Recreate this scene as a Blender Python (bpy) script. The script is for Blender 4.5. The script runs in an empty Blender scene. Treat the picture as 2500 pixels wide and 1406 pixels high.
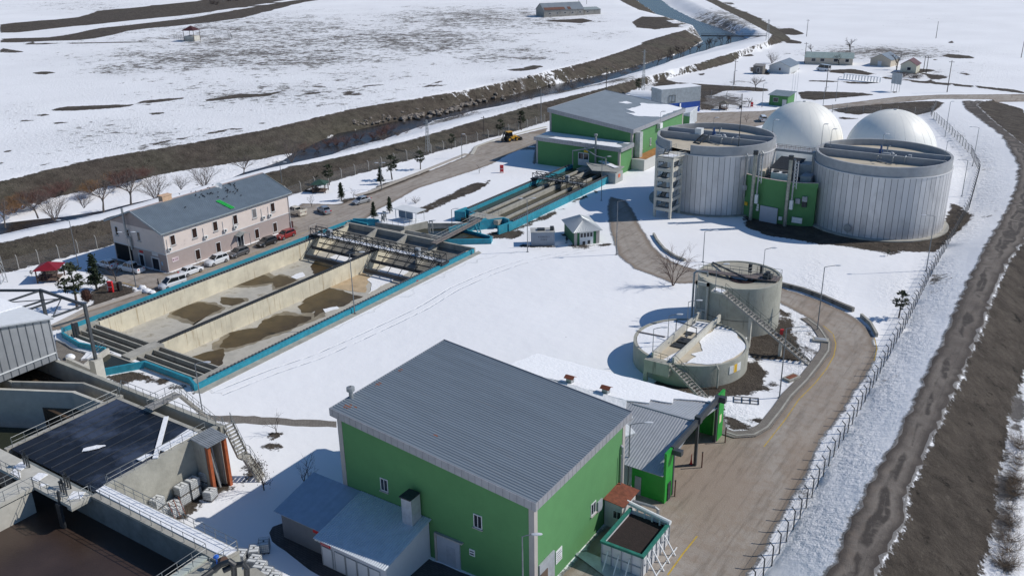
import bpy, math, random
import numpy as np
from mathutils import Vector, Matrix, geometry, noise as mnoise
R = math.radians
S = bpy.context.scene
COL = S.collection
# ---------------------------------------------------------------- camera, light, exposure
FPX, PITCH, ROLL, YAW, CAMH = 2200.0, R(21.56), R(-0.96), R(33.4), 55.0
def _uv(q): # camera-heading frame -> plant frame (x across the plant rows, y along them)
    return np.array([q[0]*math.cos(YAW)-q[1]*math.sin(YAW), q[0]*math.sin(YAW)+q[1]*math.cos(YAW), q[2]])
_F = np.array([0, math.cos(PITCH), -math.sin(PITCH)]); _U = np.array([0, math.sin(PITCH), math.cos(PITCH)]); _X = np.array([1., 0, 0])
_XR = _X*math.cos(ROLL)+_U*math.sin(ROLL); _UR = -_X*math.sin(ROLL)+_U*math.cos(ROLL)
_F, _XR, _UR = _uv(_F), _uv(_XR), _uv(_UR)
def g(px, py, z=0.0):
    """plant position of a surveyed point of the photograph lying at height z"""
    d = _F+_XR*(px-1250)/FPX-_UR*(py-703)/FPX
    t = (z-CAMH)/d[2]
    return (d[0]*t, d[1]*t, z)
def hgt(bx, by, ty, z0=0.0):
    b = g(bx, by, z0); lo, hi = z0, z0+80
    for _ in range(40):
        m = (lo+hi)/2; v = np.array([b[0], b[1], m-CAMH])
        if 703-FPX*(v@_UR)/(v@_F) > ty: lo = m
        else: hi = m
    return lo-z0
cam = bpy.data.cameras.new('camera'); cam.lens = 36*FPX/2500; cam.sensor_width = 36; cam.clip_start = 1; cam.clip_end = 8000
camo = bpy.data.objects.new('camera', cam); COL.objects.link(camo); S.camera = camo
mm = Matrix.Identity(4)
for i in range(3): mm[i][0], mm[i][1], mm[i][2] = _XR[i], _UR[i], -_F[i]
mm[2][3] = CAMH; camo.matrix_world = mm
SUN = Vector((.782*math.cos(R(40.5)), .623*math.cos(R(40.5)), math.sin(R(40.5)))).normalized()
w = bpy.data.worlds.new('World'); S.world = w; w.use_nodes = True
nt = w.node_tree; sky = nt.nodes.new('ShaderNodeTexSky'); sky.sky_type = 'NISHITA'; sky.sun_disc = False
sky.sun_elevation = R(40.5); sky.sun_rotation = math.atan2(SUN.x, SUN.y); sky.altitude = 1700; sky.air_density = 1.0; sky.dust_density = .3; sky.ozone_density = 3.0
hs_ = nt.nodes.new('ShaderNodeHueSaturation'); hs_.inputs['Saturation'].default_value = 1.12; nt.links.new(sky.outputs[0], hs_.inputs['Color']); nt.links.new(hs_.outputs[0], nt.nodes['Background'].inputs[0]); nt.nodes['Background'].inputs[1].default_value = .105
sl = bpy.data.lights.new('sun', 'SUN'); sl.energy = 3.6; sl.angle = R(.5); sl.color = (1, .955, .89)
so = bpy.data.objects.new('sun', sl); COL.objects.link(so); so.rotation_euler = SUN.to_track_quat('Z', 'Y').to_euler(); so.location = (0, 0, 80)
S.view_settings.view_transform = 'Standard'; S.view_settings.look = 'None'; S.view_settings.exposure = 0.02; S.view_settings.gamma = 1
# ---------------------------------------------------------------- materials
_mats = {}
def node(nt, t, **k):
    n = nt.nodes.new(t)
    for a, b in k.items(): setattr(n, a, b)
    return n
def noise_n(nt, scale, detail=4, rough=.55, coord=None, vscale=None, w=0):
    n = node(nt, 'ShaderNodeTexNoise'); n.inputs['Scale'].default_value = scale; n.inputs['Detail'].default_value = detail; n.inputs['Roughness'].default_value = rough
    if coord is None:
        gg = node(nt, 'ShaderNodeNewGeometry'); coord = gg.outputs['Position']
    if vscale:
        mp = node(nt, 'ShaderNodeMapping'); mp.inputs['Scale'].default_value = vscale; nt.links.new(coord, mp.inputs[0]); coord = mp.outputs[0]
    nt.links.new(coord, n.inputs['Vector']); return n.outputs[0]
def math_n(nt, op, a, b=None, c=None, clamp=False):
    n = node(nt, 'ShaderNodeMath', operation=op); n.use_clamp = clamp
    for i, x in enumerate((a, b, c)):
        if x is None: continue
        if isinstance(x, (int, float)): n.inputs[i].default_value = x
        else: nt.links.new(x, n.inputs[i])
    return n.outputs[0]
def ramp_n(nt, fac, a, b):
    n = node(nt, 'ShaderNodeMapRange'); n.inputs[1].default_value = a; n.inputs[2].default_value = b; nt.links.new(fac, n.inputs[0]); return n.outputs[0]
def mix_n(nt, fac, a, b):
    n = node(nt, 'ShaderNodeMix', data_type='RGBA')
    if isinstance(fac, (int, float)): n.inputs[0].default_value = fac
    else: nt.links.new(fac, n.inputs[0])
    for i, x in ((6, a), (7, b)):
        if isinstance(x, tuple): n.inputs[i].default_value = (*x[:3], 1)
        else: nt.links.new(x, n.inputs[i])
    return n.outputs[2]
def newmat(name):
    m = bpy.data.materials.new(name); m.use_nodes = True; return m, m.node_tree, m.node_tree.nodes['Principled BSDF']
def bump_n(nt, h, dist, bs, strength=1):
    b = node(nt, 'ShaderNodeBump'); b.inputs['Distance'].default_value = dist; b.inputs['Strength'].default_value = strength
    nt.links.new(h, b.inputs['Height']); nt.links.new(b.outputs[0], bs.inputs['Normal'])
def M(name, col=(.5, .5, .5), rough=.6, metal=0, var=.18, scale=1.2, bump=0, bscale=8, stain_sheen=None, stretch=None, spec=.5):
    """plain painted / cast surface: base colour with two octaves of wear, optional stains or painted sheen"""
    if name in _mats: return _mats[name]
    m, nt, bs = newmat(name); _mats[name] = m
    n1 = noise_n(nt, scale, 5, .65, vscale=stretch)
    c = mix_n(nt, ramp_n(nt, n1, .3, .7), tuple(x*(1-var) for x in col), tuple(min(1, x*(1+var)) for x in col))
    if stain_sheen:
        n2 = noise_n(nt, stain_sheen[1], 6, .7, vscale=stain_sheen[3] if len(stain_sheen) > 3 else None)
        c = mix_n(nt, ramp_n(nt, n2, stain_sheen[2], stain_sheen[2]+.12), c, stain_sheen[0])
    nt.links.new(c, bs.inputs['Base Color'])
    bs.inputs['Roughness'].default_value = rough; bs.inputs['Metallic'].default_value = metal; bs.inputs['Specular IOR Level'].default_value = spec
    if bump: bump_n(nt, noise_n(nt, bscale, 4), bump, bs)
    return m
def attr(nt, name):
    n = node(nt, 'ShaderNodeAttribute'); n.attribute_name = name; return n.outputs['Fac']
# ---------------------------------------------------------------- mesh builder and scene tree
def tag(o, label=None, cat=None, group=None, kind=None):
    if label: o['label'] = label
    if cat: o['category'] = cat
    if group: o['group'] = group
    if kind: o['kind'] = kind
    return o
class MB:
    def __init__(s): s.v = []; s.f = []
    def add(s, v, f):
        n = len(s.v); s.v += [tuple(p) for p in v]; s.f += [tuple(i+n for i in q) for q in f]; return s
    def box(s, x0, y0, z0, x1, y1, z1):
        return s.add([(x0,y0,z0),(x1,y0,z0),(x1,y1,z0),(x0,y1,z0),(x0,y0,z1),(x1,y0,z1),(x1,y1,z1),(x0,y1,z1)],
                     [(0,3,2,1),(4,5,6,7),(0,1,5,4),(1,2,6,5),(2,3,7,6),(3,0,4,7)])
    def obox(s, c, sx, sy, sz, rz=0, tilt=0):
        m = Matrix.Translation(c) @ Matrix.Rotation(rz, 4, 'Z') @ Matrix.Rotation(tilt, 4, 'Y')
        b = MB().box(-sx/2, -sy/2, 0, sx/2, sy/2, sz); return s.add([m @ Vector(p) for p in b.v], b.f)
    def hexa(s, lo, hi):  # two quads -> closed block
        return s.add(list(lo)+list(hi), [(0,3,2,1),(4,5,6,7),(0,1,5,4),(1,2,6,5),(2,3,7,6),(3,0,4,7)])
    def beam(s, p, q, w, h=None):
        h = h or w; p, q = Vector(p), Vector(q); d = (q-p)
        if d.length < 1e-6: return s
        d.normalize(); up = Vector((0,0,1)) if abs(d.z) < .95 else Vector((1,0,0)); a = d.cross(up).normalized(); b = a.cross(d)
        v = []
        for c in (p, q):
            for i, j in ((-1,-1),(1,-1),(1,1),(-1,1)): v.append(c+a*(w/2*i)+b*(h/2*j))
        return s.hexa(v[:4], v[4:])
    def tube(s, pts, r, n=6, r2=None, cap=True):
        pts = [Vector(p) for p in pts]; m = len(pts); r2 = r if r2 is None else r2; base = len(s.v); rings = []
        prev = None
        for i, p in enumerate(pts):
            d = (pts[min(i+1, m-1)]-pts[max(i-1, 0)])
            d = d.normalized() if d.length > 1e-9 else Vector((0,0,1))
            if prev is None:
                up = Vector((0,0,1)) if abs(d.z) < .9 else Vector((1,0,0)); a = d.cross(up).normalized()
            else: a = (prev-d*prev.dot(d)).normalized()
            prev = a; b = d.cross(a); rr = r+(r2-r)*i/max(1, m-1)
            rings.append([p+a*(rr*math.cos(2*math.pi*k/n))+b*(rr*math.sin(2*math.pi*k/n)) for k in range(n)])
        v = [q for ring in rings for q in ring]; f = []
        for i in range(m-1):
            for k in range(n): f.append((i*n+k, i*n+(k+1) % n, (i+1)*n+(k+1) % n, (i+1)*n+k))
        if cap: f += [tuple(range(n-1, -1, -1)), tuple((m-1)*n+k for k in range(n))]
        return s.add(v, f)
    def prism(s, poly, z0, z1):
        n = len(poly); zf = (lambda i, z: z[i] if isinstance(z, (list, tuple)) else z)
        a = sum(poly[i][0]*poly[(i+1) % n][1]-poly[(i+1) % n][0]*poly[i][1] for i in range(n))
        idx = list(range(n)) if a > 0 else list(range(n-1, -1, -1))
        v = [(poly[i][0], poly[i][1], zf(i, z0)) for i in idx]+[(poly[i][0], poly[i][1], zf(i, z1)) for i in idx]
        return s.add(v, [tuple(range(n-1, -1, -1)), tuple(range(n, 2*n))]+[(i, (i+1) % n, n+(i+1) % n, n+i) for i in range(n)])
    def lathe(s, cx, cy, prof, n=32, a0=0, a1=None, close=False):
        full = a1 is None; a1 = a0+2*math.pi if full else a1; m = n if full else n+1; v = []; f = []
        for r, z in prof:
            for k in range(m):
                t = a0+(a1-a0)*k/n; v.append((cx+r*math.cos(t), cy+r*math.sin(t), z))
        for i in range(len(prof)-1):
            for k in range(n):
                k2 = (k+1) % m; f.append((i*m+k, i*m+k2, (i+1)*m+k2, (i+1)*m+k))
        if close and not full:
            L = len(prof); f += [tuple(i*m for i in range(L)), tuple(i*m+n for i in range(L-1, -1, -1))]
        return s.add(v, f)
    def sheet(s, p00, p10, p11, p01, n=1, amp=0.0, thick=.05):
        """ribbed or plain roof sheet: ribs run p00->p01 ; n ribs across p00->p10"""
        p00, p10, p11, p01 = map(Vector, (p00, p10, p11, p01)); nrm = (p10-p00).cross(p01-p00).normalized()
        if nrm.z < 0: nrm = -nrm
        v = []; m = n*4
        if amp == 0: m = n
        for i in range(m+1):
            t = i/m; o = nrm*(amp*(0, 1, 1, 0)[i % 4] if amp else 0)
            a = p00.lerp(p10, t)+o; b = p01.lerp(p11, t)+o
            v += [a, b, b-nrm*thick-o, a-nrm*thick-o]
        f = []
        for i in range(m):
            k = i*4; f += [(k, k+4, k+5, k+1), (k+1, k+5, k+6, k+2), (k+2, k+6, k+7, k+3), (k+3, k+7, k+4, k)]
        f += [(0, 1, 2, 3), (m*4+3, m*4+2, m*4+1, m*4)]
        return s.add(v, f)
    def ell(s, c, rx, ry, rz, n=10, m=6, rnd=0, seed=0):
        rs = random.Random(seed); v = []; f = []
        for i in range(1, m):
            for k in range(n):
                a = math.pi*i/m; b = 2*math.pi*k/n; q = 1+rs.uniform(-rnd, rnd)
                v.append((c[0]+rx*q*math.sin(a)*math.cos(b), c[1]+ry*q*math.sin(a)*math.sin(b), c[2]+rz*q*math.cos(a)))
        t = len(v); v += [(c[0], c[1], c[2]+rz), (c[0], c[1], c[2]-rz)]
        for i in range(m-2):
            for k in range(n): f.append((i*n+k, (i+1)*n+k, (i+1)*n+(k+1) % n, i*n+(k+1) % n))
        for k in range(n): f += [(t, k, (k+1) % n), (t+1, (m-2)*n+(k+1) % n, (m-2)*n+k)]
        return s.add(v, f)
    def obj(s, name, mat, parent=None, smooth=False, local=False):
        me = bpy.data.meshes.new(name); off = Vector((0,0,0))
        o = bpy.data.objects.new(name, me); COL.objects.link(o)
        if parent is not None:
            o.parent = parent; r = parent
            while r.parent: r = r.parent
            if not local: off = Vector(r.location)
        elif s.v and not local:
            xs = [p[0] for p in s.v]; ys = [p[1] for p in s.v]; off = Vector(((min(xs)+max(xs))/2, (min(ys)+max(ys))/2, min(p[2] for p in s.v))); o.location = off
        me.from_pydata([(p[0]-off.x, p[1]-off.y, p[2]-off.z) for p in s.v], [], s.f)
        me.materials.append(mat); me.validate()
        if smooth:
            me.polygons.foreach_set('use_smooth', [True]*len(me.polygons))
            if smooth != 'all':
                try: me.set_sharp_from_angle(angle=R(40))
                except Exception: pass
        me.update(); return o
def thing(name, loc, label, cat, group=None, rz=0):
    o = bpy.data.objects.new(name, None); COL.objects.link(o); o.location = loc; o.rotation_euler = (0, 0, rz); o.empty_display_size = .3
    return tag(o, label, cat, group)
_kids = {}
def reg(o):
    if o.parent: _kids.setdefault(o.parent.name, []).append(o)
def copy_tree(o, parent=None, loc=None, rz=None, label=None, scale=None, group=None):
    kids = [c for c in o.children]
    c = o.copy(); COL.objects.link(c)
    if parent is not None: c.parent = parent
    if loc is not None: c.location = loc
    if rz is not None: c.rotation_euler = (0, 0, rz)
    if scale is not None: c.scale = (scale,)*3 if isinstance(scale, (int, float)) else scale
    if label: c['label'] = label
    if group: c['group'] = group
    for k in kids: copy_tree(k, c)
    return c
# ---------------------------------------------------------------- ground, river, roads: one triangulated sheet
rng = random.Random(7)
def PX(pts, z=0.0): return [g(p[0], p[1], p[2] if len(p) > 2 else z) for p in pts]
def off(s, ox, oy, k): return [(ox+a/k, oy+b/k) for a, b in s]
FCr = PX([(-60,456),(0,443),(100,418),(250,385),(400,360),(520,340),(640,318),(760,290),(850,268),(1000,243),(1150,218),(1300,185),(1450,148),(1566,109),(1675,75),(1690,62),(1620,40),(1560,25),(1510,0),(1480,-20)], 2.5)
FFt = PX([(-60,530),(0,515),(154,478),(273,454),(427,420),(638,389),(717,372),(825,324),(910,307),(968,293.6),(1043,278),(1108,263),(1160,249),(1235,234),(1337,208),(1440,188),(1542,164),(1675,124),(1715,100),(1700,75),(1640,58),(1575,15),(1540,-10),(1520,-30)], -1.6)
WU = PX([(-60,560),(0,545),(160,529),(256,514),(400,480),(560,437),(640,408),(690,392),(717,374),(825,326),(910,309),(968,295.6),(1043,280),(1108,265),(1160,251),(1235,236),(1337,210),(1440,190),(1542,166),(1675,126),(1715,102),(1700,77),(1640,60),(1575,17),(1540,-8),(1520,-28)], -2)
WL = PX([(-60,585),(0,572),(160,540),(256,519),(420,484),(600,431),(683,413),(768,395),(845,362),(900,350),(996,321),(1060,296),(1153,273),(1248,253),(1337,232),(1460,203),(1576,171),(1675,137),(1760,112),(1830,95),(1800,86),(1760,70),(1700,50),(1640,20),(1600,-10),(1580,-30)], -2)
LI = PX([(-60,596),(0,583),(250,527),(422,475),(648,414),(850,370),(1006,332),(1125,298),(1303,247),(1463,211),(1535,190),(1640,152),(1868,98),(1860,80),(1800,55),(1740,30),(1680,0),(1650,-30)], 2.5)
LO = PX([(-60,606),(0,594),(250,536),(422,485),(648,423),(850,379),(1006,341),(1125,306),(1303,256),(1463,218),(1545,195),(1650,171),(1872,104),(1885,85),(1820,50),(1760,20),(1720,0),(1690,-30)], 2.5)
TO = PX([(-60,690),(0,668),(61,655),(154,630),(240,607),(320,585),(500,535),(700,480),(844,434),(994,393),(1062,373),(1166,346),(1260,320),(1340,296),(1480,250),(1560,215),(1650,186),(1718,172),(1786,154),(1821,131),(1903,106),(1930,95),(1900,70),(1850,45),(1780,15),(1750,0),(1720,-30)], 0)
def Z(l, z): return PX([(p[0], p[1], p[2] if len(p) > 2 else z) for p in l])
FE = Z([(1760,1560),(1840,1440),(1885,1376),(1958,1253),(2052,1084),(2132,941),(2209,798),(2280,657),(2366,509),(2391,418),(2370,377),(2329,335),(2271,282),(2285,262,.2)], .3)
RL = Z([(1900,1640),(1980,1480),(2021,1406),(2066,1318),(2111,1207),(2192,1067),(2272,901),(2317,800),(2366,686),(2408,600),(2465,505),(2486,451),(2490,401),(2449,331,2.2),(2360,266,1),(2350,246,.5)], 3)
RR = Z([(2010,1640),(2090,1480),(2131,1406),(2202,1273),(2212,1202),(2262,1092),(2302,1001),(2362,871),(2393,800),(2428,700),(2461,632),(2510,570),(2560,480),(2560,410),(2500,356,2.2),(2432,302,1.6),(2383,257,1),(2400,246,.5)], 3)
DS = Z([(2310,1640),(2380,1480),(2403,1393),(2438,1253),(2433,1192),(2473,1001),(2500,911),(2600,700),(2700,480),(2650,350),(2500,275),(2450,255),(2430,248)], -1)
def xy(l): return np.array([(p[0], p[1]) for p in l])
def inside(P, poly):
    poly = np.asarray(poly); x, y = P[:, 0], P[:, 1]; c = np.zeros(len(P), bool); n = len(poly); j = n-1
    for i in range(n):
        xi, yi = poly[i]; xj, yj = poly[j]
        if yi != yj: c ^= ((yi > y) != (yj > y)) & (x < (xj-xi)*(y-yi)/(yj-yi)+xi)
        j = i
    return c
def dist(P, line, closed=False, zs=None):
    line = np.asarray(line); best = np.full(len(P), 1e9); bz = np.zeros(len(P)); n = len(line)
    for i in range(n if closed else n-1):
        a = line[i]; b = line[(i+1) % n]; d = b-a; L = max(d@d, 1e-9)
        t = np.clip(((P-a)@d)/L, 0, 1); q = np.hypot(*(P-(a+t[:, None]*d)).T)
        m = q < best; best[m] = q[m]
        if zs is not None: bz[m] = (zs[i]+(zs[(i+1) % n]-zs[i])*t)[m]
    return (best, bz) if zs is not None else best
def heading(p):  # plant -> camera-heading frame
    p = np.asarray(p); return np.stack([p[..., 0]*math.cos(YAW)+p[..., 1]*math.sin(YAW), -p[..., 0]*math.sin(YAW)+p[..., 1]*math.cos(YAW)], -1)
def plant(p):
    p = np.asarray(p); return np.stack([p[..., 0]*math.cos(YAW)-p[..., 1]*math.sin(YAW), p[..., 0]*math.sin(YAW)+p[..., 1]*math.cos(YAW)], -1)
def extend(l, k=600):
    l = [list(p) for p in l]; a = np.array(l[0])-np.array(l[1]); b = np.array(l[-1])-np.array(l[-2])
    a[2] = b[2] = 0
    return [tuple(np.array(l[0])+a/np.linalg.norm(a)*k)]+[tuple(p) for p in l]+[tuple(np.array(l[-1])+b/np.linalg.norm(b)*k)]
def beyond(P, l):
    H = heading(xy(extend(l))); poly = list(map(tuple, H))+[(H[-1][0], 9000), (-9000, 9000), (-9000, H[0][1])]
    return inside(heading(P), poly)
RIV = [(FCr, None), (FFt, None), (WL, None), (LI, None), (LO, None), (TO, None)]
def height(P):
    z = np.zeros(len(P)); D = []
    for l, _ in RIV:
        e = extend(l); d, bz = dist(P, xy(e), zs=[p[2] for p in e]); D.append((d, bz, beyond(P, l)))
    z[D[0][2]] = 2.5-np.clip(D[0][0][D[0][2]]/60, 0, 1)*.6
    for i in range(len(D)-1):
        m = (~D[i][2]) & D[i+1][2]; a, b = D[i], D[i+1]; t = a[0]/(a[0]+b[0]+1e-6)
        if i == 1: # bench, then river bed
            z[m] = (a[1]*(1-t)+b[1]*t)[m]
        else:
            t = t*t*(3-2*t)*.6+t*.4; z[m] = (a[1]*(1-t)+b[1]*t)[m]
    # gravel road embankment east of the plant
    ls = [FE, RL, RR, DS]; Q = []
    for l in ls:
        d, bz = dist(P, xy(l), zs=[p[2] for p in l]); Q.append((d, bz))
    def strip(a, b): return inside(P, [(p[0], p[1]) for p in a]+[(p[0], p[1]) for p in reversed(b)])
    for i in range(3):
        m = strip(ls[i], ls[i+1]); t = Q[i][0]/(Q[i][0]+Q[i+1][0]+1e-6)
        z[m] = (Q[i][1]*(1-t)+Q[i+1][1]*t)[m]
    far = DS[:]; m = inside(P, [(p[0], p[1]) for p in far]+[(far[-1][0]+400, far[-1][1]+400), (900, 0), (300, -300), (far[0][0], -300)])
    m &= ~strip(RR, DS)
    z[m] = np.maximum(-1, -np.clip(Q[3][0][m]/1, 1, 1))*np.clip((60+Q[3][0][m])/60, 1, 1)
    for p, zz in ((heading(P), 0),): # far hills stay gentle
        pass
    z += .25*np.array([mnoise.noise((x*.02, y*.02, 0)) for x, y in P])*np.clip((np.hypot(P[:, 0], P[:, 1])-260)/200, 0, 1)
    return z
# outlines --------------------------------------------------------
def jag(poly, step=1.2, amp=.18, closed=True, seed=1):
    out = []; n = len(poly)
    for i in range(n if closed else n-1):
        a = np.array(poly[i][:2]); b = np.array(poly[(i+1) % n][:2]); L = np.hypot(*(b-a)); k = max(1, int(L/step)); nr = np.array([-(b-a)[1], (b-a)[0]])/max(L, 1e-6)
        for j in range(k):
            q = a+(b-a)*j/k; s = mnoise.noise((q[0]*.9+seed, q[1]*.9, seed*.7))*amp*2
            out.append(tuple(q+nr*s))
    return out
def rect(x0, y0, x1, y1): return [(x0, y0), (x1, y0), (x1, y1), (x0, y1)]
east_out = [(1578,580),(1593,604),(1617,628),(1647,643),(1683,655),(1707,662),(1820,682),(1910,705),(1958,720),(2003,735),(2042,753),(2086,777),(2119,807),(2134,849),(2131,879),(2110,915),(2080,960),(2056,1000),(2000,1073),(1960,1165),(1917,1238),(1877,1311),(1834,1384),(1780,1480)]
east_in = [(1771,1056),(1798,1067),(1841,1066),(1875,1048),(1910,1004),(1934,971),(1973,932),(2003,894),(2027,861),(2029,835),(2003,798),(1976,777),(1940,756),(1904,737),(1800,705),(1705,690),(1640,690),(1600,672),(1550,655),(1510,620),(1492,560),(1487,505),(1492,482)]
ROADS = {
 'road': [[*PX(east_out), (-33.4, 50), (-33.4, 72), (-33.4, 76), *PX([(1560,1120),(1600,1060),(1680,1010),(1760,1000),(1768,1030)]), *PX(east_in), *PX([(1525,490),(1545,520),(1560,552)])],
          [*PX([(125,806),(30,845),(-60,880),(-60,862),(30,828),(125,800),(208,761),(346,717),(378,706),(335,700),(285,690),(250,668),(235,650)]), (-148,90.6), (-132,90.6), (-132,121.5), (-138,122),*PX([(740,497),(800,500),(828,500),(868,486),(900,477),(1030,427),(1139,382),(1162,358),(1207,345),(1334,314)]), (-118.6,191),*PX([(1310,347),(1241,376),(1200,400),(1144,420),(1020,459),(920,512),(878,541),(800,571)]), (-125.6,118), (-125.6,68)],
          PX([(1690,296),(1702,276),(1870,272),(1945,262),(2025,258),(2196,237),(2299,232),(2500,231),(2700,236),(2700,248),(2500,241),(2400,243),(2350,242),(2282,242),(2043,265),(1960,275),(1880,300),(1760,330)])],
 'gravel_road': [[(p[0], p[1]) for p in RL]+[(p[0], p[1]) for p in reversed(RR)]],
 'brick_path': [PX([(497,1012),(640,1017),(822,1028),(822,1043),(640,1036),(510,1028)])],
 'pavement': [[*PX([(712,1268),(665,1285),(657,1300),(665,1320),(757,1391),(800,1420)]), (-56,44), (-33.6,44), (-33.6,53.9), (-56.2,53.9)]],
}
for l in (ROADS['brick_path'], ROADS['pavement']): pass
# pits where tanks go below grade
PIT_MAIN = rect(-125.0, 66.2, -92.6, 127.5)
PIT_TWO = rect(-107.0, 141.5, -94.0, 190.5)
H0 = []
y = 45.0; pts = []
while y < 1900:
    dx = y*.0125 if y < 420 else y*.016
    dy = dx*1.25
    nx = int(min(.95*y+40, 1100)/dx)
    for i in range(-nx, nx+1): pts.append((i*dx+rng.uniform(-.2, .2)*dx, y+rng.uniform(-.2, .2)*dx))
    y += dy
pts = plant(np.array(pts)); ex_ = []
for i in range(len(LI)-1):
    a, b = np.array(LI[i][:2]), np.array(LI[i+1][:2]); L = np.hypot(*(b-a)); d = (b-a)/max(L, .1); n = np.array([-d[1], d[0]])
    if np.hypot(*a) < 300: continue
    for s in np.arange(0, L, 2.4):
        for q in np.arange(-20, 24, 2.4): ex_.append(a+d*(s+rng.uniform(-.5, .5))+n*(q+rng.uniform(-.5, .5)))
pts = np.vstack([pts, np.array(ex_)])
# big outer ring so a side view never runs out of land
ring = plant(np.array([(x, yy) for yy in (-200, 20, 2600) for x in np.linspace(-2200, 2200, 23)]+[(s*x, yy) for s in (-1, 1) for x in (1500, 2200) for yy in (200, 600, 1000, 1500, 2000)]))
zones = []  # (name, polygon)
for nm, ps in ROADS.items():
    for k, p in enumerate(ps): zones.append((nm, jag(p, 1.0, {'pavement': .1, 'gravel_road': .36}.get(nm, .2), seed=k+len(nm))))
water = jag([*[(p[0], p[1]) for p in extend(WU)], *[(p[0], p[1]) for p in reversed(extend(WL))]], 5, .5)
zones.append(('river', water))
zones.append(('pit', PIT_MAIN)); zones.append(('pit', PIT_TWO))
cv = []; ce = []
for nm, p in zones:
    b = len(cv); cv += [tuple(q) for q in p]; ce += [(b+i, b+(i+1) % len(p)) for i in range(len(p))]
for l in (FCr, FFt, LI, LO, TO, FE, RL, RR, DS):
    e = [(p[0], p[1]) for p in l]; b = len(cv)
    e = jag(e, 4, .25, closed=False); cv += e; ce += [(b+i, b+i+1) for i in range(len(e)-1)]
allp = np.array(cv)
keep = np.ones(len(pts), bool)
tree = None
from mathutils.kdtree import KDTree
kd = KDTree(len(allp))
for i, p in enumerate(allp): kd.insert((p[0], p[1], 0), i)
kd.balance()
for i, p in enumerate(pts):
    if kd.find((p[0], p[1], 0))[2] < .35: keep[i] = False
pts = pts[keep]
vin = [Vector(p) for p in cv]+[Vector(p) for p in pts]+[Vector(p) for p in ring]
dv, de, df, *_ = geometry.delaunay_2d_cdt(vin, ce, [], 0, 1e-4)
DV = np.array([(p[0], p[1]) for p in dv]); DF = np.array([tuple(f) for f in df if len(f) == 3])
DZ = height(DV)
cen = DV[DF].mean(1)
cls = np.zeros(len(DF), int); names = ['ground']
for nm, p in zones:
    if nm not in names: names.append(nm)
    cls[inside(cen, p)] = names.index(nm)
DZ[(dist(DV, xy(water), True) < .02) | inside(DV, water)] = -2.0
# surface state: signed distance to bare soil (+ inside), amount of stubble poking through the snow
def sd(P, poly):
    d = dist(P, xy(poly), True); return np.where(inside(P, [(q[0], q[1]) for q in poly]), d, -d)
def epx(cx, cy, rx, ry, z=0, n=10): return PX([(cx+rx*math.cos(2*math.pi*k/n), cy+ry*math.sin(2*math.pi*k/n)) for k in range(n)], z)
BARE = []
def bank(a, b): return [(p[0], p[1]) for p in extend(a)]+[(p[0], p[1]) for p in reversed(extend(b))]
BARE.append(bank(FCr, FFt)); BARE.append(bank(LO, TO)); BARE.append([(p[0]+.25, p[1]-.1) for p in RR]+[(p[0], p[1]) for p in reversed(DS)])
z1 = lambda s: PX(off(s, 0, 0, 2.929), 2.2)
for s in ([(0,170),(550,125),(700,75),(1000,50),(1440,5),(1500,-40),(2150,-40),(2050,0),(1400,100),(1200,120),(800,160),(450,195),(0,245)],
          [(0,275),(350,265),(500,245),(700,200),(1350,130),(1460,110),(2050,10),(2400,-40),(2600,-40),(2200,10),(1720,130),(1450,165),(930,215),(800,250),(640,280),(520,290),(380,290),(0,306)],
          [(0,318),(1250,288),(1250,294),(0,326)], [(0,340),(60,350),(200,376),(60,384),(0,376)],
          [(355,775),(480,758),(900,742),(1010,745),(800,772),(520,788),(380,790)], [(930,735),(1050,712),(1340,688),(1360,692),(1250,712),(990,742)],
          [(1455,712),(1580,690),(1700,668),(1900,670),(1980,650),(2030,655),(1900,690),(1700,700),(1480,722)], [(2000,685),(2150,668),(2300,657),(2290,670),(2100,688)],
          [(230,825),(300,805),(380,812),(300,826)], [(140,860),(200,845),(260,852),(200,872)], [(0,890),(60,878),(90,888),(40,904)], [(50,925),(100,908),(130,918),(90,932)],
          [(345,880),(400,870),(500,865),(480,876),(360,886)], [(1040,806),(1180,797),(1185,810),(1080,820)], [(610,868),(700,866),(680,876),(630,876)], [(690,918),(770,912),(760,924),(700,924)],
          [(20,1085),(80,1068),(130,1070),(100,1082),(40,1094)], [(0,1195),(90,1200),(100,1212),(0,1214)], [(0,1165),(50,1168),(30,1178),(0,1178)], [(945,1025),(1050,1018),(1050,1030),(960,1034)],
          [(1050,1042),(1150,1015),(1350,985),(1600,930),(1760,915),(1760,925),(1500,965),(1250,1010),(1100,1048)], [(1800,895),(1850,880),(1920,880),(1850,902)],
          [(250,1195),(420,1165),(420,1172),(260,1205)], [(470,1160),(690,1115),(690,1122),(480,1168)], [(1100,665),(1170,662),(1150,672)], [(2200,610),(2320,605),(2340,618),(2250,624)], [(610,515),(700,508),(780,520),(700,526)], [(190,520),(330,505),(410,515),(300,534)]):
    BARE.append(z1(s))
z2 = lambda s, z=2.2: PX(off(s, 825, 0, 2.929), z)
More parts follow.
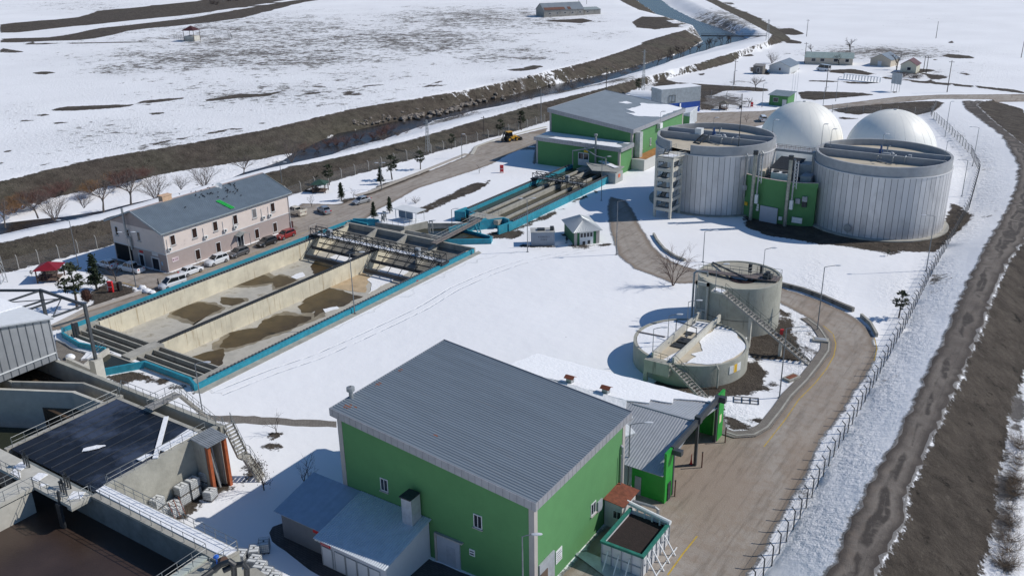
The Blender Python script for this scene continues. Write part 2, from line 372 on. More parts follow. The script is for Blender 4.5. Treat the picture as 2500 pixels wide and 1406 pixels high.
for s in ([(0,660),(70,650),(130,660),(60,670)], [(100,620),(165,615),(160,628),(110,632)], [(200,610),(250,603),(250,618),(210,622)], [(700,580),(850,566),(850,572),(720,590)], [(540,598),(650,596),(660,604),(560,604)],
          [(500,628),(620,620),(730,615),(720,628),(580,636)], [(740,602),(860,600),(830,616),(770,616)], [(0,680),(100,675),(200,668),(190,678),(60,692),(0,692)], [(260,605),(330,600),(330,612),(270,618)],
          [(1480,140),(1600,140),(1750,130),(1830,150),(1800,165),(1700,168),(1600,155),(1500,155)], [(1200,500),(1330,490),(1400,470),(1480,475),(1440,495),(1330,515),(1240,512)],
          [(2100,160),(2180,120),(2300,130),(2420,180),(2330,230),(2250,210),(2140,200)], [(2170,310),(2250,285),(2490,215),(2490,260),(2200,345)]):
    BARE.append(z2(s))
z3 = lambda s, z=0.: PX(off(s, 1650, 0, 2.929), z)
for s in ([(-100,560),(0,590),(300,610),(640,632),(690,650),(620,660),(500,650),(350,650),(250,690),(190,640),(170,620),(0,600),(-100,650),(-200,660)], [(170,620),(240,640),(210,700),(280,770),(250,790),(170,800)],
          [(870,655),(1000,655),(1440,668),(1430,680),(1200,700),(1000,720),(900,715)], [(1120,785),(1300,760),(1600,735),(1850,722),(1930,735),(1850,800),(1700,830),(1500,805),(1300,820),(1150,805)],
          [(1150,835),(1320,835),(1310,850),(1180,858)], [(740,200),(800,190),(920,240),(920,260),(800,250),(740,240)], [(480,400),(540,385),(560,400),(520,412)], [(350,0),(480,60),(520,100),(600,130),(700,150),(690,165),(580,135),(450,75),(330,10)],
          [(160,530),(200,522),(210,538),(170,542)], [(1090,500),(1280,495),(1450,535),(1480,545),(1300,535),(1100,520)], [(1480,545),(1700,575),(1900,590),(2200,620),(2490,650),(2490,672),(2200,635),(1900,608),(1700,590),(1480,560)],
          [(930,572),(1170,575),(1180,590),(1000,585),(930,582)], [(1180,580),(1460,590),(1460,602),(1200,598)], [(1480,545),(1530,550),(1530,572),(1480,570)], [(1520,658),(1590,656),(1590,668),(1530,670)],
          [(1830,430),(1950,385),(2100,400),(2150,420),(2050,425),(1900,410),(1850,440)], [(1990,515),(2060,520),(2110,535),(2060,545)], [(1780,535),(1860,530),(1950,545),(1930,568),(1820,570)],
          [(2210,720),(2330,715),(2490,760),(2490,870),(2400,840),(2250,780)], [(750,270),(900,300),(900,315),(790,310)], [(930,280),(1000,278),(1010,295),(950,305)], [(1700,350),(1740,352),(1740,358)], [(530,480),(640,480),(670,530),(540,535)], [(850,480),(890,490),(850,520),(820,530)], [(660,525),(840,525),(840,535),(700,540)], [(1590,515),(1720,520),(1760,510),(1740,530),(1600,528)]):
    BARE.append(z3(s))
z7 = lambda s: PX(off(s, 700, 420, 2.812))
for s in ([(850,255),(930,240),(1280,75),(1400,55),(1390,75),(1310,130),(1150,190),(930,290),(900,290)], [(360,190),(480,175),(620,100),(700,70),(860,30),(960,-10),(1020,-10),(900,40),(700,120),(560,185),(400,225)],
          [(1320,440),(1450,405),(1600,405),(1640,420),(1560,455),(1440,460),(1340,445)], [(1500,415),(1700,330),(1900,235),(2190,95),(2190,110),(1950,235),(1750,340),(1600,400)], [(1560,495),(1650,490),(1830,500),(1850,515),(1700,518),(1580,512)], [(1860,405),(1900,400),(1980,500),(1960,515)], [(1930,500),(2150,500),(2240,490),(2230,515),(2080,530),(1970,525)],
          [(1225,560),(1222,585),(1060,660),(950,700),(960,690),(1100,610)], [(80,120),(200,90),(250,150),(150,150)], [(0,40),(60,20),(260,20),(200,60),(60,110),(0,130)]):
    BARE.append(z7(s))
zz = lambda s: PX(s)
for s in ([(1901,753),(1925,760),(1940,800),(1935,815),(1955,830),(1952,850),(1960,868),(1985,875),(1960,882),(1900,878),(1840,878),(1828,860),(1826,822),(1865,812),(1898,798)],
          [(1828,876),(1845,880),(1870,905),(1873,925),(1860,940),(1845,950),(1840,965),(1825,962),(1790,967),(1760,972),(1745,968),(1720,962),(1680,962),(1600,945),(1590,925),(1700,940),(1800,905)],
          [(1855,950),(1880,935),(1900,935),(1898,945),(1870,958)], [(1900,968),(1940,955),(1950,960),(1915,985)], [(1980,800),(1995,792),(2003,808),(1990,815)], [(2040,765),(2090,790),(2110,815),(2085,800),(2050,778)],
          [(1600,510),(1700,525),(1797,523),(1822,533),(1813,550),(1871,575),(2016,597),(2069,601),(2119,612),(2284,616),(2321,583),(2366,550),(2375,535),(2350,505),(2325,495),(2306,540),(2250,560),(2000,540),(1700,500)],
          [(2150,620),(2180,612),(2200,620),(2170,626)], [(2405,560),(2420,550),(2430,535),(2400,545)], [(640,1087),(650,1078),(680,1078),(690,1087),(680,1098),(652,1098)], [(655,1055),(690,1055),(685,1068),(660,1068)],
          [(500,1178),(560,1158),(578,1158),(560,1190),(520,1212),(490,1228),(480,1245),(450,1275),(420,1265),(400,1245)], [(600,1135),(640,1130),(645,1155),(600,1170)],
          [(215,715),(240,700),(265,690),(285,692),(350,712),(290,725),(230,742)], [(210,745),(255,735),(330,722),(330,730),(270,745),(205,760)], [(60,670),(80,668),(85,678)],
          [(395,1020),(470,1008),(497,1012),(510,1030)], [(253,920),(330,905),(480,950),(478,962),(330,925),(300,940)], [(140,825),(165,830),(270,850),(250,880),(160,870)],
          [(100,660),(135,655),(150,668),(110,685)], [(560,1186),(580,1190),(572,1200),(555,1196)]):
    BARE.append(zz(s))
for p in off([(1090,120),(1130,230),(1200,260),(1270,265),(1400,235),(1410,255),(1300,330),(1180,340),(1110,300)], 1400, 940, 3.017),: BARE.append(PX(p))
for c in ((1376,819,9,4),(30,302,10,3),(452,270,6,3),(380,227,12,2),(145,333,7,3),(1290,165,20,4),(2085,540,14,5),(2255,172,30,4),(2000,640,6,2),(1530,700,2,2),(1992,603,5,2),(1643,697,9,4),(1080,50,10,2),(2160,65,7,2),(2232,64,6,2),(2377,74,8,3),(2325,103,12,3),(2477,16,5,2),(2362,38,4,2),(1990,36,3,1)): BARE.append(epx(*c, z=2 if c[1] < 250 and c[0] < 1500 else 0))
bare = np.full(len(DV), -6.0)
for p in BARE:
    q = xy(p); lo = q.min(0)-6; hi = q.max(0)+6; m = (DV[:, 0] > lo[0]) & (DV[:, 0] < hi[0]) & (DV[:, 1] > lo[1]) & (DV[:, 1] < hi[1])
    if m.any(): bare[m] = np.maximum(bare[m], np.clip(sd(DV[m], p), -6, 6))
MOT = [(650,170,950,170,.74,2),(330,350,450,80,.62,2),(1150,60,500,60,.8,2),(2250,60,300,50,.35,0),(2010,1330,90,160,.42,.5),(2090,1120,80,160,.42,1),(2160,960,70,150,.42,1),(2230,820,60,120,.42,1),(2290,700,60,110,.42,1),(2400,420,60,120,.42,2),(2330,330,60,60,.42,1),(250,420,300,25,.5,2),(60,300,120,80,.45,2),(1450,90,200,40,.5,2),(1730,1180,170,210,1.3,0),(1990,900,90,260,.6,0),(1950,1150,60,150,.9,0),(1800,300,90,30,.5,0),(600,150,700,60,.86,2),(1000,110,480,60,.86,2),(1250,140,260,45,.75,2),(650,240,600,70,.68,2),(900,190,250,35,.6,2),(300,170,260,30,.7,2),(200,20,300,30,.6,2),(1050,290,350,22,.9,-1),(820,350,200,25,1.1,-1),(500,410,250,40,.35,-1),(1400,220,250,20,1.1,-1),(1750,60,180,40,.9,0),(2150,130,300,28,.9,0),(2320,180,200,40,.5,0),(2450,1250,60,200,1.1,-1),(2480,1000,40,120,1.1,-1),(1800,215,160,45,.5,0),(1750,250,120,25,1.2,0),(1600,145,60,25,1,0),(1100,330,200,30,.4,1),(2350,540,60,60,.5,1),(2190,700,60,60,.25,1),(2100,900,60,120,.35,1),(2020,1100,60,130,.4,1),(1960,1280,60,120,.45,1),(2340,380,70,90,.4,1),(2420,460,60,80,.35,2),(2400,1050,50,400,.2,1),(700,380,200,30,.7,0)]
mot = np.zeros(len(DV))
for cx, cy, rx, ry, s, z in MOT:
    # pixel-aligned ellipses converted to plant ellipses
    c = np.array(g(cx, cy, z)[:2]); a = np.array(g(cx+rx, cy, z)[:2])-c; b1 = np.array(g(cx, max(cy-ry, -60), z)[:2]); b2 = np.array(g(cx, cy+ry, z)[:2]); b = (b1-b2)/2; c = (b1+b2)/2
    Mi = np.linalg.inv(np.stack([a, b], 1)); q = (DV-c)@Mi.T; mot = np.maximum(mot, s*np.clip(1.25-np.hypot(q[:, 0], q[:, 1]), 0, 1))
track = np.full(len(DV), 9.0)
for l in (PX(off([(2230,510),(1900,560),(1600,620),(1400,690),(1150,800),(940,930),(700,1045),(450,1160),(200,1270),(-100,1370),(-500,1530)], 700, 420, 2.812)),):
    q = xy(l); d = dist(DV, q)
    for i in range(len(q)-1):
        a, b = q[i], q[i+1]; L = np.hypot(*(b-a)); n = np.array([-(b-a)[1], (b-a)[0]])/L; t = ((DV-a)@(b-a))/L**2; s = (DV-a)@n; m = (t >= -.02) & (t <= 1.02) & (np.abs(s) < 6); track[m] = s[m]
inner = (beyond(DV, TO))
kindv = np.where(inner & ~beyond(DV, FCr), 1.0, 0.0)
rd = [sd(DV, p) for nm, p in zones if nm in ('road', 'gravel_road')]; rdist = np.max(rd, 0)
def surface_obj(nm, mat):
    idx = names.index(nm); F = DF[cls == idx]; u, inv = np.unique(F, return_inverse=True); F2 = inv.reshape(F.shape)
    me = bpy.data.meshes.new(nm); V3 = np.column_stack([DV[u], DZ[u]])
    me.from_pydata([tuple(x) for x in V3], [], [tuple(int(k) for k in x) for x in F2])
    for an, arr in (('bare', bare), ('mot', mot), ('edge', rdist), ('bank', kindv), ('track', track)):
        a = me.attributes.new(an, 'FLOAT', 'POINT'); a.data.foreach_set('value', arr[u].astype(np.float32))
    me.polygons.foreach_set('use_smooth', [True]*len(me.polygons)); me.materials.append(mat); me.update()
    o = bpy.data.objects.new(nm, me); COL.objects.link(o); tag(o, kind='structure'); return o
def ground_mat():
    m, nt, bs = newmat('snow_and_soil')
    geo = node(nt, 'ShaderNodeNewGeometry'); pos = geo.outputs['Position']
    b = attr(nt, 'bare'); mo = attr(nt, 'mot'); ed = attr(nt, 'edge'); bk = attr(nt, 'bank')
    n1 = noise_n(nt, .55, 6, .65); n2 = noise_n(nt, 2.6, 5, .7)
    j = math_n(nt, 'ADD', math_n(nt, 'MULTIPLY', math_n(nt, 'SUBTRACT', n1, .5), 2.6), math_n(nt, 'MULTIPLY', math_n(nt, 'SUBTRACT', n2, .5), 1.5))
    f1 = ramp_n(nt, math_n(nt, 'ADD', b, j), -.1, .16)
    # stubble: streaky noise, thresholded by the amount attribute
    sn = noise_n(nt, .045, 9, .8); sn2 = noise_n(nt, .3, 7, .8)
    st = math_n(nt, 'ADD', math_n(nt, 'MULTIPLY', sn, .4), math_n(nt, 'MULTIPLY', sn2, .6))
    th = math_n(nt, 'SUBTRACT', .648, math_n(nt, 'MULTIPLY', mo, .205))
    f2 = math_n(nt, 'MULTIPLY', ramp_n(nt, math_n(nt, 'SUBTRACT', st, th), 0, .045), .88)
    # a few specks everywhere
    vo = noise_n(nt, .8, 4, .7); f3 = math_n(nt, 'MULTIPLY', ramp_n(nt, vo, .775, .79), .8)
    f4 = math_n(nt, 'MULTIPLY', ramp_n(nt, math_n(nt, 'ADD', ed, math_n(nt, 'MULTIPLY', math_n(nt, 'SUBTRACT', n2, .5), 1.2)), -.42, -.15), .75)
    f = math_n(nt, 'MAXIMUM', math_n(nt, 'MAXIMUM', f1, f2), math_n(nt, 'MAXIMUM', f3, f4))
    d1 = noise_n(nt, .35, 6, .7); d2 = noise_n(nt, 1.1, 8, .78)
    soil = mix_n(nt, ramp_n(nt, d1, .35, .65), (.07, .057, .046), (.135, .112, .09))
    grass = mix_n(nt, ramp_n(nt, d1, .35, .65), (.07, .063, .047), (.14, .125, .095))
    soil = mix_n(nt, math_n(nt, 'MULTIPLY', bk, ramp_n(nt, noise_n(nt, .06, 4), .4, .6)), soil, grass)
    soil = mix_n(nt, math_n(nt, 'MULTIPLY', ramp_n(nt, d2, .54, .7), .75), soil, (.22, .19, .155))
    soil = mix_n(nt, ramp_n(nt, noise_n(nt, .55, 8, .78), .56, .66), soil, (.016, .013, .01))
    # pockets of snow left on the bare banks
    pk = ramp_n(nt, noise_n(nt, .9, 6, .75), .74, .76)
    f = math_n(nt, 'MULTIPLY', f, math_n(nt, 'SUBTRACT', 1, math_n(nt, 'MULTIPLY', pk, .85)))
    s1 = noise_n(nt, .03, 3, .5); snow = mix_n(nt, ramp_n(nt, s1, .35, .65), (.815, .815, .82), (.87, .87, .875))
    c = mix_n(nt, f, snow, soil); nt.links.new(c, bs.inputs['Base Color'])
    bs.inputs['Roughness'].default_value = .8; bs.inputs['Specular IOR Level'].default_value = .12
    hs = math_n(nt, 'ADD', math_n(nt, 'MULTIPLY', noise_n(nt, .5, 5, .6), .09), math_n(nt, 'MULTIPLY', noise_n(nt, .09, 3, .5), .3))
    hb = math_n(nt, 'MULTIPLY', noise_n(nt, 1.5, 7, .78), 1.1)
    # the snow of the east slope and the stubble fields is trodden and drifted
    rough_s = math_n(nt, 'MULTIPLY', math_n(nt, 'MULTIPLY', noise_n(nt, 1.1, 5, .65), mo), 1.3)
    tk_ = attr(nt, 'track'); gr = math_n(nt, 'SUBTRACT', 1, math_n(nt, 'MULTIPLY', math_n(nt, 'ABSOLUTE', math_n(nt, 'SUBTRACT', math_n(nt, 'ABSOLUTE', tk_), .8)), 5), clamp=True)
    gr = math_n(nt, 'MULTIPLY', gr, ramp_n(nt, noise_n(nt, .5, 4), .38, .6))
    hs = math_n(nt, 'SUBTRACT', math_n(nt, 'ADD', math_n(nt, 'ADD', hs, .16), rough_s), math_n(nt, 'MULTIPLY', gr, .2))
    mm_ = node(nt, 'ShaderNodeMix', data_type='FLOAT'); nt.links.new(f, mm_.inputs[0]); nt.links.new(hs, mm_.inputs[2]); nt.links.new(hb, mm_.inputs[3])
    bump_n(nt, mm_.outputs[0], 1.0, bs, .8)
    return m
def road_mat(name, c0, c1, dirt, gravel=False):
    m, nt, bs = newmat(name); ed = attr(nt, 'edge')
    n1 = noise_n(nt, .12, 5, .6); n2 = noise_n(nt, 6, 4, .7); n3 = noise_n(nt, .8, 6, .7)
    c = mix_n(nt, ramp_n(nt, n1, .35, .65), c0, c1)
    c = mix_n(nt, math_n(nt, 'MULTIPLY', ramp_n(nt, n3, .5, .68), .55), c, dirt)
    # wheel ruts follow the distance from the road edge
    if not gravel: ww = math_n(nt, 'SINE', math_n(nt, 'MULTIPLY', math_n(nt, 'ADD', ed, math_n(nt, 'MULTIPLY', n1, .6)), 3.3))
    else: ww = math_n(nt, 'SINE', math_n(nt, 'MULTIPLY', math_n(nt, 'ADD', ed, math_n(nt, 'MULTIPLY', n1, .8)), 3.0))
    c = mix_n(nt, math_n(nt, 'MULTIPLY', ramp_n(nt, math_n(nt, 'ADD', ww, math_n(nt, 'MULTIPLY', n3, 1.4)), 1.1, 1.9), .75 if gravel else .28), c, tuple(x*.55 for x in c0))
    mo = attr(nt, 'mot'); c = mix_n(nt, math_n(nt, 'MULTIPLY', ramp_n(nt, math_n(nt, 'ADD', mo, math_n(nt, 'MULTIPLY', math_n(nt, 'SUBTRACT', n3, .5), 1.6)), .1, .9), .75), c, (.29, .225, .17))
    st_ = noise_n(nt, .5, 6, .7, vscale=(2.4, .22, 1)); c = mix_n(nt, math_n(nt, 'MULTIPLY', ramp_n(nt, st_, .5, .68), .5), c, tuple(x*.5 for x in dirt))
    if gravel:
        for c_, w_ in ((1.5, .38), (3.1, .4)): c = mix_n(nt, math_n(nt, 'MULTIPLY', ramp_n(nt, math_n(nt, 'ABSOLUTE', math_n(nt, 'SUBTRACT', math_n(nt, 'ADD', ed, math_n(nt, 'MULTIPLY', n1, .5)), c_+.25)), w_, w_*.4), ramp_n(nt, n3, .3, .5)), c, (.05, .04, .033))
    # muddy margin
    c = mix_n(nt, math_n(nt, 'MULTIPLY', ramp_n(nt, math_n(nt, 'ADD', ed, math_n(nt, 'MULTIPLY', math_n(nt, 'SUBTRACT', n3, .5), 1.6)), .95, .15), .8), c, dirt)
    c = mix_n(nt, ramp_n(nt, n2, .62, .8), c, tuple(x*1.35 for x in c1)); nt.links.new(c, bs.inputs['Base Color'])
    bs.inputs['Roughness'].default_value = .85; bump_n(nt, math_n(nt, 'ADD', n2, math_n(nt, 'MULTIPLY', n3, 2.5 if gravel else .4)), .06, bs, .8); return m
surface_obj('ground', ground_mat())
surface_obj('road', road_mat('asphalt', (.31, .27, .23), (.38, .34, .295), (.22, .17, .125)))
surface_obj('gravel_road', road_mat('gravel', (.12, .10, .084), (.20, .172, .145), (.055, .042, .034), True))
def brick_mat(name, c1, c2, mort, scale=1.0, bw=.24, rh=.12):
    m, nt, bs = newmat(name); b = node(nt, 'ShaderNodeTexBrick'); gg = node(nt, 'ShaderNodeNewGeometry'); nt.links.new(gg.outputs['Position'], b.inputs['Vector'])
    b.inputs['Scale'].default_value = scale; b.inputs['Color1'].default_value = (*c1, 1); b.inputs['Color2'].default_value = (*c2, 1); b.inputs['Mortar'].default_value = (*mort, 1)
    b.inputs['Brick Width'].default_value = bw; b.inputs['Row Height'].default_value = rh; b.inputs['Mortar Size'].default_value = .02
    c = mix_n(nt, math_n(nt, 'MULTIPLY', ramp_n(nt, noise_n(nt, .8, 5, .7), .4, .7), .6), b.outputs[0], tuple(x*.5 for x in c1)); nt.links.new(c, bs.inputs['Base Color']); bs.inputs['Roughness'].default_value = .9; return m
PAVE = brick_mat('paving', (.24, .215, .185), (.2, .18, .155), (.09, .08, .07), 1, .5, .25)
surface_obj('brick_path', PAVE)
surface_obj('pavement', brick_mat('dark_paving', (.1, .092, .088), (.075, .07, .068), (.03, .028, .027), 1, .5, .25))
def water_mat(name, col, rough=.08, bscale=1.2, bd=.03, var=None):
    m, nt, bs = newmat(name); c = mix_n(nt, ramp_n(nt, noise_n(nt, .25, 5, .65), .35, .65), col, var or tuple(x*1.6 for x in col)); nt.links.new(c, bs.inputs['Base Color'])
    bs.inputs['Roughness'].default_value = rough; bs.inputs['IOR'].default_value = 1.33; bump_n(nt, noise_n(nt, bscale, 4), bd, bs, .6); return m
surface_obj('river', water_mat('river_water', (.018, .02, .022), .25, .6, .08, (.05, .04, .032)))
# ---------------------------------------------------------------- shared materials
TEAL = M('teal_paint', (.02, .25, .34), .65, var=.2, scale=1.5, stain_sheen=((.16, .23, .25), 1.4, .58, (1, 1, 2)))
TEALD = TEAL
CONC = M('concrete', (.36, .345, .30), .85, var=.2, scale=.7, stain_sheen=((.16, .15, .135), .5, .6, (2.5, 2.5, .5)), bump=.02, bscale=6)
CONCL = M('pale_concrete', (.5, .48, .42), .85, var=.12, scale=.9, stain_sheen=((.3, .28, .24), .7, .62, (2, 2, .4)))
CREAM = M('limed_concrete', (.62, .57, .44), .85, var=.14, scale=.5, stain_sheen=((.33, .24, .13), 1.5, .56, (1.6, 1.6, .08)), bump=.02)
FLOORC = M('basin_floor', (.46, .435, .375), .8, var=.2, scale=.35, stain_sheen=((.30, .27, .21), .35, .55))
DAMP = M('damp_floor', (.24, .205, .145), .6, var=.25, scale=.6)
PUD = M('puddle', (.07, .047, .02), .3, spec=.25, var=.35, scale=.5, stain_sheen=((.14, .105, .05), .8, .6))
RUSTY = M('rust_stain', (.46, .35, .22), .8, var=.2, scale=.7, stain_sheen=((.34, .19, .09), .6, .6))
SNOW = M('snow_patch', (.85, .855, .865), .7, var=.03, scale=.8, bump=.08, bscale=2.5, spec=.3)
STEEL = M('galvanised_steel', (.33, .345, .35), .5, .4, var=.2)
DARK = M('dark_steel', (.045, .05, .055), .55, .3, var=.4, scale=4)
RAIL = M('grey_railing', (.21, .225, .23), .5, .3, var=.2)
GREYP = M('grey_paint', (.33, .35, .37), .5)
WHITE = M('white_paint', (.72, .73, .72), .5, var=.06)
BLACK = M('black_rubber', (.02, .02, .022), .7)
WDARK = water_mat('dark_channel_water', (.022, .024, .016), .06, 2, .01)
WOLIVE = water_mat('olive_water', (.04, .038, .022), .12, 1.5, .015, (.055, .05, .032))
def wall(mb, pts, t, z0, z1, closed=False):
    n = len(pts)
    for i in range(n if closed else n-1):
        a = Vector((*pts[i][:2], 0)); b = Vector((*pts[(i+1) % n][:2], 0)); d = (b-a).normalized(); q = Vector((-d.y, d.x, 0))*t/2
        e = d*(t/2-.003*(i % 2))
        A, Bq = a-e, b+e
        za = z1 if not isinstance(z1, (list, tuple)) else z1[i]; zb = z1 if not isinstance(z1, (list, tuple)) else z1[(i+1) % n]
        lo = [(*(A-q).xy, z0), (*(Bq-q).xy, z0), (*(Bq+q).xy, z0), (*(A+q).xy, z0)]
        k = .004*(i % 3)
        mb.hexa(lo, [(*(A-q).xy, za-k), (*(Bq-q).xy, zb-k), (*(Bq+q).xy, zb-k), (*(A+q).xy, za-k)])
    return mb
def railing(mb, pts, h=1.05, step=1.5, r=.03, mid=True, ends=True):
    for i in range(len(pts)-1):
        a, b = Vector(pts[i]), Vector(pts[i+1]); L = (b-a).length; n = max(1, round(L/step)); up = Vector((0, 0, h))
        mb.tube([a+up, b+up], r, 5)
        if mid: mb.tube([a+up*.52, b+up*.52], r*.8, 4)
        for k in range(n+1):
            if k == n and i < len(pts)-2: continue
            p = a.lerp(b, k/n); mb.tube([p, p+up], r, 5)
    return mb
def stairs(mb, a, b, width, n, th=.05):
    """open treads and stringers from a (low) to b (high)"""
    a, b = Vector(a), Vector(b); d = Vector((b.x-a.x, b.y-a.y, 0)).normalized(); q = Vector((-d.y, d.x, 0))*width/2
    for s in (-1, 1): mb.beam(a+q*s, b+q*s, .08, .28)
    for k in range(n):
        p = a.lerp(b, (k+.5)/n); mb.beam(p-q, p+q, .28, th)
    return mb
def patch(name, poly, z, mat, parent, h=.012, seed=3, amp=.12, step=.5):
    """thin irregular layer (snow, puddle, stains) lying on a surface"""
    p = jag(jag(poly, step*3, amp*1.3, seed=seed), step*.4, amp*.5, seed=seed+9); mb = MB().prism([q[:2] for q in p], z, z+h); return mb.obj(name, mat, parent)
def rack(mb, x, y0, y1, z, w=.45, step=.62):
    """toothed rail on a tank wall"""
    y = y0
    mb.box(x-w/2, y0, z, x+w/2, y1, z+.06)
    while y < y1-.3:
        mb.box(x-w/2+.03, y, z+.05, x+w/2-.03, y+step*.42, z+.26); y += step
    mb.box(x-.05, y0, z+.26, x+.05, y1, z+.31)
RACK = M('rack_rail', (.13, .135, .14), .6, .2, var=.3, scale=3)
# ---------------------------------------------------------------- twin grit basin
tk = thing('settling_basin', (-108, 96, 0), 'long empty twin concrete basin with turquoise outer walls in front of the pink building', 'basin')
fl = -2.55
MB().box(-124.3, 65.4, fl-.3, -92.4, 127.3, fl).obj('floor', FLOORC, tk)
m = MB(); m.box(-123.9, 71.2, fl, -122.8, 127, .42); m.obj('long_wall', CREAM, tk)
m = MB(); m.box(-93.3, 71.2, fl, -92.5, 127, .42); m.obj('long_wall', CREAM, tk)
m = MB(); m.box(-108.5, 70.9, fl, -107.75, 121.5, .42); m.obj('dividing_wall', CREAM, tk)
m = MB(); m.box(-124.25, 66.2, -.3, -123.9, 128.6, 1.0); m.obj('parapet', TEAL, tk)
m = MB(); m.box(-92.5, 64.6, -.3, -92.1, 127.3, .78); m.obj('parapet', TEAL, tk)
m = MB(); rack(m, -123.25, 71.5, 126, .42, .7); m.obj('rack_rail', RACK, tk)
m = MB(); rack(m, -92.95, 67.5, 126, .42, .6); m.obj('rack_rail', RACK, tk)
m = MB()
for k in range(100): m.box(-108.42, 71.2+k*.5, .42, -107.83, 71.42+k*.5, .56)
m.box(-108.45, 71, .5, -108.3, 121, .66); m.box(-107.95, 71, .5, -107.8, 121, .66); m.obj('cable_tray', DARK, tk)
# hopper end, sloping back wall, partition fins
m = MB(); m.hexa([(-123.9,119.5,fl),(-92.6,119.5,fl),(-92.6,127.3,fl),(-123.9,127.3,fl)], [(-123.9,119.6,fl+.05),(-92.6,119.6,fl+.05),(-92.6,127.3,-.2),(-123.9,127.3,-.2)]); m.obj('sloping_end', M('wet_dark_concrete', (.2, .19, .165), .6, var=.3, scale=.8), tk)
for x in (-123.2, -115.7, -108.1, -100.4): MB().prism([(x-.22, 120.5), (x+.22, 120.5), (x+.22, 127.5), (x-.22, 127.5)], fl, [-.6, -.6, .95, .95]).obj('partition_wall', CONC, tk)
m = MB(); m.box(-124, 127.3, -2, -92.2, 127.75, .9); m.obj('end_wall', CONC, tk)
# outlet launders at the near end
m = MB()
for x0, x1 in ((-122.7, -109.3), (-107.2, -94.6)):
    for y in (66.6, 67.9, 69.2, 70.35): m.box(x0, y, fl if y in (66.6, 70.35) else -1.0, x1, y+.22, .3 if y != 67.9 else .22)
    m.box(x0, 66.85, -.95, x1, 70.3, -.8)
m.obj('launder', CONC, tk)
m = MB(); m.box(-123.9, 65.1, fl, -92.5, 65.45, .2); m.box(-109.3, 65.5, fl, -107.2, 71.1, .46); m.box(-123.9, 65.5, fl, -122.9, 71.1, .4); m.box(-94.5, 65.5, fl, -92.5, 71.1, .4); m.obj('near_wall', CONC, tk)
m = MB()
for x0, x1 in ((-122.7, -109.3), (-107.2, -94.6)): m.box(x0, 66.9, -.8, x1, 70.3, -.45)
m.obj('water', WDARK, tk)
z4 = lambda s: PX(off(s, 0, 400, 3.125), fl)
z7p = lambda s: PX(off(s, 700, 420, 2.812), fl)
for i, s in enumerate(([(1305,1145),(1400,1090),(1500,1065),(1620,1065),(1680,1100),(1640,1130),(1570,1165),(1490,1210)], [(1595,920),(1700,880),(1850,850),(2010,840),(2080,880),(2085,910),(1900,930),(1800,930)], [(1680,1020),(1850,1030),(1870,1050),(1780,1080),(1690,1060),(1700,1040)], [(2085,870),(2130,850),(2190,860),(2260,890),(2170,930),(2100,950)],
                       [(1740,1280),(1960,1250),(2000,1200),(2110,1160),(2230,1165),(2370,1165),(2380,1190),(2200,1260),(2050,1320),(1990,1340),(1800,1406),(1720,1410),(1690,1400),(1700,1350),(1770,1300)], [(1700,1400),(1440,1480),(1380,1500),(1360,1540),(1500,1620),(1700,1530)], [(2480,935),(2499,940),(2499,1080),(2380,1130),(2290,1140),(2280,1090),(2400,1020)])):
    grow_ = lambda P_: [((q[0]-sum(t[0] for t in P_)/len(P_))*1.2+sum(t[0] for t in P_)/len(P_), (q[1]-sum(t[1] for t in P_)/len(P_))*1.3+sum(t[1] for t in P_)/len(P_)) for q in P_]
    if i < 5: patch('damp_stain', grow_(z4(s)), fl+.002+.0003*i, DAMP, tk, .003, i+30, .5, .8)
    patch('puddle', z4(s), fl+.009+.001*i, PUD, tk, .006, i, .3, .7)
for i, s in enumerate(([(90,890),(280,795),(460,840),(510,850),(390,920),(250,960),(180,1000),(200,930)], [(0,1000),(60,990),(150,1000),(80,1040),(0,1075)], [(160,650),(190,610),(330,640),(250,690),(190,720)])):
    patch('puddle', z7p(s), fl+.018+.001*i, PUD, tk, .006, i+9, .3, .7)
patch('rust_stain', z7p([(290,790),(400,720),(520,690),(590,730),(560,760),(540,830),(430,815)]), fl+.027, RUSTY, tk, .004)
for i, s in enumerate(([(600,700),(640,670),(700,645),(840,685),(640,790),(570,835),(585,770),(560,740)], [(360,560),(470,600),(350,625),(290,590)], [(60,700),(110,690),(130,715),(70,735),(30,725)], [(250,945),(340,925),(360,940),(270,965)], [(500,1000),(560,960),(640,940),(520,1010)])):
    patch('snow', z7p(s), fl+.03, SNOW, tk, .05, i+3, .2)
# influent channel, side platform and turquoise parapets at the near end
ic = thing('inlet_channel', (-112, 63.5, 0), 'turquoise angled inlet channel at the near end of the long basin', 'channel')
m = MB(); wall(m, [(-124.0, 65.9), (-122.2, 64.9), (-117.0, 64.1), (-112.2, 65.0)], .3, -.3, 1.15); m.obj('parapet', TEAL, ic)
m = MB(); wall(m, [(-111.9, 65.2), (-111.2, 63.2), (-110.4, 61.0), (-109.5, 59.6)], .35, -.3, .95); m.obj('side_wall', CONCL, ic)
m = MB(); wall(m, [(-107.0, 60.2), (-103.7, 65.4), (-94.2, 65.35), (-92.3, 64.6)], .35, -.3, 1.0); m.obj('parapet', TEAL, ic)
MB().prism([(-111.7, 65.0), (-109.4, 60.0), (-107.1, 60.6), (-103.9, 65.2)], .05, .2).obj('water', WDARK, ic)
m = MB(); railing(m, [(-123.6, 65.5, 1.1), (-122.2, 64.9, 1.1), (-120.2, 64.6, 1.1)], 1.0); railing(m, [(-113.4, 64.8, 1.1), (-112.1, 65, 1.1), (-110.9, 62.4, .9)], 1.0); m.obj('railing', RAIL, ic)
m = MB(); m.box(-121.6, 66.0, .3, -121.2, 66.9, 2.2); m.box(-121.6, 66.0, 2.2, -120.4, 66.2, 2.35); m.box(-120.7, 66, .3, -120.4, 66.2, 2.2); m.obj('sluice_gate', DARK, ic)
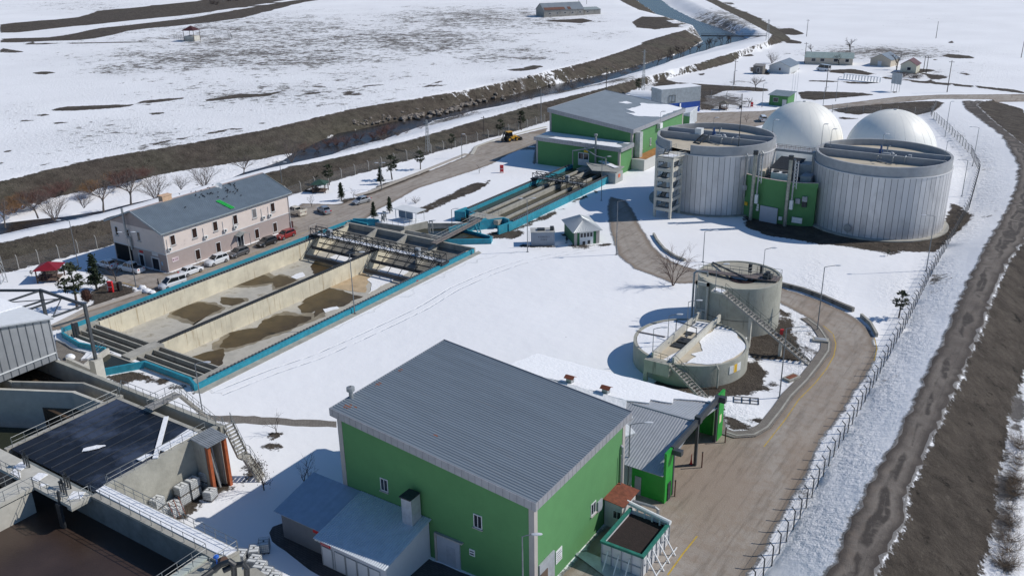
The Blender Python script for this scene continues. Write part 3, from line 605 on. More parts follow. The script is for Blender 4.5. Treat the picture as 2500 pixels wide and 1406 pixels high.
ap = MB(); ap.prism([(-92.1, 64), (-90.9, 64.5), (-91.0, 128), (-92.1, 128.6)], .0, .06); tag(ap.obj('concrete_apron', CONC), kind='structure')
pf = MB(); pf.prism([g(*p)[:2] for p in ((134,822),(168,830),(236,860),(260,880),(225,890),(214,896),(160,890),(140,870))], .02, .1); tag(pf.obj('paved_yard', PAVE), kind='structure')
sp_ = tag(patch('snow_ridge', PX([(140,818),(160,826),(190,838),(222,852),(250,858),(246,872),(215,880),(200,882),(212,866),(180,856),(158,842),(132,832)]), .1, SNOW, None, .28), 'jagged ridge of melting snow on the paved yard below the turquoise inlet wall', 'snow pile')
tag(MB().ell((*g(173, 877)[:2], .35), .75, .6, .45, 12, 7, .08).obj('snow_heap', SNOW, None, True), 'small round snow heap on the brown paved yard beside the basin', 'snow pile')
# ---------------------------------------------------------------- scraper bridges
def scraper(name, x0, x1, y, zr, label, bays, cab, arms, w=1.5, zt=1.25, snow=True):
    t = thing(name, ((x0+x1)/2, y, zr), label, 'bridge'); z0 = zr+.45; z1 = z0+zt
    for s in (-1, 1):
        m = MB(); yy = y+s*w/2
        m.beam((x0, yy, z0), (x1, yy, z0), .22); m.beam((x0, yy, z1), (x1, yy, z1), .13); m.beam((x0, yy, z0-.35), (x1, yy, z0-.35), .12)
        for k in range(bays):
            a = x0+(x1-x0)*k/bays; b = x0+(x1-x0)*(k+1)/bays
            m.beam((a, yy, z0-.35), (a, yy, z1), .1); m.beam((a, yy, z0) if k % 2 else (a, yy, z1), (b, yy, z1) if k % 2 else (b, yy, z0), .1)
        m.beam((x1, yy, z0), (x1, yy, z1), .08)
        m.obj('truss', DARK, t)
    m = MB(); m.box(x0, y-w/2+.07, z0-.03, x1, y+w/2-.07, z0+.03); m.obj('deck', STEEL, t)
    if snow:
        m = MB(); a = x0+1.5
        while a < x1-2:
            b = min(a+rng.uniform(2, 4), x1-1); m.add(*(lambda q: (q.v, q.f))(MB().box(a, y-w/2+.2, z0+.032, b-.25, y+w/2-.25, z0+.12))); a = b
        m.obj('snow', SNOW, t)
    for x in (x0+.1, (x0+x1)/2, x1-.1):
        m = MB(); m.box(x-.45, y-w/2-.35, zr, x+.45, y+w/2+.35, zr+.34)
        for s in (-1, 1): m.ell((x, y+s*(w/2+.35), zr+.2), .25, .25, .22, 8, 5)
        m.obj('carriage', DARK, t)
    for cx in cab: MB().box(cx-.45, y-.35, z0+.05, cx+.45, y+.35, z0+1.5).obj('control_cabinet', GREYP, t)
    for (a0, a1) in arms:
        n = max(3, round((a1-a0)/2.4))
        for k in range(n+1):
            m = MB(); xx = a0+(a1-a0)*k/n; m.beam((xx, y-w/2, z0), (xx, y-4.6, fl+.9 if zr < 1.2 else zr-1.1), .09); m.beam((xx, y+.3, z0), (xx, y-3.0, fl+1.9 if zr < 1.2 else zr-.8), .07)
            m.obj('scraper_arm', DARK, t)
        m = MB(); m.beam((a0, y-4.6, fl+.8), (a1, y-4.6, fl+.8), .14, .75); m.beam((a0, y-2.6, fl+1.95), (a1, y-2.6, fl+1.95), .14, .6); m.beam((a0, y-.6, fl+2.3), (a1, y-.6, fl+2.3), .1, .2)
        m.obj('scraper_blade', M('scraper_grey', (.06, .063, .068), .6), t)
    return t
sc = scraper('scraper_bridge', -123.9, -92.2, 118.2, .72, 'long dark lattice scraper bridge across the twin basin with snow on its deck', 22, (-119.5, -98.0), ((-122, -109.2), (-107, -94)))
m = MB(); railing(m, [(-124, 117.2, 1.2), (-124, 119.3, 1.2), (-121, 119.3, 1.2)], 1.6, 1.2); m.obj('railing', RAIL, sc)
# ---------------------------------------------------------------- junction works between the two basins
jw = thing('distribution_chamber', (-106, 130.5, 0), 'grey concrete distribution chamber with open channels between the two turquoise basins', 'concrete structure')
m = MB(); wall(m, [(-123.2, 128.9), (-118.5, 131.0)], .3, -.2, 1.4); wall(m, [(-123.4, 128.4), (-119.0, 128.2)], .3, -.2, 1.25); m.obj('parapet', TEAL, jw)
m = MB(); wall(m, [(-118.6, 127.9), (-110.3, 127.9), (-110.3, 129.6), (-100.3, 129.6)], .3, -1.5, .95); wall(m, [(-118.3, 131.2), (-113, 132.5), (-101.5, 139.5)], .3, -1, 1.0); m.obj('channel_wall', CONC, jw)
MB().prism([(-118.2, 128.3), (-110.5, 128.3), (-110.5, 129.9), (-101, 129.9), (-101.3, 138.8), (-112, 131.8)], -.3, .2).obj('water', WDARK, jw)
m = MB(); m.prism([(-117.2, 128.6), (-110.4, 129.4), (-108.6, 134.6), (-114.6, 134.9)], .2, 1.55); m.obj('platform', CONC, jw)
MB().prism([(-116.9, 128.8), (-110.6, 129.6), (-108.9, 134.4), (-114.4, 134.6)], 1.555, 1.66).obj('snow', SNOW, jw)
m = MB(); railing(m, [(-117.1, 128.7, 1.6), (-110.5, 129.5, 1.6), (-109.6, 132, 1.6)], 1.05, 1.3); m.obj('railing', RAIL, jw)
m = MB()
for x, y in ((-115.9, 129.6), (-104.6, 130.6), (-116.6, 130.9)):
    m.box(x-.4, y-.08, .9, x-.3, y+.08, 3.3); m.box(x+.3, y-.08, .9, x+.4, y+.08, 3.3); m.box(x-.42, y-.1, 3.2, x+.42, y+.1, 3.4); m.box(x-.15, y-.15, 2.1, x+.15, y+.15, 2.9)
m.obj('sluice_gate', STEEL, jw)
sh = thing('open_shelter', (-112.3, 133.5, 1.6), 'white flat-roofed shelter with glazed back on the platform between the basins', 'shelter')
m = MB(); m.sheet((-115.0, 134.9, 4.0), (-108.9, 134.7, 4.0), (-109.6, 132.2, 3.75), (-115.7, 132.4, 3.75), 1, 0, .12); m.obj('roof', WHITE, sh)
for x, y in ((-115.3, 132.8), (-109.9, 132.6), (-109.3, 134.4), (-114.8, 134.6), (-112.6, 132.7)): MB().box(x-.05, y-.05, 1.66, x+.05, y+.05, 3.85).obj('post', WHITE, sh)
m = MB(); m.box(-115.2, 133.6, 1.7, -111.6, 133.7, 3.6); m.obj('panel', M('bluegrey_panel', (.19, .25, .32), .3), sh)
# slanted trough and footbridge
tr = thing('outlet_trough', (-96.5, 130, 0), 'low turquoise triangular trough of still water beside the end of the long basin', 'trough')
m = MB(); wall(m, [(-100.2, 128.2), (-92.6, 133.2), (-93.3, 134.6), (-100.9, 135.6)], .35, -.2, 1.0); m.obj('trough_wall', TEAL, tr)
m = MB(); wall(m, [(-100.6, 129.8), (-101.3, 136.2)], .3, -.2, 1.0); m.obj('end_wall', CONCL, tr)
MB().prism([(-100.2, 128.6), (-93, 133.2), (-93.5, 134.4), (-100.8, 135.3)], 0, .45).obj('water', WOLIVE, tr)
fb = thing('footbridge', (-99.6, 132, 1.5), 'steel footbridge with railings rising over the channels to the second basin', 'footbridge')
m = MB(); m.beam((-99.6, 124.8, 1.3), (-99.6, 139.8, 1.9), 1.3, .16); m.obj('deck', M('bridge_deck', (.2, .17, .15), .8), fb)
m = MB()
for s in (-1, 1): railing(m, [(-99.6+s*.62, 124.8, 1.35), (-99.6+s*.62, 139.8, 1.95)], 1.05, 1.6)
m.obj('railing', RAIL, fb)
m = MB(); stairs(m, (-98.0, 137.4, 0), (-99.2, 137.9, 1.8), .7, 7); m.obj('steps', TEAL, fb)
# ---------------------------------------------------------------- second basin
t2 = thing('grit_basin', (-100.5, 163, 0), 'second long turquoise basin holding olive water in narrow parallel channels', 'basin')
MB().box(-107, 142, -1.6, -94, 190, -1.3).obj('floor', CONC, t2)
MB().box(-106.6, 142.2, -1.28, -94.3, 189.5, .72).obj('water', WOLIVE, t2)
m = MB(); m.box(-107.2, 145, -.3, -106.6, 189.8, 1.5); m.obj('side_wall', TEAL, t2)
m = MB(); m.box(-94.3, 141.2, -.3, -93.6, 187.5, 1.6); m.obj('side_wall', TEAL, t2)
for x, ww, zz_ in ((-103.4, .5, 1.15), (-100.4, .6, 1.6), (-97.3, .5, 1.15)): MB().box(x-ww/2, 144.6, -1.28, x+ww/2, 186.5, zz_).obj('channel_wall', CONC, t2)
m = MB(); m.box(-100.75, 145, 1.61, -100.6, 186, 1.72); m.obj('rail', DARK, t2)
m = MB(); rack(m, -106.95, 146, 189, 1.5, .55); m.obj('rack_rail', RACK, t2)
m = MB(); rack(m, -93.95, 143, 187, 1.6, .6); m.obj('rack_rail', RACK, t2)
m = MB(); wall(m, [(-106.9, 145.2), (-107.2, 142.0), (-105.3, 142.6)], .35, -.2, 2.0); wall(m, [(-106.2, 144.7), (-103.6, 143.6), (-103.6, 142)], .35, -.2, 1.8); wall(m, [(-99.2, 141.2), (-99.2, 139.3), (-96.3, 143.4), (-94.9, 143.0)], .35, -.2, 1.9); wall(m, [(-102.3, 133.3), (-99.4, 140.2)], .3, -.2, 1.7); wall(m, [(-94.0, 141.2), (-94.4, 138.8)], .4, -.2, 1.7); m.obj('baffle_wall', TEAL, t2)
m = MB(); m.box(-103.5, 141.5, .8, -96.4, 144.4, 1.7); m.obj('inlet_platform', CONC, t2)
m = MB(); railing(m, [(-103.4, 144.3, 1.7), (-103.4, 141.6, 1.7), (-99.5, 141.6, 1.7)], 1.1, 1.3); railing(m, [(-98, 144.2, 1.7), (-101, 144.3, 1.7)], 1.1, 1.3); m.obj('railing', RAIL, t2)
m = MB(); m.box(-104, 187, -1, -94.8, 190, 1.4); m.obj('end_platform', CONC, t2)
sc2 = scraper('grit_scraper', -107.0, -93.8, 172.4, 1.85, 'short dark lattice scraper bridge over the olive water of the second basin', 10, (-98.2,), (), 1.6, 1.15, False)
for x in (-105, -102, -99, -96): MB().beam((x, 171.9, 2.2), (x-.2, 170.3, .8), .12).beam((x+.6, 172.4, 2.2), (x+.6, 172.4, .8), .09).obj('scraper_arm', DARK, sc2)
# ---------------------------------------------------------------- aeration tanks (bottom left)
AZ = 6.1
ae = thing('aeration_tank', (-85, 45, 0), 'large raised concrete aeration tank with black cover and brown sludge at the lower left', 'tank')
BOARD = M('board_marked_concrete', (.37, .36, .31), .85, var=.16, scale=.6, stain_sheen=((.13, .125, .115), .35, .6, (1, 1, .35)), bump=.03, bscale=3)
m = MB(); wall(m, [(-130, 53.4), (-73.0, 53.4)], .5, -.5, AZ+.15); m.obj('outer_wall', BOARD, ae)
m = MB(); wall(m, [(-73.35, 53.1), (-73.35, 52.3)], .6, -.5, AZ+.1); wall(m, [(-73.65, 52.0), (-73.65, 40.2)], .5, -.5, AZ); m.obj('side_wall', BOARD, ae)
m = MB(); wall(m, [(-88.55, 52), (-88.55, 38.8)], .5, 0, AZ); m.obj('partition_wall', CONC, ae)
m = MB(); m.box(-88.8, 51.3, 1, -73.4, 51.75, AZ+.02); m.obj('partition_wall', CONC, ae)
m = MB(); wall(m, [(-130, 43.0), (-104, 44.8), (-94.2, 49.8), (-88.8, 50.0)], .4, 0, AZ-.05); m.obj('baffle_wall', CONCL, ae)
m = MB(); wall(m, [(-130, 47.2), (-103, 47.4), (-95.2, 51.7), (-88.8, 51.95)], .3, 0, AZ-.02); m.obj('baffle_wall', CONC, ae)
COVER = M('black_cover', (.011, .014, .021), .3, .0, var=.5, scale=.3, stain_sheen=((.045, .058, .09), .12, .5))  # bluish blotches: sheen of the sky painted into the cover colour
m = MB(); m.sheet((-88.2, 38.9, AZ-.08), (-73.9, 38.9, AZ-.08), (-73.9, 51.3, AZ-.02), (-88.2, 51.3, AZ-.02), 60, .03, .1); m.obj('cover', COVER, ae)
m = MB()
for k in range(1, 10): x = -88.2+14.3*k/10; m.box(x-.015, 39, AZ-.03, x+.015, 51.2, AZ+.04)
m.obj('cover_seam', M('seam', (.045, .052, .065), .5), ae)
m = MB(); m.beam(g(406, 1017, AZ+.1), g(379, 1118, AZ+.1), .5, .12); m.obj('snow', SNOW, ae)
patch('snow', [(-75.3, 51.0), (-73.8, 51.1), (-73.8, 46.8), (-74.9, 46.6), (-75.0, 48)], AZ+.05, SNOW, ae, .12, 3, .12)
patch('snow', [(-74.9, 45.4), (-74.2, 45.8), (-74.2, 44.6), (-74.9, 44.4)], AZ+.05, SNOW, ae, .1)
patch('snow', [(-81.6, 42.9), (-80.9, 43.9), (-80.1, 44.4), (-80.1, 43.6), (-80.7, 43), (-81.2, 42.3)], AZ+.05, SNOW, ae, .06, 3, .2, .3)
# water bodies
SLUDGE = M('brown_sludge', (.052, .034, .026), .32, var=.2, scale=.25, stain_sheen=((.10, .075, .06), 1.1, .66), bump=.01, bscale=5)
MB().box(-130, 47.7, .5, -88.9, 53.1, 3.9).obj('brown_water', M('muddy_water', (.075, .05, .032), .12, var=.35, scale=.4, stain_sheen=((.2, .16, .13), .5, .66)), ae)
MB().box(-130, 36, -.3, -88.9, 47.4, 1.0).obj('tank_bottom', M('dark_green_water', (.03, .034, .02), .2), ae)
SZ = 3.2
m = MB(); m.box(-130, 10, 1.5, -57.1, 38.5, SZ); m.obj('sludge', SLUDGE, ae)
m = MB(); m.box(-88.8, 36.3, 1.5, -55.0, 38.8, AZ-.4) if False else None
m = MB(); m.box(-73.4, 38.3, 1.5, -56.8, 38.75, AZ-.05); m.obj('sludge_wall', M('wet_concrete', (.17, .19, .19), .7, var=.25, scale=.8), ae)
m = MB(); m.box(-85.6, 38.3, 1.5, -73.4, 38.75, AZ-.2); m.obj('sludge_wall', _mats['wet_concrete'], ae)
m = MB(); m.box(-73.2, 38.2, AZ-.25, -54.9, 40.15, AZ); m.obj('walkway', CONC, ae)
m = MB(); m.prism([(-73.6, 39.9), (-73.5, 38.9), (-60, 38.75), (-56.3, 38.8), (-55.2, 39.0), (-55.0, 40.0), (-60, 40.0), (-66, 39.95)], AZ+.004, AZ+.1); m.obj('snow', SNOW, ae)
m = MB(); m.box(-100, 36.2, AZ-.35, -73.3, 38.3, AZ); m.obj('walkway', CONCL, ae)
m = MB(); m.prism([(-73.3, 38.25), (-73.3, 36.2), (-74.0, 36.2), (-74.0, 38.25)], AZ-.6, AZ-.355); m.obj('corbel', CONC, ae)
m = MB(); m.box(-81.8, 12, AZ-.4, -79.4, 36.19, AZ-.02); m.box(-81.6, 12, 1.5, -79.6, 36, AZ-.6); m.obj('walkway', CONCL, ae)
m = MB(); m.box(-100, 10, AZ-3, -81.9, 36.1, AZ-2.2); m.obj('dark_tank', M('blackwater', (.008, .009, .01), .15), ae)
m = MB(); m.box(-57.0, 10, 1.2, -56.6, 38.2, AZ-.1); m.box(-57.25, 10, AZ-.35, -56.55, 38.1, AZ-.11); m.obj('side_wall', M('greenish_concrete', (.42, .46, .42), .8, var=.1), ae)
m = MB(); m.box(-57.6, 10, AZ-.6, -57.3, 38.1, AZ-.3); m.obj('gutter', CONCL, ae)
m = MB(); m.prism([(-56.5, 38.1), (-56.5, 30), (-54.9, 36.5), (-54.9, 40.1), (-56.5, 40.1)], 0, AZ-.3) ; m.obj('corner_block', BOARD, ae)
for i, s in enumerate(([(-84.6, 37.9), (-83.6, 38.1), (-83.2, 37.2), (-84.3, 37.0)], [(-84.0, 36.8), (-82.6, 36.9), (-82.0, 36.4), (-83.6, 36.3)], [(-81.2, 38.0), (-80.2, 38.1), (-79.9, 37.0), (-81.0, 36.7)], [(-75.3, 37.7), (-74.4, 38.2), (-73.8, 37.5), (-74.6, 36.6)], [(-79.3, 37), (-78.6, 37.2), (-78.7, 36.5)])):
    patch('snow', s, AZ+.004, SNOW, ae, .06, i, .15, .3)
m = MB()
railing(m, [(-88.3, 39.2, AZ), (-88.3, 51.6, AZ)], 1.05, 1.45)
railing(m, [(-88.3, 51.8, AZ), (-89.8, 53.2, AZ)], 1.05, 1.4)
railing(m, [(-89.8, 53.15, AZ+.1), (-83.0, 53.15, AZ+.1)], 1.05, 1.4); railing(m, [(-81.4, 53.15, AZ+.1), (-73.4, 53.15, AZ+.1)], 1.05, 1.4)
railing(m, [(-73.6, 51.9, AZ), (-73.6, 40.3, AZ)], 1.05, 1.45)
railing(m, [(-73.5, 40.1, AZ), (-55.0, 40.1, AZ)], 1.05, 1.45)
railing(m, [(-73.3, 38.35, AZ), (-56.9, 38.35, AZ), (-56.9, 12, AZ)], 1.05, 1.45)
railing(m, [(-79.4, 36.25, AZ), (-73.4, 36.25, AZ), (-73.4, 38.2, AZ)], 1.05, 1.1); railing(m, [(-95, 36.25, AZ), (-81.8, 36.25, AZ)], 1.05, 1.1)
railing(m, [(-81.75, 36.2, AZ), (-81.75, 14, AZ)], 1.05, 1.4); railing(m, [(-79.45, 36.2, AZ), (-79.45, 14, AZ)], 1.05, 1.4)
railing(m, [(-56.5, 36.6, AZ), (-55, 37.2, AZ), (-54.95, 40, AZ)], 1.05, 1.2)
m.obj('railing', RAIL, ae)
for (x, y) in ((-83.4, 37.9), (-76.4, 37.9), (-75.6, 37)):
    m = MB(); m.box(x-.5, y-.06, AZ, x-.38, y+.06, AZ+1.2); m.box(x+.38, y-.06, AZ, x+.5, y+.06, AZ+1.2); m.box(x-.52, y-.09, AZ+1.2, x+.52, y+.09, AZ+1.32); m.box(x-.08, y-.05, AZ, x+.08, y+.05, AZ+1.5); m.ell((x, y, AZ+1.5), .28, .05, .28, 8, 5); m.obj('sluice_gate', DARK, ae)
m = MB(); m.tube([(-75.2, 36.3, AZ+.9), (-75.1, 36.0, SZ-.3)], .16, 8); m.box(-75.5, 35.9, 2, -74.8, 36.15, AZ-.3); m.obj('pipe', DARK, ae)
# over-wall steps, outside stairs
st1 = thing('access_stairs', (-82, 54, 0), 'steel crossover steps climbing over the far rim of the covered tank', 'stairs')
m = MB(); m.box(-82.9, 51.2, AZ+.5, -81.5, 55.2, AZ+.62); stairs(m, (-82.2, 59.8, .1), (-82.2, 55.2, AZ+.5), 1.1, 18); m.obj('flight', M('stair_grey', (.27, .26, .24), .7), st1)
m = MB()
for x in (-82.85, -81.55): railing(m, [(x, 59.8, .1), (x, 55.2, AZ+.6), (x, 51.6, AZ+.6)], 1.05, 1.2)
m.obj('railing', RAIL, st1)
st2 = thing('outside_staircase', (-71.5, 54, 0), 'two-flight concrete staircase down the right corner of the covered tank', 'stairs')
m = MB()
for a, b, n in (((-69.2, 54.8, 0), (-70.6, 54.3, 2.6), 9), ((-71.1, 54.2, 2.7), (-73.0, 54.3, AZ), 10)): stairs(m, a, b, 1.2, n, .1)
m.box(-71.2, 53.6, 2.55, -70.5, 54.9, 2.7); m.obj('flight', CONC, st2)
m = MB()
for y in (53.7, 54.8): railing(m, [(-69.2, y+.5, 0), (-70.6, y+.1, 2.6), (-71.1, y, 2.7), (-73.0, y, AZ)], 1.05, 1.0)
m.obj('railing', RAIL, st2)
sf = thing('pipe_shaft', (-72, 51.3, 0), 'concrete shaft with orange steel columns and a small corrugated roof', 'shaft')
m = MB(); m.box(-73.39, 50.0, 0, -71.6, 50.25, AZ-.1); m.box(-73.39, 52.0, 0, -71.8, 52.3, AZ-.1); m.obj('side_wall', CONC, sf)
for y in (50.15, 52.25): MB().box(-71.45, y-.18, 0, -71.05, y+.18, AZ-.2).box(-71.7, y-.05, 0, -71.46, y+.05, AZ-.2).obj('column', M('red_lead_paint', (.36, .09, .03), .6, var=.3, scale=2), sf)
m = MB(); m.sheet((-73.4, 49.7, AZ+.25), (-73.4, 52.5, AZ+.25), (-70.7, 52.5, AZ-.05), (-70.7, 49.7, AZ-.05), 10, .05, .04); m.obj('roof', STEEL, sf)
m = MB(); m.tube([(-72.4, 51.0, AZ-.6), (-71.6, 51.2, .2)], .12, 8); m.tube([(-72.6, 51.5, AZ-.6), (-72.0, 51.6, .2)], .1, 8); m.obj('pipe', STEEL, sf)
# clad shed and portal frame over the channels
CLAD = M('ribbed_cladding', (.36, .37, .38), .42, .35, var=.12, scale=.5, stain_sheen=((.26, .28, .32), .4, .6, (1, 1, .2)))
cs = thing('clad_shed', (-112, 48, 6), 'metal-clad shed with snow-covered roof standing on the tank rim at the left edge', 'shed')
m = MB(); prof = [(53.6, 11.9), (46.6, 13.3), (40, 11.8)]
m.add([(-103.2, 53.6, AZ+.3), (-103.2, 40, AZ+.3), (-103.2, 40, 11.8), (-103.2, 46.6, 13.3), (-103.2, 53.6, 11.9), (-132, 53.6, AZ+.3), (-132, 40, AZ+.3), (-132, 40, 11.8), (-132, 46.6, 13.3), (-132, 53.6, 11.9)], [(0, 4, 3, 2, 1), (5, 6, 7, 8, 9), (0, 5, 9, 4), (1, 2, 7, 6), (0, 1, 6, 5), (4, 9, 8, 3), (3, 8, 7, 2)]); m.obj('wall', CLAD, cs)
m = MB()
for k in range(15):
    y = 53.4-k*.95; zt = 11.7+(53.6-y)/7*1.35 if y > 46.6 else 13.1-(46.6-y)/6.6*1.3; m.box(-103.2, y-.04, AZ+.3, -103.13, y+.04, zt)
m.obj('seam', M('seam_dark', (.16, .17, .18), .6), cs)
m = MB(); m.box(-103.14, 40, 7.3, -103.06, 53.4, 7.45); m.obj('edge_strip', WHITE, cs)
m = MB(); m.sheet((-132, 46.6, 13.42), (-102.8, 46.6, 13.42), (-102.8, 53.9, 11.96), (-132, 53.9, 11.96), 100, .05, .1); m.obj('roof', M('white_sheet', (.6, .62, .64), .4, .2, var=.06), cs)
m = MB(); m.sheet((-132, 39.6, 11.8), (-102.8, 39.6, 11.8), (-102.8, 46.5, 13.3), (-132, 46.5, 13.3), 100, .05, .1); m.obj('roof', _mats['white_sheet'], cs)
m = MB(); m.sheet((-132, 46.6, 13.6), (-106.6, 46.6, 13.6), (-109.5, 53.8, 12.15), (-132, 53.8, 12.15), 10, 0, .12); m.obj('snow', SNOW, cs)
m = MB(); m.box(-102.78, 46.8, 11.9, -102.7, 53.9, 12.1) if False else m.beam((-102.9, 46.7, 13.3), (-102.9, 53.9, 11.85), .08, .25); m.obj('trim', GREYP, cs)
fr = thing('steel_portal_frame', (-108, 58, 4.4), 'open dark steel portal frame beside the clad shed', 'frame')
FRM = M('frame_steel', (.07, .078, .085), .5, .3)
zt = 12.0
MB().beam((-103.2, 58.3, 4.4), (-103.2, 58.3, zt), .35).obj('post', FRM, fr); MB().beam((-113.0, 58.3, 2), (-113.0, 58.3, zt), .35).obj('post', FRM, fr)
m = MB(); m.beam((-113.2, 58.3, zt), (-103.0, 58.3, zt), .3); 
for x in (-103.2, -108, -113.0): m.beam((x, 58.1, zt-.05), (x, 53.9, zt-.05), .22)
m.beam((-113, 58.3, zt-1.5), (-113, 53.9, zt-1.4), .2); m.beam((-103.2, 58.3, zt-1.6), (-103.2, 53.9, zt-1.3), .2); m.beam((-124, 58.4, zt-.8), (-113.2, 58.3, zt), .3) if False else m.beam((-113, 58.2, zt), (-120, 54, zt), .28)
m.beam((-108, 58.1, zt-.1), (-113, 54.0, zt-.2), .1); m.beam((-108, 58.1, zt-.1), (-103.3, 54.0, zt-.2), .1); m.obj('beam', FRM, fr)
m = MB(); m.box(-103.9, 57.7, 0, -102.6, 58.9, 4.4); m.obj('pillar', CONCL, fr)
m = MB(); wall(m, [(-111, 58.9), (-104.0, 58.6)], .4, 0, 2.3); m.obj('side_wall', CONCL, fr)
# ---------------------------------------------------------------- buildings
def gp(px, py, ax, val):
    """surveyed point of the photograph lying on the vertical plane x=val (ax 0) or y=val (ax 1)"""
    d = _F+_XR*(px-1250)/FPX-_UR*(py-703)/FPX; o = np.array([0, 0, CAMH]); return tuple(o+d*(val-o[ax])/d[ax])
GREEN = M('green_render', (.095, .25, .092), .85, var=.06, scale=.6, stain_sheen=((.08, .222, .08), .8, .62, (1, 1, .5)), bump=.015, bscale=10)
TRIMP = M('beige_trim', (.42, .38, .35), .7, var=.06)
FASC = M('zinc_fascia', (.36, .36, .38), .45, .3, var=.12, scale=1.5)
ROOFG = M('grey_ribbed_roof', (.25, .29, .32), .45, .3, var=.10, scale=.5, stretch=(.25, 3, 1), stain_sheen=((.27, .28, .29), 1.2, .6, (.2, 2.5, 1)))
GLASS = M('dark_glass', (.03, .035, .045), .08, var=.2)
FRAME = M('white_frame', (.62, .62, .62), .5, var=.05)
DOORG = M('grey_door', (.38, .41, .47), .5, var=.06)
RUST = M('rust', (.19, .055, .028), .8, var=.4, scale=2)
def text(body, loc, size, mat, parent, axis='y-', name='lettering', ext=.01):
    c = bpy.data.curves.new(name, 'FONT'); c.body = body; c.size = size; c.extrude = ext; c.align_x = 'CENTER'; c.align_y = 'CENTER'
    o = bpy.data.objects.new(name, c); COL.objects.link(o); c.materials.append(mat)
    if parent: o.parent = parent; loc = Vector(loc)-Vector(parent.location)
    o.location = loc; o.rotation_euler = {'y-': (R(90), 0, 0), 'x+': (R(90), 0, R(90)), 'z': (0, 0, 0)}[axis] if isinstance(axis, str) else axis
    bpy.context.view_layer.update(); dg = bpy.context.evaluated_depsgraph_get(); me = bpy.data.meshes.new_from_object(o.evaluated_get(dg))
    n = bpy.data.objects.new(name, me); COL.objects.link(n); n.parent = o.parent; n.location = o.location; n.rotation_euler = o.rotation_euler
    bpy.data.objects.remove(o); return n
INK = M('sign_ink', (.03, .03, .05), .6); REDP = M('red_paint', (.55, .02, .025), .5); YEL = M('yellow_sign', (.75, .45, .03), .5)
def window(t, x0, y0, z0, x1, y1, z1, ax, s, glass=None, frame=None, fw=.09, mull=1, sill=True, name='window'):
    """window on a wall plane; ax 0: wall faces +-x at x0, ax 1: faces +-y at y0; s is the outward sign"""
    frame = frame or FRAME; m = MB(); a0, a1 = (y0, y1) if ax == 0 else (x0, x1); p = x0 if ax == 0 else y0
    def bar(u0, u1, v0, v1, d0, d1):
        d0, d1 = sorted((p+s*d0, p+s*d1)); m.box(d0, u0, v0, d1, u1, v1) if ax == 0 else m.box(u0, d0, v0, u1, d1, v1)
    bar(a0, a0+fw, z0, z1, -.02, .04); bar(a1-fw, a1, z0, z1, -.02, .04); bar(a0+fw, a1-fw, z1-fw, z1, -.02, .07); bar(a0+fw, a1-fw, z0, z0+fw, -.02, .07)
    for k in range(mull): u = a0+(a1-a0)*(k+1)/(mull+1); bar(u-.03, u+.03, z0+fw, z1-fw, -.02, .05)
    o = m.obj(name, frame, t)
    m = MB(); 
    d0, d1 = sorted((p+s*.004, p+s*.02)); m.box(d0, a0+fw*.6, z0+fw*.6, d1, a1-fw*.6, z1-fw*.6) if ax == 0 else m.box(a0+fw*.6, d0, z0+fw*.6, a1-fw*.6, d1, z1-fw*.6)
    m.obj('pane', glass or GLASS, o)
    if sill:
        m = MB(); d0, d1 = sorted((p, p+s*.18)); m.box(d0, a0-.08, z0-.08, d1, a1+.08, z0-.005) if ax == 0 else m.box(a0-.08, d0, z0-.08, a1+.08, d1, z0-.005); m.obj('sill', TRIMP, o)
    return o
def each(name, mat, parent, mbs): return [q.obj(name, mat, parent) for q in mbs]
def block(name, x0, y0, x1, y1, zt, mat, t):
    """walls under a roof whose corner heights are zt=(z00,z10,z11,z01)"""
    m = MB(); m.hexa([(x0, y0, -.3), (x1, y0, -.3), (x1, y1, -.3), (x0, y1, -.3)], [(x0, y0, zt[0]), (x1, y0, zt[1]), (x1, y1, zt[2]), (x0, y1, zt[3])]); return m.obj(name, mat, t)
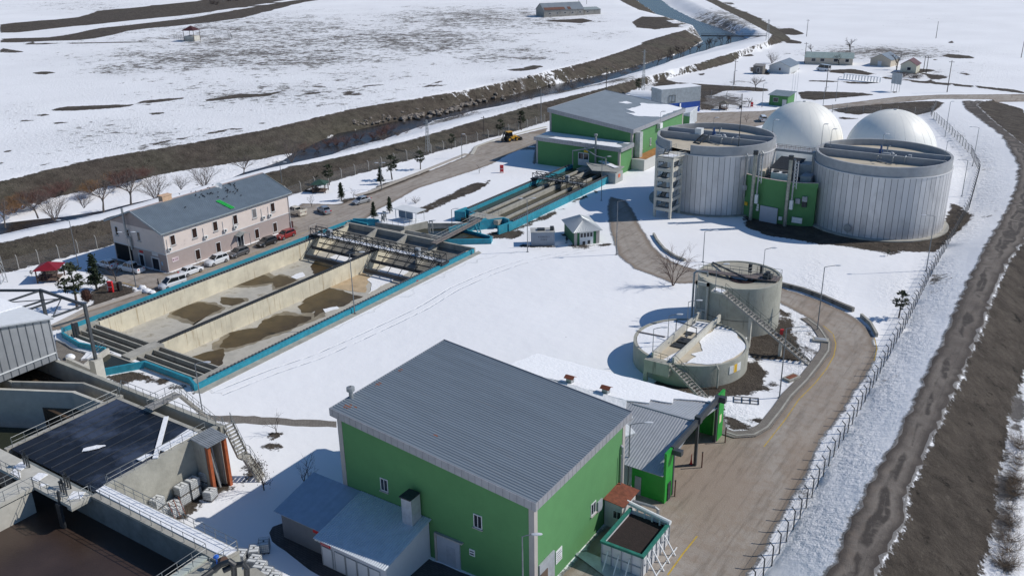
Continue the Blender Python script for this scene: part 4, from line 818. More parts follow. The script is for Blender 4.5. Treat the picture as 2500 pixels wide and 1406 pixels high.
def green_hall(loc, lab, x0, x1, y0, y1, zl, zr, ribs, fz=.75, roofm=None, o=.45):
    t = thing('green_building', loc, lab, 'building')
    block('wall', x0, y0, x1, y1, (zl-.2, zr-.2, zr-.2, zl-.2), GREEN, t)
    X0, X1, Y0, Y1 = x0-o, x1+o, y0-o, y1+o; s = (zr-zl)/(X1-X0)
    m = MB(); m.sheet((X0, Y0, zl), (X0, Y1, zl), (X1, Y1, zr), (X1, Y0, zr), ribs, .035 if ribs > 60 else .07, .08); m.obj('roof', roofm or ROOFG, t)
    m = MB(); e = .006
    m.hexa([(X0-.05, Y0-.05, zl-fz), (X1+.05, Y0-.05, zr-fz), (X1+.05, Y0+.02, zr-fz), (X0-.05, Y0+.02, zl-fz)], [(X0-.05, Y0-.05, zl+.08), (X1+.05, Y0-.05, zr+.08), (X1+.05, Y0+.02, zr+.08), (X0-.05, Y0+.02, zl+.08)])
    m.box(X1-.02, Y0+.021, zr-fz+e, X1+.049, Y1, zr+.07); m.box(X0-.049, Y0+.021, zl-fz+e, X0+.02, Y1, zl+.07)
    m.hexa([(X0-.05, Y1, zl-fz), (X1+.05, Y1, zr-fz), (X1+.05, Y1+.05, zr-fz), (X0-.05, Y1+.05, zl-fz)], [(X0-.05, Y1, zl+.12), (X1+.05, Y1, zr+.12), (X1+.05, Y1+.05, zr+.12), (X0-.05, Y1+.05, zl+.12)])
    m.obj('fascia', FASC, t)
    m = MB(); k = X0+.4
    while k < X1: z = zl+s*(k-X0); m.box(k-.012, Y0-.062, z-fz+.02, k+.012, Y0-.05, z+.06); k += .72
    k = Y0+.4
    while k < Y1: m.box(X1+.049, k-.012, zr-fz+.02, X1+.06, k+.012, zr+.05); k += .72
    m.obj('fascia_seam', M('fascia_seam', (.16, .16, .165), .6), t)
    for (cx, cy) in ((x0, y0), (x1, y0), (x1, y1)):
        z = (zl if cx == x0 else zr)-fz+.2; sx = 1 if cx == x0 else -1; sy = 1 if cy == y0 else -1
        q = MB(); q.box(min(cx-sx*.05, cx+sx*.5), min(cy-sy*.05, cy+sy*.5), -.3, max(cx-sx*.05, cx+sx*.5), max(cy-sy*.05, cy+sy*.5), z); q.obj('corner_pillar', TRIMP, t)
    return t
nb = green_hall((-45, 63, 0), 'large green building with blue-grey ribbed roof in the foreground', -56.1, -33.9, 54.2, 71.4, 12.9, 10.6, 52)
for (a, b) in (((-51.19, 6.85), (-50.24, 5.45)), ((-40.27, 6.88), (-39.33, 5.45))): window(nb, a[0], 54.2, b[1], b[0], 54.2, a[1], 1, -1)
window(nb, -33.9, 64.47, 2.6, -33.9, 65.5, 3.95, 0, 1)
m = MB(); m.box(-44.5, 54.02, 0, -41.9, 54.19, 3.05); d = m.obj('sliding_door', DOORG, nb)
m = MB(); m.box(-43.4, 53.98, .15, -42.4, 54.01, 2.2); m.obj('wicket_door', M('door_line', (.33, .36, .42), .5), d)
m = MB(); m.box(-44.75, 53.95, 0, -44.52, 54.19, 3.2); m.box(-44.5, 53.9, 3.07, -41.5, 54.19, 3.2); m.obj('door_rail', TRIMP, nb)
m = MB(); m.box(-40.84, 54.12, 2.15, -40.24, 54.19, 2.85); q = m.obj('notice_sign', WHITE, nb); m = MB(); m.box(-40.76, 54.09, 2.3, -40.32, 54.118, 2.42); m.box(-40.76, 54.09, 2.6, -40.32, 54.118, 2.68); m.obj('lettering', INK, q)
m = MB(); m.box(-33.88, 54.85, 0, -33.72, 57.4, 3.4); m.obj('door', GREYP, nb)
m = MB(); m.box(-33.71, 54.9, .1, -33.66, 56.1, 2.4); m.obj('door_leaf', M('brown_door', (.12, .08, .06), .5), nb)
m = MB(); m.box(-33.88, 57.8, 1.5, -33.82, 58.9, 2.9); q = m.obj('notice_sign', WHITE, nb); m = MB()
for k in range(5): m.box(-33.819, 57.9, 1.65+k*.24, -33.81, 58.8-.1*(k % 3), 1.7+k*.24)
m.obj('lettering', INK, q)
m = MB(); m.box(-33.88, 65.75, 2.3, -33.75, 66.65, 3.5); m.obj('panel', GREYP, nb)
m = MB(); m.tube([(-33.7, 70.6, 0), (-33.7, 70.6, 7.2), (-33.9, 70.6, 7.3)], .14, 7); m.tube([(-33.6, 70.2, 0), (-33.6, 70.2, 6.5)], .06, 6); m.obj('downpipe', STEEL, nb)
m = MB(); m.tube([(-56.3, 56.5, 11.9), (-56.3, 56.5, 13.6)], .22, 10); m.lathe(-56.3, 56.5, [(.1, 13.6), (.42, 13.65), (.42, 14.0), (.1, 14.1)], 12); m.obj('chimney', STEEL, nb)
m = MB(); m.tube([(-56.3, 56.5, 11.9), (-56.3, 56.5, 11.95)], .3, 10)
RST = M('rusty_patch', (.2, .07, .035), .8, var=.4, scale=3)
def roofpatch(x0, y0, x1, y1, sd_):
    rs = random.Random(sd_); n = 12; s = (10.6-12.9)/(23.1); f = lambda x: 12.9+s*(x+56.55)+.045
    pts = [((x0+x1)/2+(x1-x0)/2*math.cos(2*math.pi*k/n)*rs.uniform(.6, 1.1), (y0+y1)/2+(y1-y0)/2*math.sin(2*math.pi*k/n)*rs.uniform(.5, 1.1)) for k in range(n)]
    MB().prism(pts, [f(p[0])-.03 for p in pts], [f(p[0]) for p in pts]).obj('rust_patch', RST, nb)
for a in ((-55.9, 54.6, -55.0, 55.6, 1), (-55, 55.2, -54.6, 55.6, 2), (-56.2, 63.3, -55.8, 64, 3), (-56.2, 59.6, -55.7, 60.5, 5), (-46.3, 56.3, -45.6, 56.6, 4)): roofpatch(*a)
# annex sheds
BLUEROOF = M('blue_sheet_roof', (.22, .27, .33), .4, .4, var=.1)
a1 = thing('annex_shed', (-57.4, 50.9, 0), 'grey annex shed with plain blue-grey roof at the far left of the big green building', 'shed')
block('wall', -59.6, 48.9, -54.4, 53.6, (3.0, 3.0, 4.1, 4.1), M('grey_panel_wall', (.21, .22, .24), .6, var=.06), a1)
m = MB(); m.sheet((-60.4, 50.3, 3.5), (-53.7, 50.3, 3.5), (-53.7, 54.1, 4.35), (-60.4, 54.1, 4.35), 7, .02, .07); m.obj('roof', M('plain_blue_roof', (.16, .21, .28), .45, .3), a1) if False else None
m = MB(); m.sheet((-60.2, 48.5, 3.05), (-53.6, 48.5, 3.05), (-53.6, 54.15, 4.35), (-60.2, 54.15, 4.35), 8, .02, .07); m.obj('roof', M('plain_blue_roof', (.38, .44, .52), .42, .3, var=.1), a1)
a2 = thing('annex_shed', (-49.5, 50.7, 0), 'white annex shed with ribbed roof and a row of white doors beside the green wall', 'shed')
block('wall', -53.4, 47.9, -45.4, 54.1, (3.1, 3.1, 4.1, 4.1), M('white_render', (.52, .54, .58), .8, var=.05), a2)
m = MB(); m.sheet((-53.8, 47.4, 3.15), (-45.1, 47.4, 3.15), (-45.1, 54.15, 4.4), (-53.8, 54.15, 4.4), 34, .04, .06); m.obj('roof', M('light_sheet_roof', (.60, .64, .68), .38, .3, var=.1), a2)
m = MB(); m.box(-45.3, 48, 0, -45.12, 54.1, .01); 
for k, x in enumerate((-53.2, -51.6, -50.2, -48.8, -47.4)):
    z1 = 2.2; m = MB(); m.box(x, 47.84, .2, x+1.2, 47.89, z1); m.obj('door', M('white_door', (.6, .62, .66), .5, var=.03), a2)
    m = MB(); m.box(x-.06, 47.8, .15, x, 47.89, z1+.06); m.box(x+1.2, 47.8, .15, x+1.26, 47.89, z1+.06); m.box(x, 47.8, z1, x+1.2, 47.89, z1+.06); m.obj('door_frame', GREYP, a2)
m = MB(); m.box(-53.3, 47.82, 2.35, -52.1, 47.88, 2.95); q = m.obj('red_sign', REDP, a2); m = MB()
for k in range(3): m.box(-53.2, 47.8, 2.45+.16*k, -52.25, 47.819, 2.5+.16*k)
m.obj('lettering', M('pale_ink', (.6, .4, .4), .6), q)
m = MB(); m.box(-55.3, 48.82, 2.3, -54.5, 48.88, 2.9); m.obj('red_sign', REDP, a1)
m = MB(); m.box(-55.2, 48.82, 1.4, -54.85, 48.88, 1.9); m.box(-54.75, 48.82, 1.4, -54.45, 48.88, 1.9); m.obj('notice_sign', WHITE, a1)
m = MB(); m.box(-47.3, 52.6, 3.6, -46.1, 53.9, 7.0); m.box(-47.32, 52.58, 5.2, -46.08, 53.9, 5.26); m.obj('duct', M('bright_duct', (.5, .51, .53), .35, .4, var=.15, scale=2), a2)
m = MB(); m.box(-47.36, 52.4, 7.0, -46.04, 53.9, 7.12); m.obj('duct_cap', DARK, a2)
# rusty-roofed shed, sludge container
rs_ = thing('rusty_shed', (-33, 69, 0), 'small white shed with a rusty red roof against the green building', 'shed')
block('wall', -33.8, 67.2, -31.9, 70.2, (3.0, 2.9, 2.9, 3.0), M('dirty_white_sheet', (.5, .5, .48), .6, var=.1, stain_sheen=((.25, .12, .06), 1.3, .62, (1, 1, .25))), rs_)
m = MB(); m.sheet((-34.0, 67.0, 3.15), (-34.0, 70.5, 3.15), (-31.6, 70.5, 2.95), (-31.6, 67.0, 2.95), 2, .03, .05); m.obj('roof', RUST, rs_)
window(rs_, -32.9, 67.2, 1.2, -31.95, 67.2, 2.2, 1, -1, sill=False)
m = MB(); m.tube([(-31.9, 69.6, 2.1), (-29.6, 69.9, 2.0), (-29.3, 69.9, 1.9), (-29.3, 69.9, 0.2)], .16, 8); m.obj('flue_pipe', STEEL, rs_)
cb = thing('sludge_container', (-29.3, 64.9, 0), 'open white braced container filled with dark soil beside the road', 'container')
PANEL = M('white_panel', (.62, .62, .62), .5, var=.06, stain_sheen=((.4, .36, .3), 1.5, .66))
for a in ((-31.3, 61.9, -27.2, 61.98), (-31.3, 67.8, -27.2, 67.9)): MB().box(a[0], a[1], 0, a[2], a[3], 2.35).obj('side_panel', PANEL, cb)
for x in (-31.3, -27.28): MB().box(x, 61.985, 0, x+.08, 67.79, 2.35).obj('side_panel', PANEL, cb)
m = MB(); m.box(-31.2, 62.0, 1.4, -27.3, 67.75, 2.0); m.obj('sludge', M('black_soil', (.022, .013, .011), .9, var=.3, scale=2, bump=.05, bscale=6), cb)
m = MB()
for k in range(7): y = 62+k*.97; m.box(-27.19, y-.05, 0, -27.1, y+.05, 2.35)
for k in range(5): x = -31.3+k*1.02; m.box(x-.04, 61.8, 0, x+.04, 61.89, 2.35)
m.box(-27.18, 62, 1.1, -27.11, 67.8, 1.18); m.box(-31.3, 61.81, 1.1, -27.2, 61.88, 1.18); m.obj('rib', GREYP, cb)
each('brace', WHITE, cb, [MB().beam((-27.1, 62.6+k*1.3, 1.9), (-25.9, 62.6+k*1.3, .02), .1) for k in range(4)]+[MB().beam((-26.2, 61.8, .1), (-26.2, 67.6, .12), .09)]+[MB().beam((-30.6+k*1.1, 61.8, 1.7), (-30.6+k*1.1, 60.7, .02), .09) for k in range(3)])
m = MB(); g_ = M('green_liner', (.02, .16, .12), .6, var=.3, scale=3)
for a in ((-31.4, 61.75, -27.1, 62.05), (-27.35, 61.76, -27.04, 67.95), (-31.45, 61.76, -31.15, 67.95)): m.box(a[0], a[1], 2.3, a[2], a[3], 2.42+.004*abs(a[0]))
m.obj('liner', g_, cb)
m = MB(); m.tube([(-31.9, 68.3, 2.75), (-27.0, 67.6, 2.6)], .24, 10); m.obj('pipe', WHITE, cb)
m = MB()
for k in range(5): x = -30.6+k*.85; y = 68.1-.145*(k*.85+1.2); m.box(x-.08, y-.1, 1.9, x+.08, y+.02, 2.6)
m.obj('outlet', WHITE, cb)
tag((lambda q: q)(MB().prism([g(*p)[:2] for p in ((1400,1352),(1432,1349),(1560,1402),(1556,1420),(1500,1425))], .1, .16).obj('metal_sheet', M('sheet_pale', (.5, .54, .58), .4, .4), None)), 'long pale sheet of metal lying on the ground beside the braced container', 'metal sheet')
# canopy hall with snow on it
ch = thing('canopy_hall', (-42, 81, 0), 'long low snow-covered canopy hall with bright green ends behind the big green building', 'building')
BG = M('bright_green_sheet', (.02, .30, .035), .5, var=.1); SHEETW = M('pale_ribbed_sheet', (.43, .44, .45), .42, .3, var=.08)
m = MB(); m.sheet((-55, 81.9, 5.5), (-30.4, 81.9, 5.5), (-30.4, 73.3, 3.35), (-55, 73.3, 3.35), 78, .025, .05); m.obj('roof', SHEETW, ch)
m = MB(); m.sheet((-55, 89.5, 4.2), (-30.2, 89.5, 4.2), (-30.2, 82.0, 5.5), (-55, 82.0, 5.5), 78, .025, .05); m.obj('roof', SHEETW, ch)
m = MB(); m.box(-38, 81.8, 5.5, -30.4, 82.1, 5.58); m.obj('ridge_cap', SHEETW, ch)
def rs(x, y): return (5.5-(81.9-y)*.25 if y < 81.9 else 5.5-(y-82)*.173)
sp = jag([(-55.2, 82.0), (-55.2, 89.4), (-31.6, 89.4), (-31.4, 88.5), (-33, 87.8), (-35, 86.4), (-34.6, 85), (-37, 84.2), (-36.5, 83), (-38.6, 82.0)], .6, .12)
m = MB(); m.prism(sp, [rs(*p)+.06 for p in sp], [rs(*p)+.2 for p in sp]); m.obj('snow', SNOW, ch)
sp = jag([(-55.2, 74), (-55.2, 81.95), (-38.8, 81.95), (-38.4, 80.6), (-37.0, 79.8), (-37.2, 78.8), (-35.6, 77.7), (-37, 76), (-38.5, 74)], .6, .12)
m = MB(); m.prism(sp, [rs(*p)+.06 for p in sp], [rs(*p)+.2 for p in sp]); m.obj('snow', SNOW, ch)
m = MB(); m.sheet((-33.6, 75.7, 4.15), (-30.9, 75.7, 4.15), (-30.9, 73.5, 3.6), (-33.6, 73.5, 3.6), 2, 0, .03)
block('end_wall', -34.0, 73.7, -30.4, 73.8, (3.2,)*4, BG, ch)
MB().box(-33.6, 73.6, 0, -32.9, 73.68, 2.2).obj('door', GREYP, ch)
block('end_wall', -55, 73.9, -36, 89, (3.2, 3.2, 4.1, 4.1), BG, ch) if False else block('back_wall', -55, 88.9, -31, 89.2, (4.0,)*4, BG, ch)
m = MB(); m.box(-30.45, 73.6, 0, -30.2, 75.35, 5.9); m.obj('gable_panel', BG, ch)
m = MB(); m.box(-30.19, 74.2, 0, -30.1, 74.9, 2.1); m.obj('door', DARK, ch)
m = MB(); m.box(-30.4, 88.0, 0, -30.1, 89.6, 6.0); m.obj('gable_panel', BG, ch)
m = MB(); m.box(-30.187, 88.3, 2.2, -30.07, 88.9, 3.2); m.obj('notice_sign', M('cream_sign', (.7, .66, .4), .6), ch)
m = MB(); m.beam((-30.25, 75.1, 5.6), (-30.25, 88.3, 5.6), .3, .75); m.obj('beam', FRM, ch)
each('beam_cap', FRM, ch, [MB().box(-30.6, 74.9, 5.2, -29.2, 75.5, 5.75), MB().box(-30.6, 81.7, 5.4, -29.9, 82.3, 6.2), MB().box(-30.6, 87.7, 5.2, -29.4, 88.3, 5.9)])
each('column', FRM, ch, [MB().box(-30.45, y-.15, 0, -30.15, y+.15, 5.3) for y in (75.55, 82, 87.8)])
for i, (x, y) in enumerate(((-46.5, 82.6), (-41.7, 82.5))):
    z = 5.5; m = MB(); m.box(x-.35, y-.35, z-.2, x+.35, y+.35, z+.7); o = m.obj('roof_vent', STEEL, ch); m = MB(); m.sheet((x-.6, y-.5, z+.75), (x+.6, y-.5, z+.75), (x+.6, y, z+1.0), (x-.6, y, z+1.0), 1, 0, .05); m.sheet((x-.6, y, z+1.0), (x+.6, y, z+1.0), (x+.6, y+.5, z+.75), (x-.6, y+.5, z+.75), 1, 0, .05); m.obj('vent_cap', RUST, o)
# pink office building
ad = thing('office_building', (-140, 106, 0), 'two-storey pink and taupe office building with blue-grey gabled roof', 'building')
PINK = M('pink_render', (.70, .60, .54), .85, var=.04, scale=1, stain_sheen=((.5, .41, .37), .6, .62)); TAUPE = M('taupe_render', (.39, .32, .295), .85, var=.05)
x0, x1, y0, y1 = -147.6, -132.9, 91.3, 121.0; xm = -140.25; ze, zr_ = 7.35, 10.2
MB().box(x0, y0, -.3, x1, y1, 3.3).obj('lower_wall', TAUPE, ad); MB().box(x0, y0, 3.301, x1, y1, ze).obj('upper_wall', PINK, ad)
m = MB(); m.add([(x0, y0-.05, ze), (x1, y0-.05, ze), (xm, y0-.05, zr_-.1), (x0, y1+.05, ze), (x1, y1+.05, ze), (xm, y1+.05, zr_-.1)], [(0, 1, 2), (3, 5, 4), (0, 3, 4, 1), (1, 4, 5, 2), (0, 2, 5, 3)]); m.obj('gable', TAUPE, ad)
RB = M('bluegrey_tile_roof', (.2, .245, .28), .45, .35, var=.12, scale=.5)
m = MB(); m.sheet((xm, y0-.6, zr_+.1), (xm, y1+.6, zr_+.1), (x1+.5, y1+.6, ze-.05), (x1+.5, y0-.6, ze-.05), 100, .05, .12); m.obj('roof', RB, ad)
m = MB(); m.sheet((xm-.01, y0-.6, zr_+.1), (xm-.01, y1+.6, zr_+.1), (x0-.9, y1+.6, ze-.1), (x0-.9, y0-.6, ze-.1), 100, .05, .12); m.obj('roof', RB, ad)
m = MB(); m.beam((xm, y0-.6, zr_+.16), (xm, y1+.6, zr_+.16), .28, .12); m.obj('ridge_cap', M('ridge_pink', (.42, .33, .31), .6), ad)
for yy in (y0-.63, y1+.6): MB().beam((xm, yy, zr_+.08), (x1+.5, yy, ze-.05), .09, .3).beam((xm, yy, zr_+.08), (x0-.9, yy, ze-.1), .09, .3).obj('verge_board', M('verge', (.3, .34, .36), .5), ad)
m = MB(); m.box(x1+.45, y0-.6, ze-.2, x1+.6, y1+.6, ze-.02); m.obj('gutter', _mats['verge'], ad)
m = MB(); m.box(x1, y0, 3.22, x1+.06, y1, 3.38); m.box(x0, y0-.06, 3.22, x1+.06, y0-.001, 3.38); m.obj('band', FRAME, ad)
BRW = M('brown_glass', (.035, .02, .016), .15, var=.4, scale=3)
ys = [92.85+4.68*k for k in range(6)]
for k, yy in enumerate(ys):
    window(ad, x1, yy-.14, 4.5, x1, yy+1.0, 6.4, 0, 1, glass=BRW if k != 4 else M('light_glass', (.2, .19, .19), .2), fw=.11, mull=0)
for k in (1, 2, 4, 5): window(ad, x1, ys[k]-.1, .35, x1, ys[k]+1.05, 2.35, 0, 1, glass=BRW, fw=.11, mull=0)
for a in ((-146.43, -145.71), (-143.31, -142.44), (-140.03, -139.29)): window(ad, a[0]-.1, y0, 4.7, a[1]+.1, y0, 6.45, 1, -1, glass=BRW, fw=.11, mull=0)
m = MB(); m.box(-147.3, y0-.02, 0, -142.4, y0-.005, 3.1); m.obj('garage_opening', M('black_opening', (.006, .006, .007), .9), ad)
for a, b in ((-140.6, -139.0), (-137.0, -134.7)):
    m = MB(); m.box(a, y0-.12, 0, a+.22, y0-.005, 2.35); m.box(b-.22, y0-.12, 0, b, y0-.005, 2.35); m.box(a+.22, y0-.12, 2.1, b-.22, y0-.005, 2.35); q = m.obj('door_surround', FRAME, ad)
    MB().box(a+.22, y0-.04, 0, b-.22, y0-.006, 2.1).obj('door', GLASS, q)
MB().box(-136.6, y0-.06, 2.6, -134.9, y0-.005, 3.15).obj('notice_sign', FRAME, ad); MB().box(-140.2, y0-.05, 2.5, -139.2, y0-.005, 2.9).obj('red_sign', REDP, ad)
MB().box(-134.3, y0-.05, 1.1, -133.9, y0-.005, 1.8).obj('notice_sign', M('pale_blue_sign', (.3, .45, .6), .6), ad)
m = MB(); m.box(x1+.005, 92.5, 1.5, x1+.05, 93.9, 2.3); q = m.obj('notice_sign', M('pinkish_sign', (.65, .55, .55), .6), ad); m = MB(); m.lathe(0, 0, [(0, 0)], 3) if False else None
m = MB(); m.box(x1+.051, 92.62, 1.8, x1+.058, 92.9, 2.05); m.box(x1+.051, 93.05, 2.0, x1+.058, 93.75, 2.08); m.box(x1+.051, 93.05, 1.78, x1+.058, 93.75, 1.88); m.obj('lettering', M('sign_purple', (.2, .06, .12), .6), q)
for yy in (91.9, 99.7, 104.2, 106.6, 113.6, 115.3):
    m = MB(); m.box(x1+.08, yy, 3.85, x1+.4, yy+.75, 4.4); q = m.obj('air_conditioner', WHITE, ad); m = MB(); m.tube([(x1+.4, yy+.3, 4.12), (x1+.42, yy+.3, 4.12)], .21, 12); m.obj('fan_grille', DARK, q)
    m = MB(); m.tube([(x1+.06, yy+.1, 4.4), (x1+.06, yy+.1, 5.9)], .045, 5); m.obj('pipe_cover', FRAME, ad)
m = MB(); m.tube([(-141.9, 91.0, 2.8), (-141.9, 91.0, 5.0), (-142.2, 90.6, 5.6), (-142.2, 90.6, 10.6)], .2, 8); m.obj('flue_pipe', STEEL, ad)
m = MB(); m.box(-141.3, 97.6, 9.4, -140.1, 99.6, 11.2); m.box(-141.4, 97.5, 11.2, -140.0, 99.7, 11.32); m.obj('chimney', M('peach_render', (.6, .4, .26), .8), ad)
m = MB()
for k in range(3): m.beam((-136.2, 106.2+k*.34, 8.9), (-133.0, 106.9+k*.34, 7.69), .2, .06)
m.obj('green_roof_strip', M('neon_green', (.03, .5, .08), .5), ad)
m = MB(); m.tube([(x1+.12, y0+.15, 0), (x1+.12, y0+.15, ze-.1)], .07, 6); m.tube([(x1+.12, y1-.2, 0), (x1+.12, y1-.2, ze-.1)], .07, 6); m.obj('downpipe', FRAME, ad)
m = MB(); m.sheet((x1+1.6, 106.6, 2.5), (x1+1.6, 107.9, 3.0), (x1, 107.9, 3.0), (x1, 106.6, 2.5), 4, .02, .04); m.sheet((x1+1.6, 107.9, 3.0), (x1+1.6, 109.2, 2.5), (x1, 109.2, 2.5), (x1, 107.9, 3.0), 4, .02, .04)
q = m.obj('porch_roof', M('porch_sheet', (.35, .38, .37), .4, .3), ad); each('porch_post', STEEL, q, [MB().tube([(x1+1.5, y, 0), (x1+1.5, y, 2.5)], .05, 6) for y in (106.8, 109)])
m = MB(); m.box(x1+.005, 107.1, 0, x1+.1, 108.7, 2.3); q = m.obj('entrance_door', FRAME, ad); MB().box(x1+.101, 107.25, .1, x1+.12, 107.85, 2.15).obj('pane', GLASS, q); MB().box(x1+.101, 107.95, .1, x1+.12, 108.55, 2.15).obj('pane', GLASS, q)
sd2 = thing('satellite_dish', (-140.0, 110.0, 10.2), 'white satellite dish near the ridge of the blue-grey roof', 'satellite dish')
c = Vector(gp(534, 456, 0, -139.8)); m = MB(); m.tube([(c.x, c.y, 10), (c.x, c.y, c.z)], .05, 6); m.obj('mast', STEEL, sd2)
m = MB(); dr = Vector((.55, -.6, .55)).normalized(); a = dr.orthogonal().normalized(); b = dr.cross(a)
m.add([c]+[c+dr*.2+(a*math.cos(k*math.pi/8)+b*math.sin(k*math.pi/8))*.75 for k in range(16)], [(0, 1+k, 1+(k+1) % 16) for k in range(16)]); m.obj('dish', WHITE, sd2)
# far green building
fgm = M('pale_grey_roof', (.33, .37, .39), .5, .3, var=.08, scale=.4, stain_sheen=((.27, .3, .3), .7, .6))
fg = green_hall((-106.4, 213.5, 0), 'far green building with pale grey roof and a lower snow-covered front wing', -118.1, -94.7, 198, 229, 13.0, 9.9, 80, .95, fgm, .4)
f2 = lambda x: 13.0+(9.9-13.0)*(x+118.5)/24.2+.05
for s in ([(1543,228),(1553,230),(1555,236),(1538,236)], ):
    pass
sp = jag([(-104.5, 214), (-103.5, 219.5), (-104.8, 224), (-102, 226), (-99.5, 229), (-95.2, 229.2), (-95.0, 214.5), (-97.5, 212), (-100, 210), (-102.5, 210.5), (-101, 213)], .8, .3)
m = MB(); m.prism(sp, [f2(p[0]) for p in sp], [f2(p[0])+.1 for p in sp]); m.obj('snow', SNOW, fg)
sp = jag([(-109.2, 219), (-108.5, 222.5), (-106.4, 221.5), (-107.5, 219.5)], .5, .15); m = MB(); m.prism(sp, [f2(p[0]) for p in sp], [f2(p[0])+.08 for p in sp]); m.obj('snow', SNOW, fg)
block('front_wing', -118.1, 191.4, -94.7, 197.95, (6.5, 6.2, 6.4, 6.7), GREEN, fg)
m = MB(); m.sheet((-118.5, 191.0, 6.9), (-118.5, 197.9, 7.1), (-94.2, 197.9, 6.7), (-94.2, 191.0, 6.5), 4, 0, .1); m.obj('wing_roof', fgm, fg)
m = MB(); m.hexa([(-118.6, 190.93, 6.1), (-94.1, 190.93, 5.7), (-94.1, 191, 5.7), (-118.6, 191, 6.1)], [(-118.6, 190.93, 7.0), (-94.1, 190.93, 6.6), (-94.1, 191, 6.6), (-118.6, 191, 7.0)]); m.box(-94.2, 191.01, 5.7, -94.1, 198, 6.6); m.obj('fascia', FASC, fg)
m = MB(); k = -118.2
while k < -94.2: z = 6.9-.4*(k+118.5)/24.3; m.box(k-.012, 190.915, z-.8, k+.012, 190.929, z+.05); k += .72
k = 191.3
while k < 198: m.box(-94.099, k-.012, 5.75, -94.085, k+.012, 6.55); k += .72
m.obj('fascia_seam', _mats['fascia_seam'], fg)
sp = jag([(-114.5, 191.2), (-113.5, 193.2), (-108, 193.9), (-102, 194.6), (-97.2, 195.3), (-97.5, 194.2), (-95.4, 193.6), (-94.5, 192.3), (-95.5, 191.2)], .8, .15); m = MB(); fz = lambda x: 7.02-.4*(x+118.5)/24.3; m.prism(sp, [fz(p[0])+.0 for p in sp], [fz(p[0])+.14 for p in sp]); m.obj('snow', SNOW, fg)
sp = [(-118.3, 193.8), (-118.3, 197.7), (-95, 197.7), (-95, 196.2), (-105, 195.3), (-113, 194.2)]; m = MB(); m.prism(sp, [fz(p[0]) for p in sp], [fz(p[0])+.07 for p in sp]); m.obj('snow', SNOW, fg)
for cx in (-118.1, -94.7): MB().box(cx-.05 if cx < -100 else cx-.45, 191.33, -.3, cx+.45 if cx < -100 else cx+.05, 191.8, 5.9).obj('corner_pillar', TRIMP, fg)
m = MB(); m.box(-106.0, 191.3, 1.2, -103.0, 191.39, 4.4); q = m.obj('window', FRAME, fg); MB().box(-105.8, 191.27, 2.8, -104.6, 191.299, 4.2).obj('pane', GLASS, q); MB().box(-104.4, 191.27, 2.8, -103.2, 191.299, 4.2).obj('pane', GLASS, q)
MB().box(-104.4, 191.3, 4.5, -103.3, 191.39, 5.1).obj('notice_sign', YEL, fg)
m = MB(); m.tube([(-101.0, 191.0, 1), (-101.0, 191.0, 9.2)], .25, 8); m.lathe(-101.0, 191.0, [(.3, 9.0), (.42, 9.05), (.42, 9.4), (.1, 9.5)], 10); m.obj('flue_pipe', STEEL, fg)
m = MB(); m.box(-94.6, 199.2, 2.4, -93.2, 200.8, 9.0)
for k in range(5): m.box(-94.58, 199.17, 3.4+k*1.2, -93.17, 200.83, 3.46+k*1.2)
m.obj('duct', M('galvanised_duct', (.48, .5, .48), .4, .3, var=.15, scale=2), fg)
for yy in (203.2, 208.2): window(fg, -94.65, yy, 4.0, -94.65, yy+.7, 5.8, 0, 1)
m = MB(); m.box(-94.6, 212, 7.6, -93.7, 213.6, 8.9); m.obj('air_handler', WHITE, fg)
m = MB(); m.prism([(-94.6, 197.8), (-91.2, 197.8), (-91.2, 214), (-94.6, 214)], -.2, 2.7); m.obj('white_wing', M('offwhite_wall', (.5, .5, .47), .8, var=.08), fg)
m = MB(); m.prism([(-94.6, 198.9), (-91.3, 198.9), (-91.3, 214), (-94.6, 214)], 2.71, 2.76); m.obj('rusty_deck', M('orange_rust', (.36, .16, .05), .8, var=.35, scale=1.2), fg)
m = MB(); m.sheet((-102.5, 188.6, 2.9), (-92.4, 189.4, 2.9), (-91.8, 184.2, 2.7), (-97.5, 182.8, 2.7), 2, 0, .12); q = m.obj('canopy_roof', M('grey_sheet', (.33, .33, .3), .6, var=.2), fg)
sp = [g(1460, 395, 2.9)[:2], g(1475, 392, 2.9)[:2], g(1512, 410, 2.9)[:2], g(1500, 411, 2.9)[:2]]; MB().prism(sp, 2.95, 3.02).obj('snow', SNOW, q)
bx = thing('pump_cabin', (-93.5, 186, 0), 'small pale concrete cabin with red sign at the far end of the second basin', 'cabin')
MB().box(-95.2, 183.6, -.2, -91.8, 187.4, 2.5).obj('wall', M('cabin_wall', (.34, .36, .35), .8, var=.1), bx); MB().box(-91.79, 185, 1.2, -91.74, 186, 2).obj('red_sign', M('orange_red', (.6, .15, .08), .6), bx)
m = MB(); m.tube([(-106.5, 189.5, 1.4), (-106.5, 189.5, 5.0), (-101, 190.0, 6.3)], .17, 7); m.tube([(-103.5, 189.9, 5.9), (-99.8, 189, 4.6), (-96.6, 187.9, 4.6), (-96.6, 187.9, .9)], .15, 7); o = m.obj('overhead_pipe', STEEL, None); tag(o, 'bent grey overhead pipes rising at the end of the second basin', 'pipe')
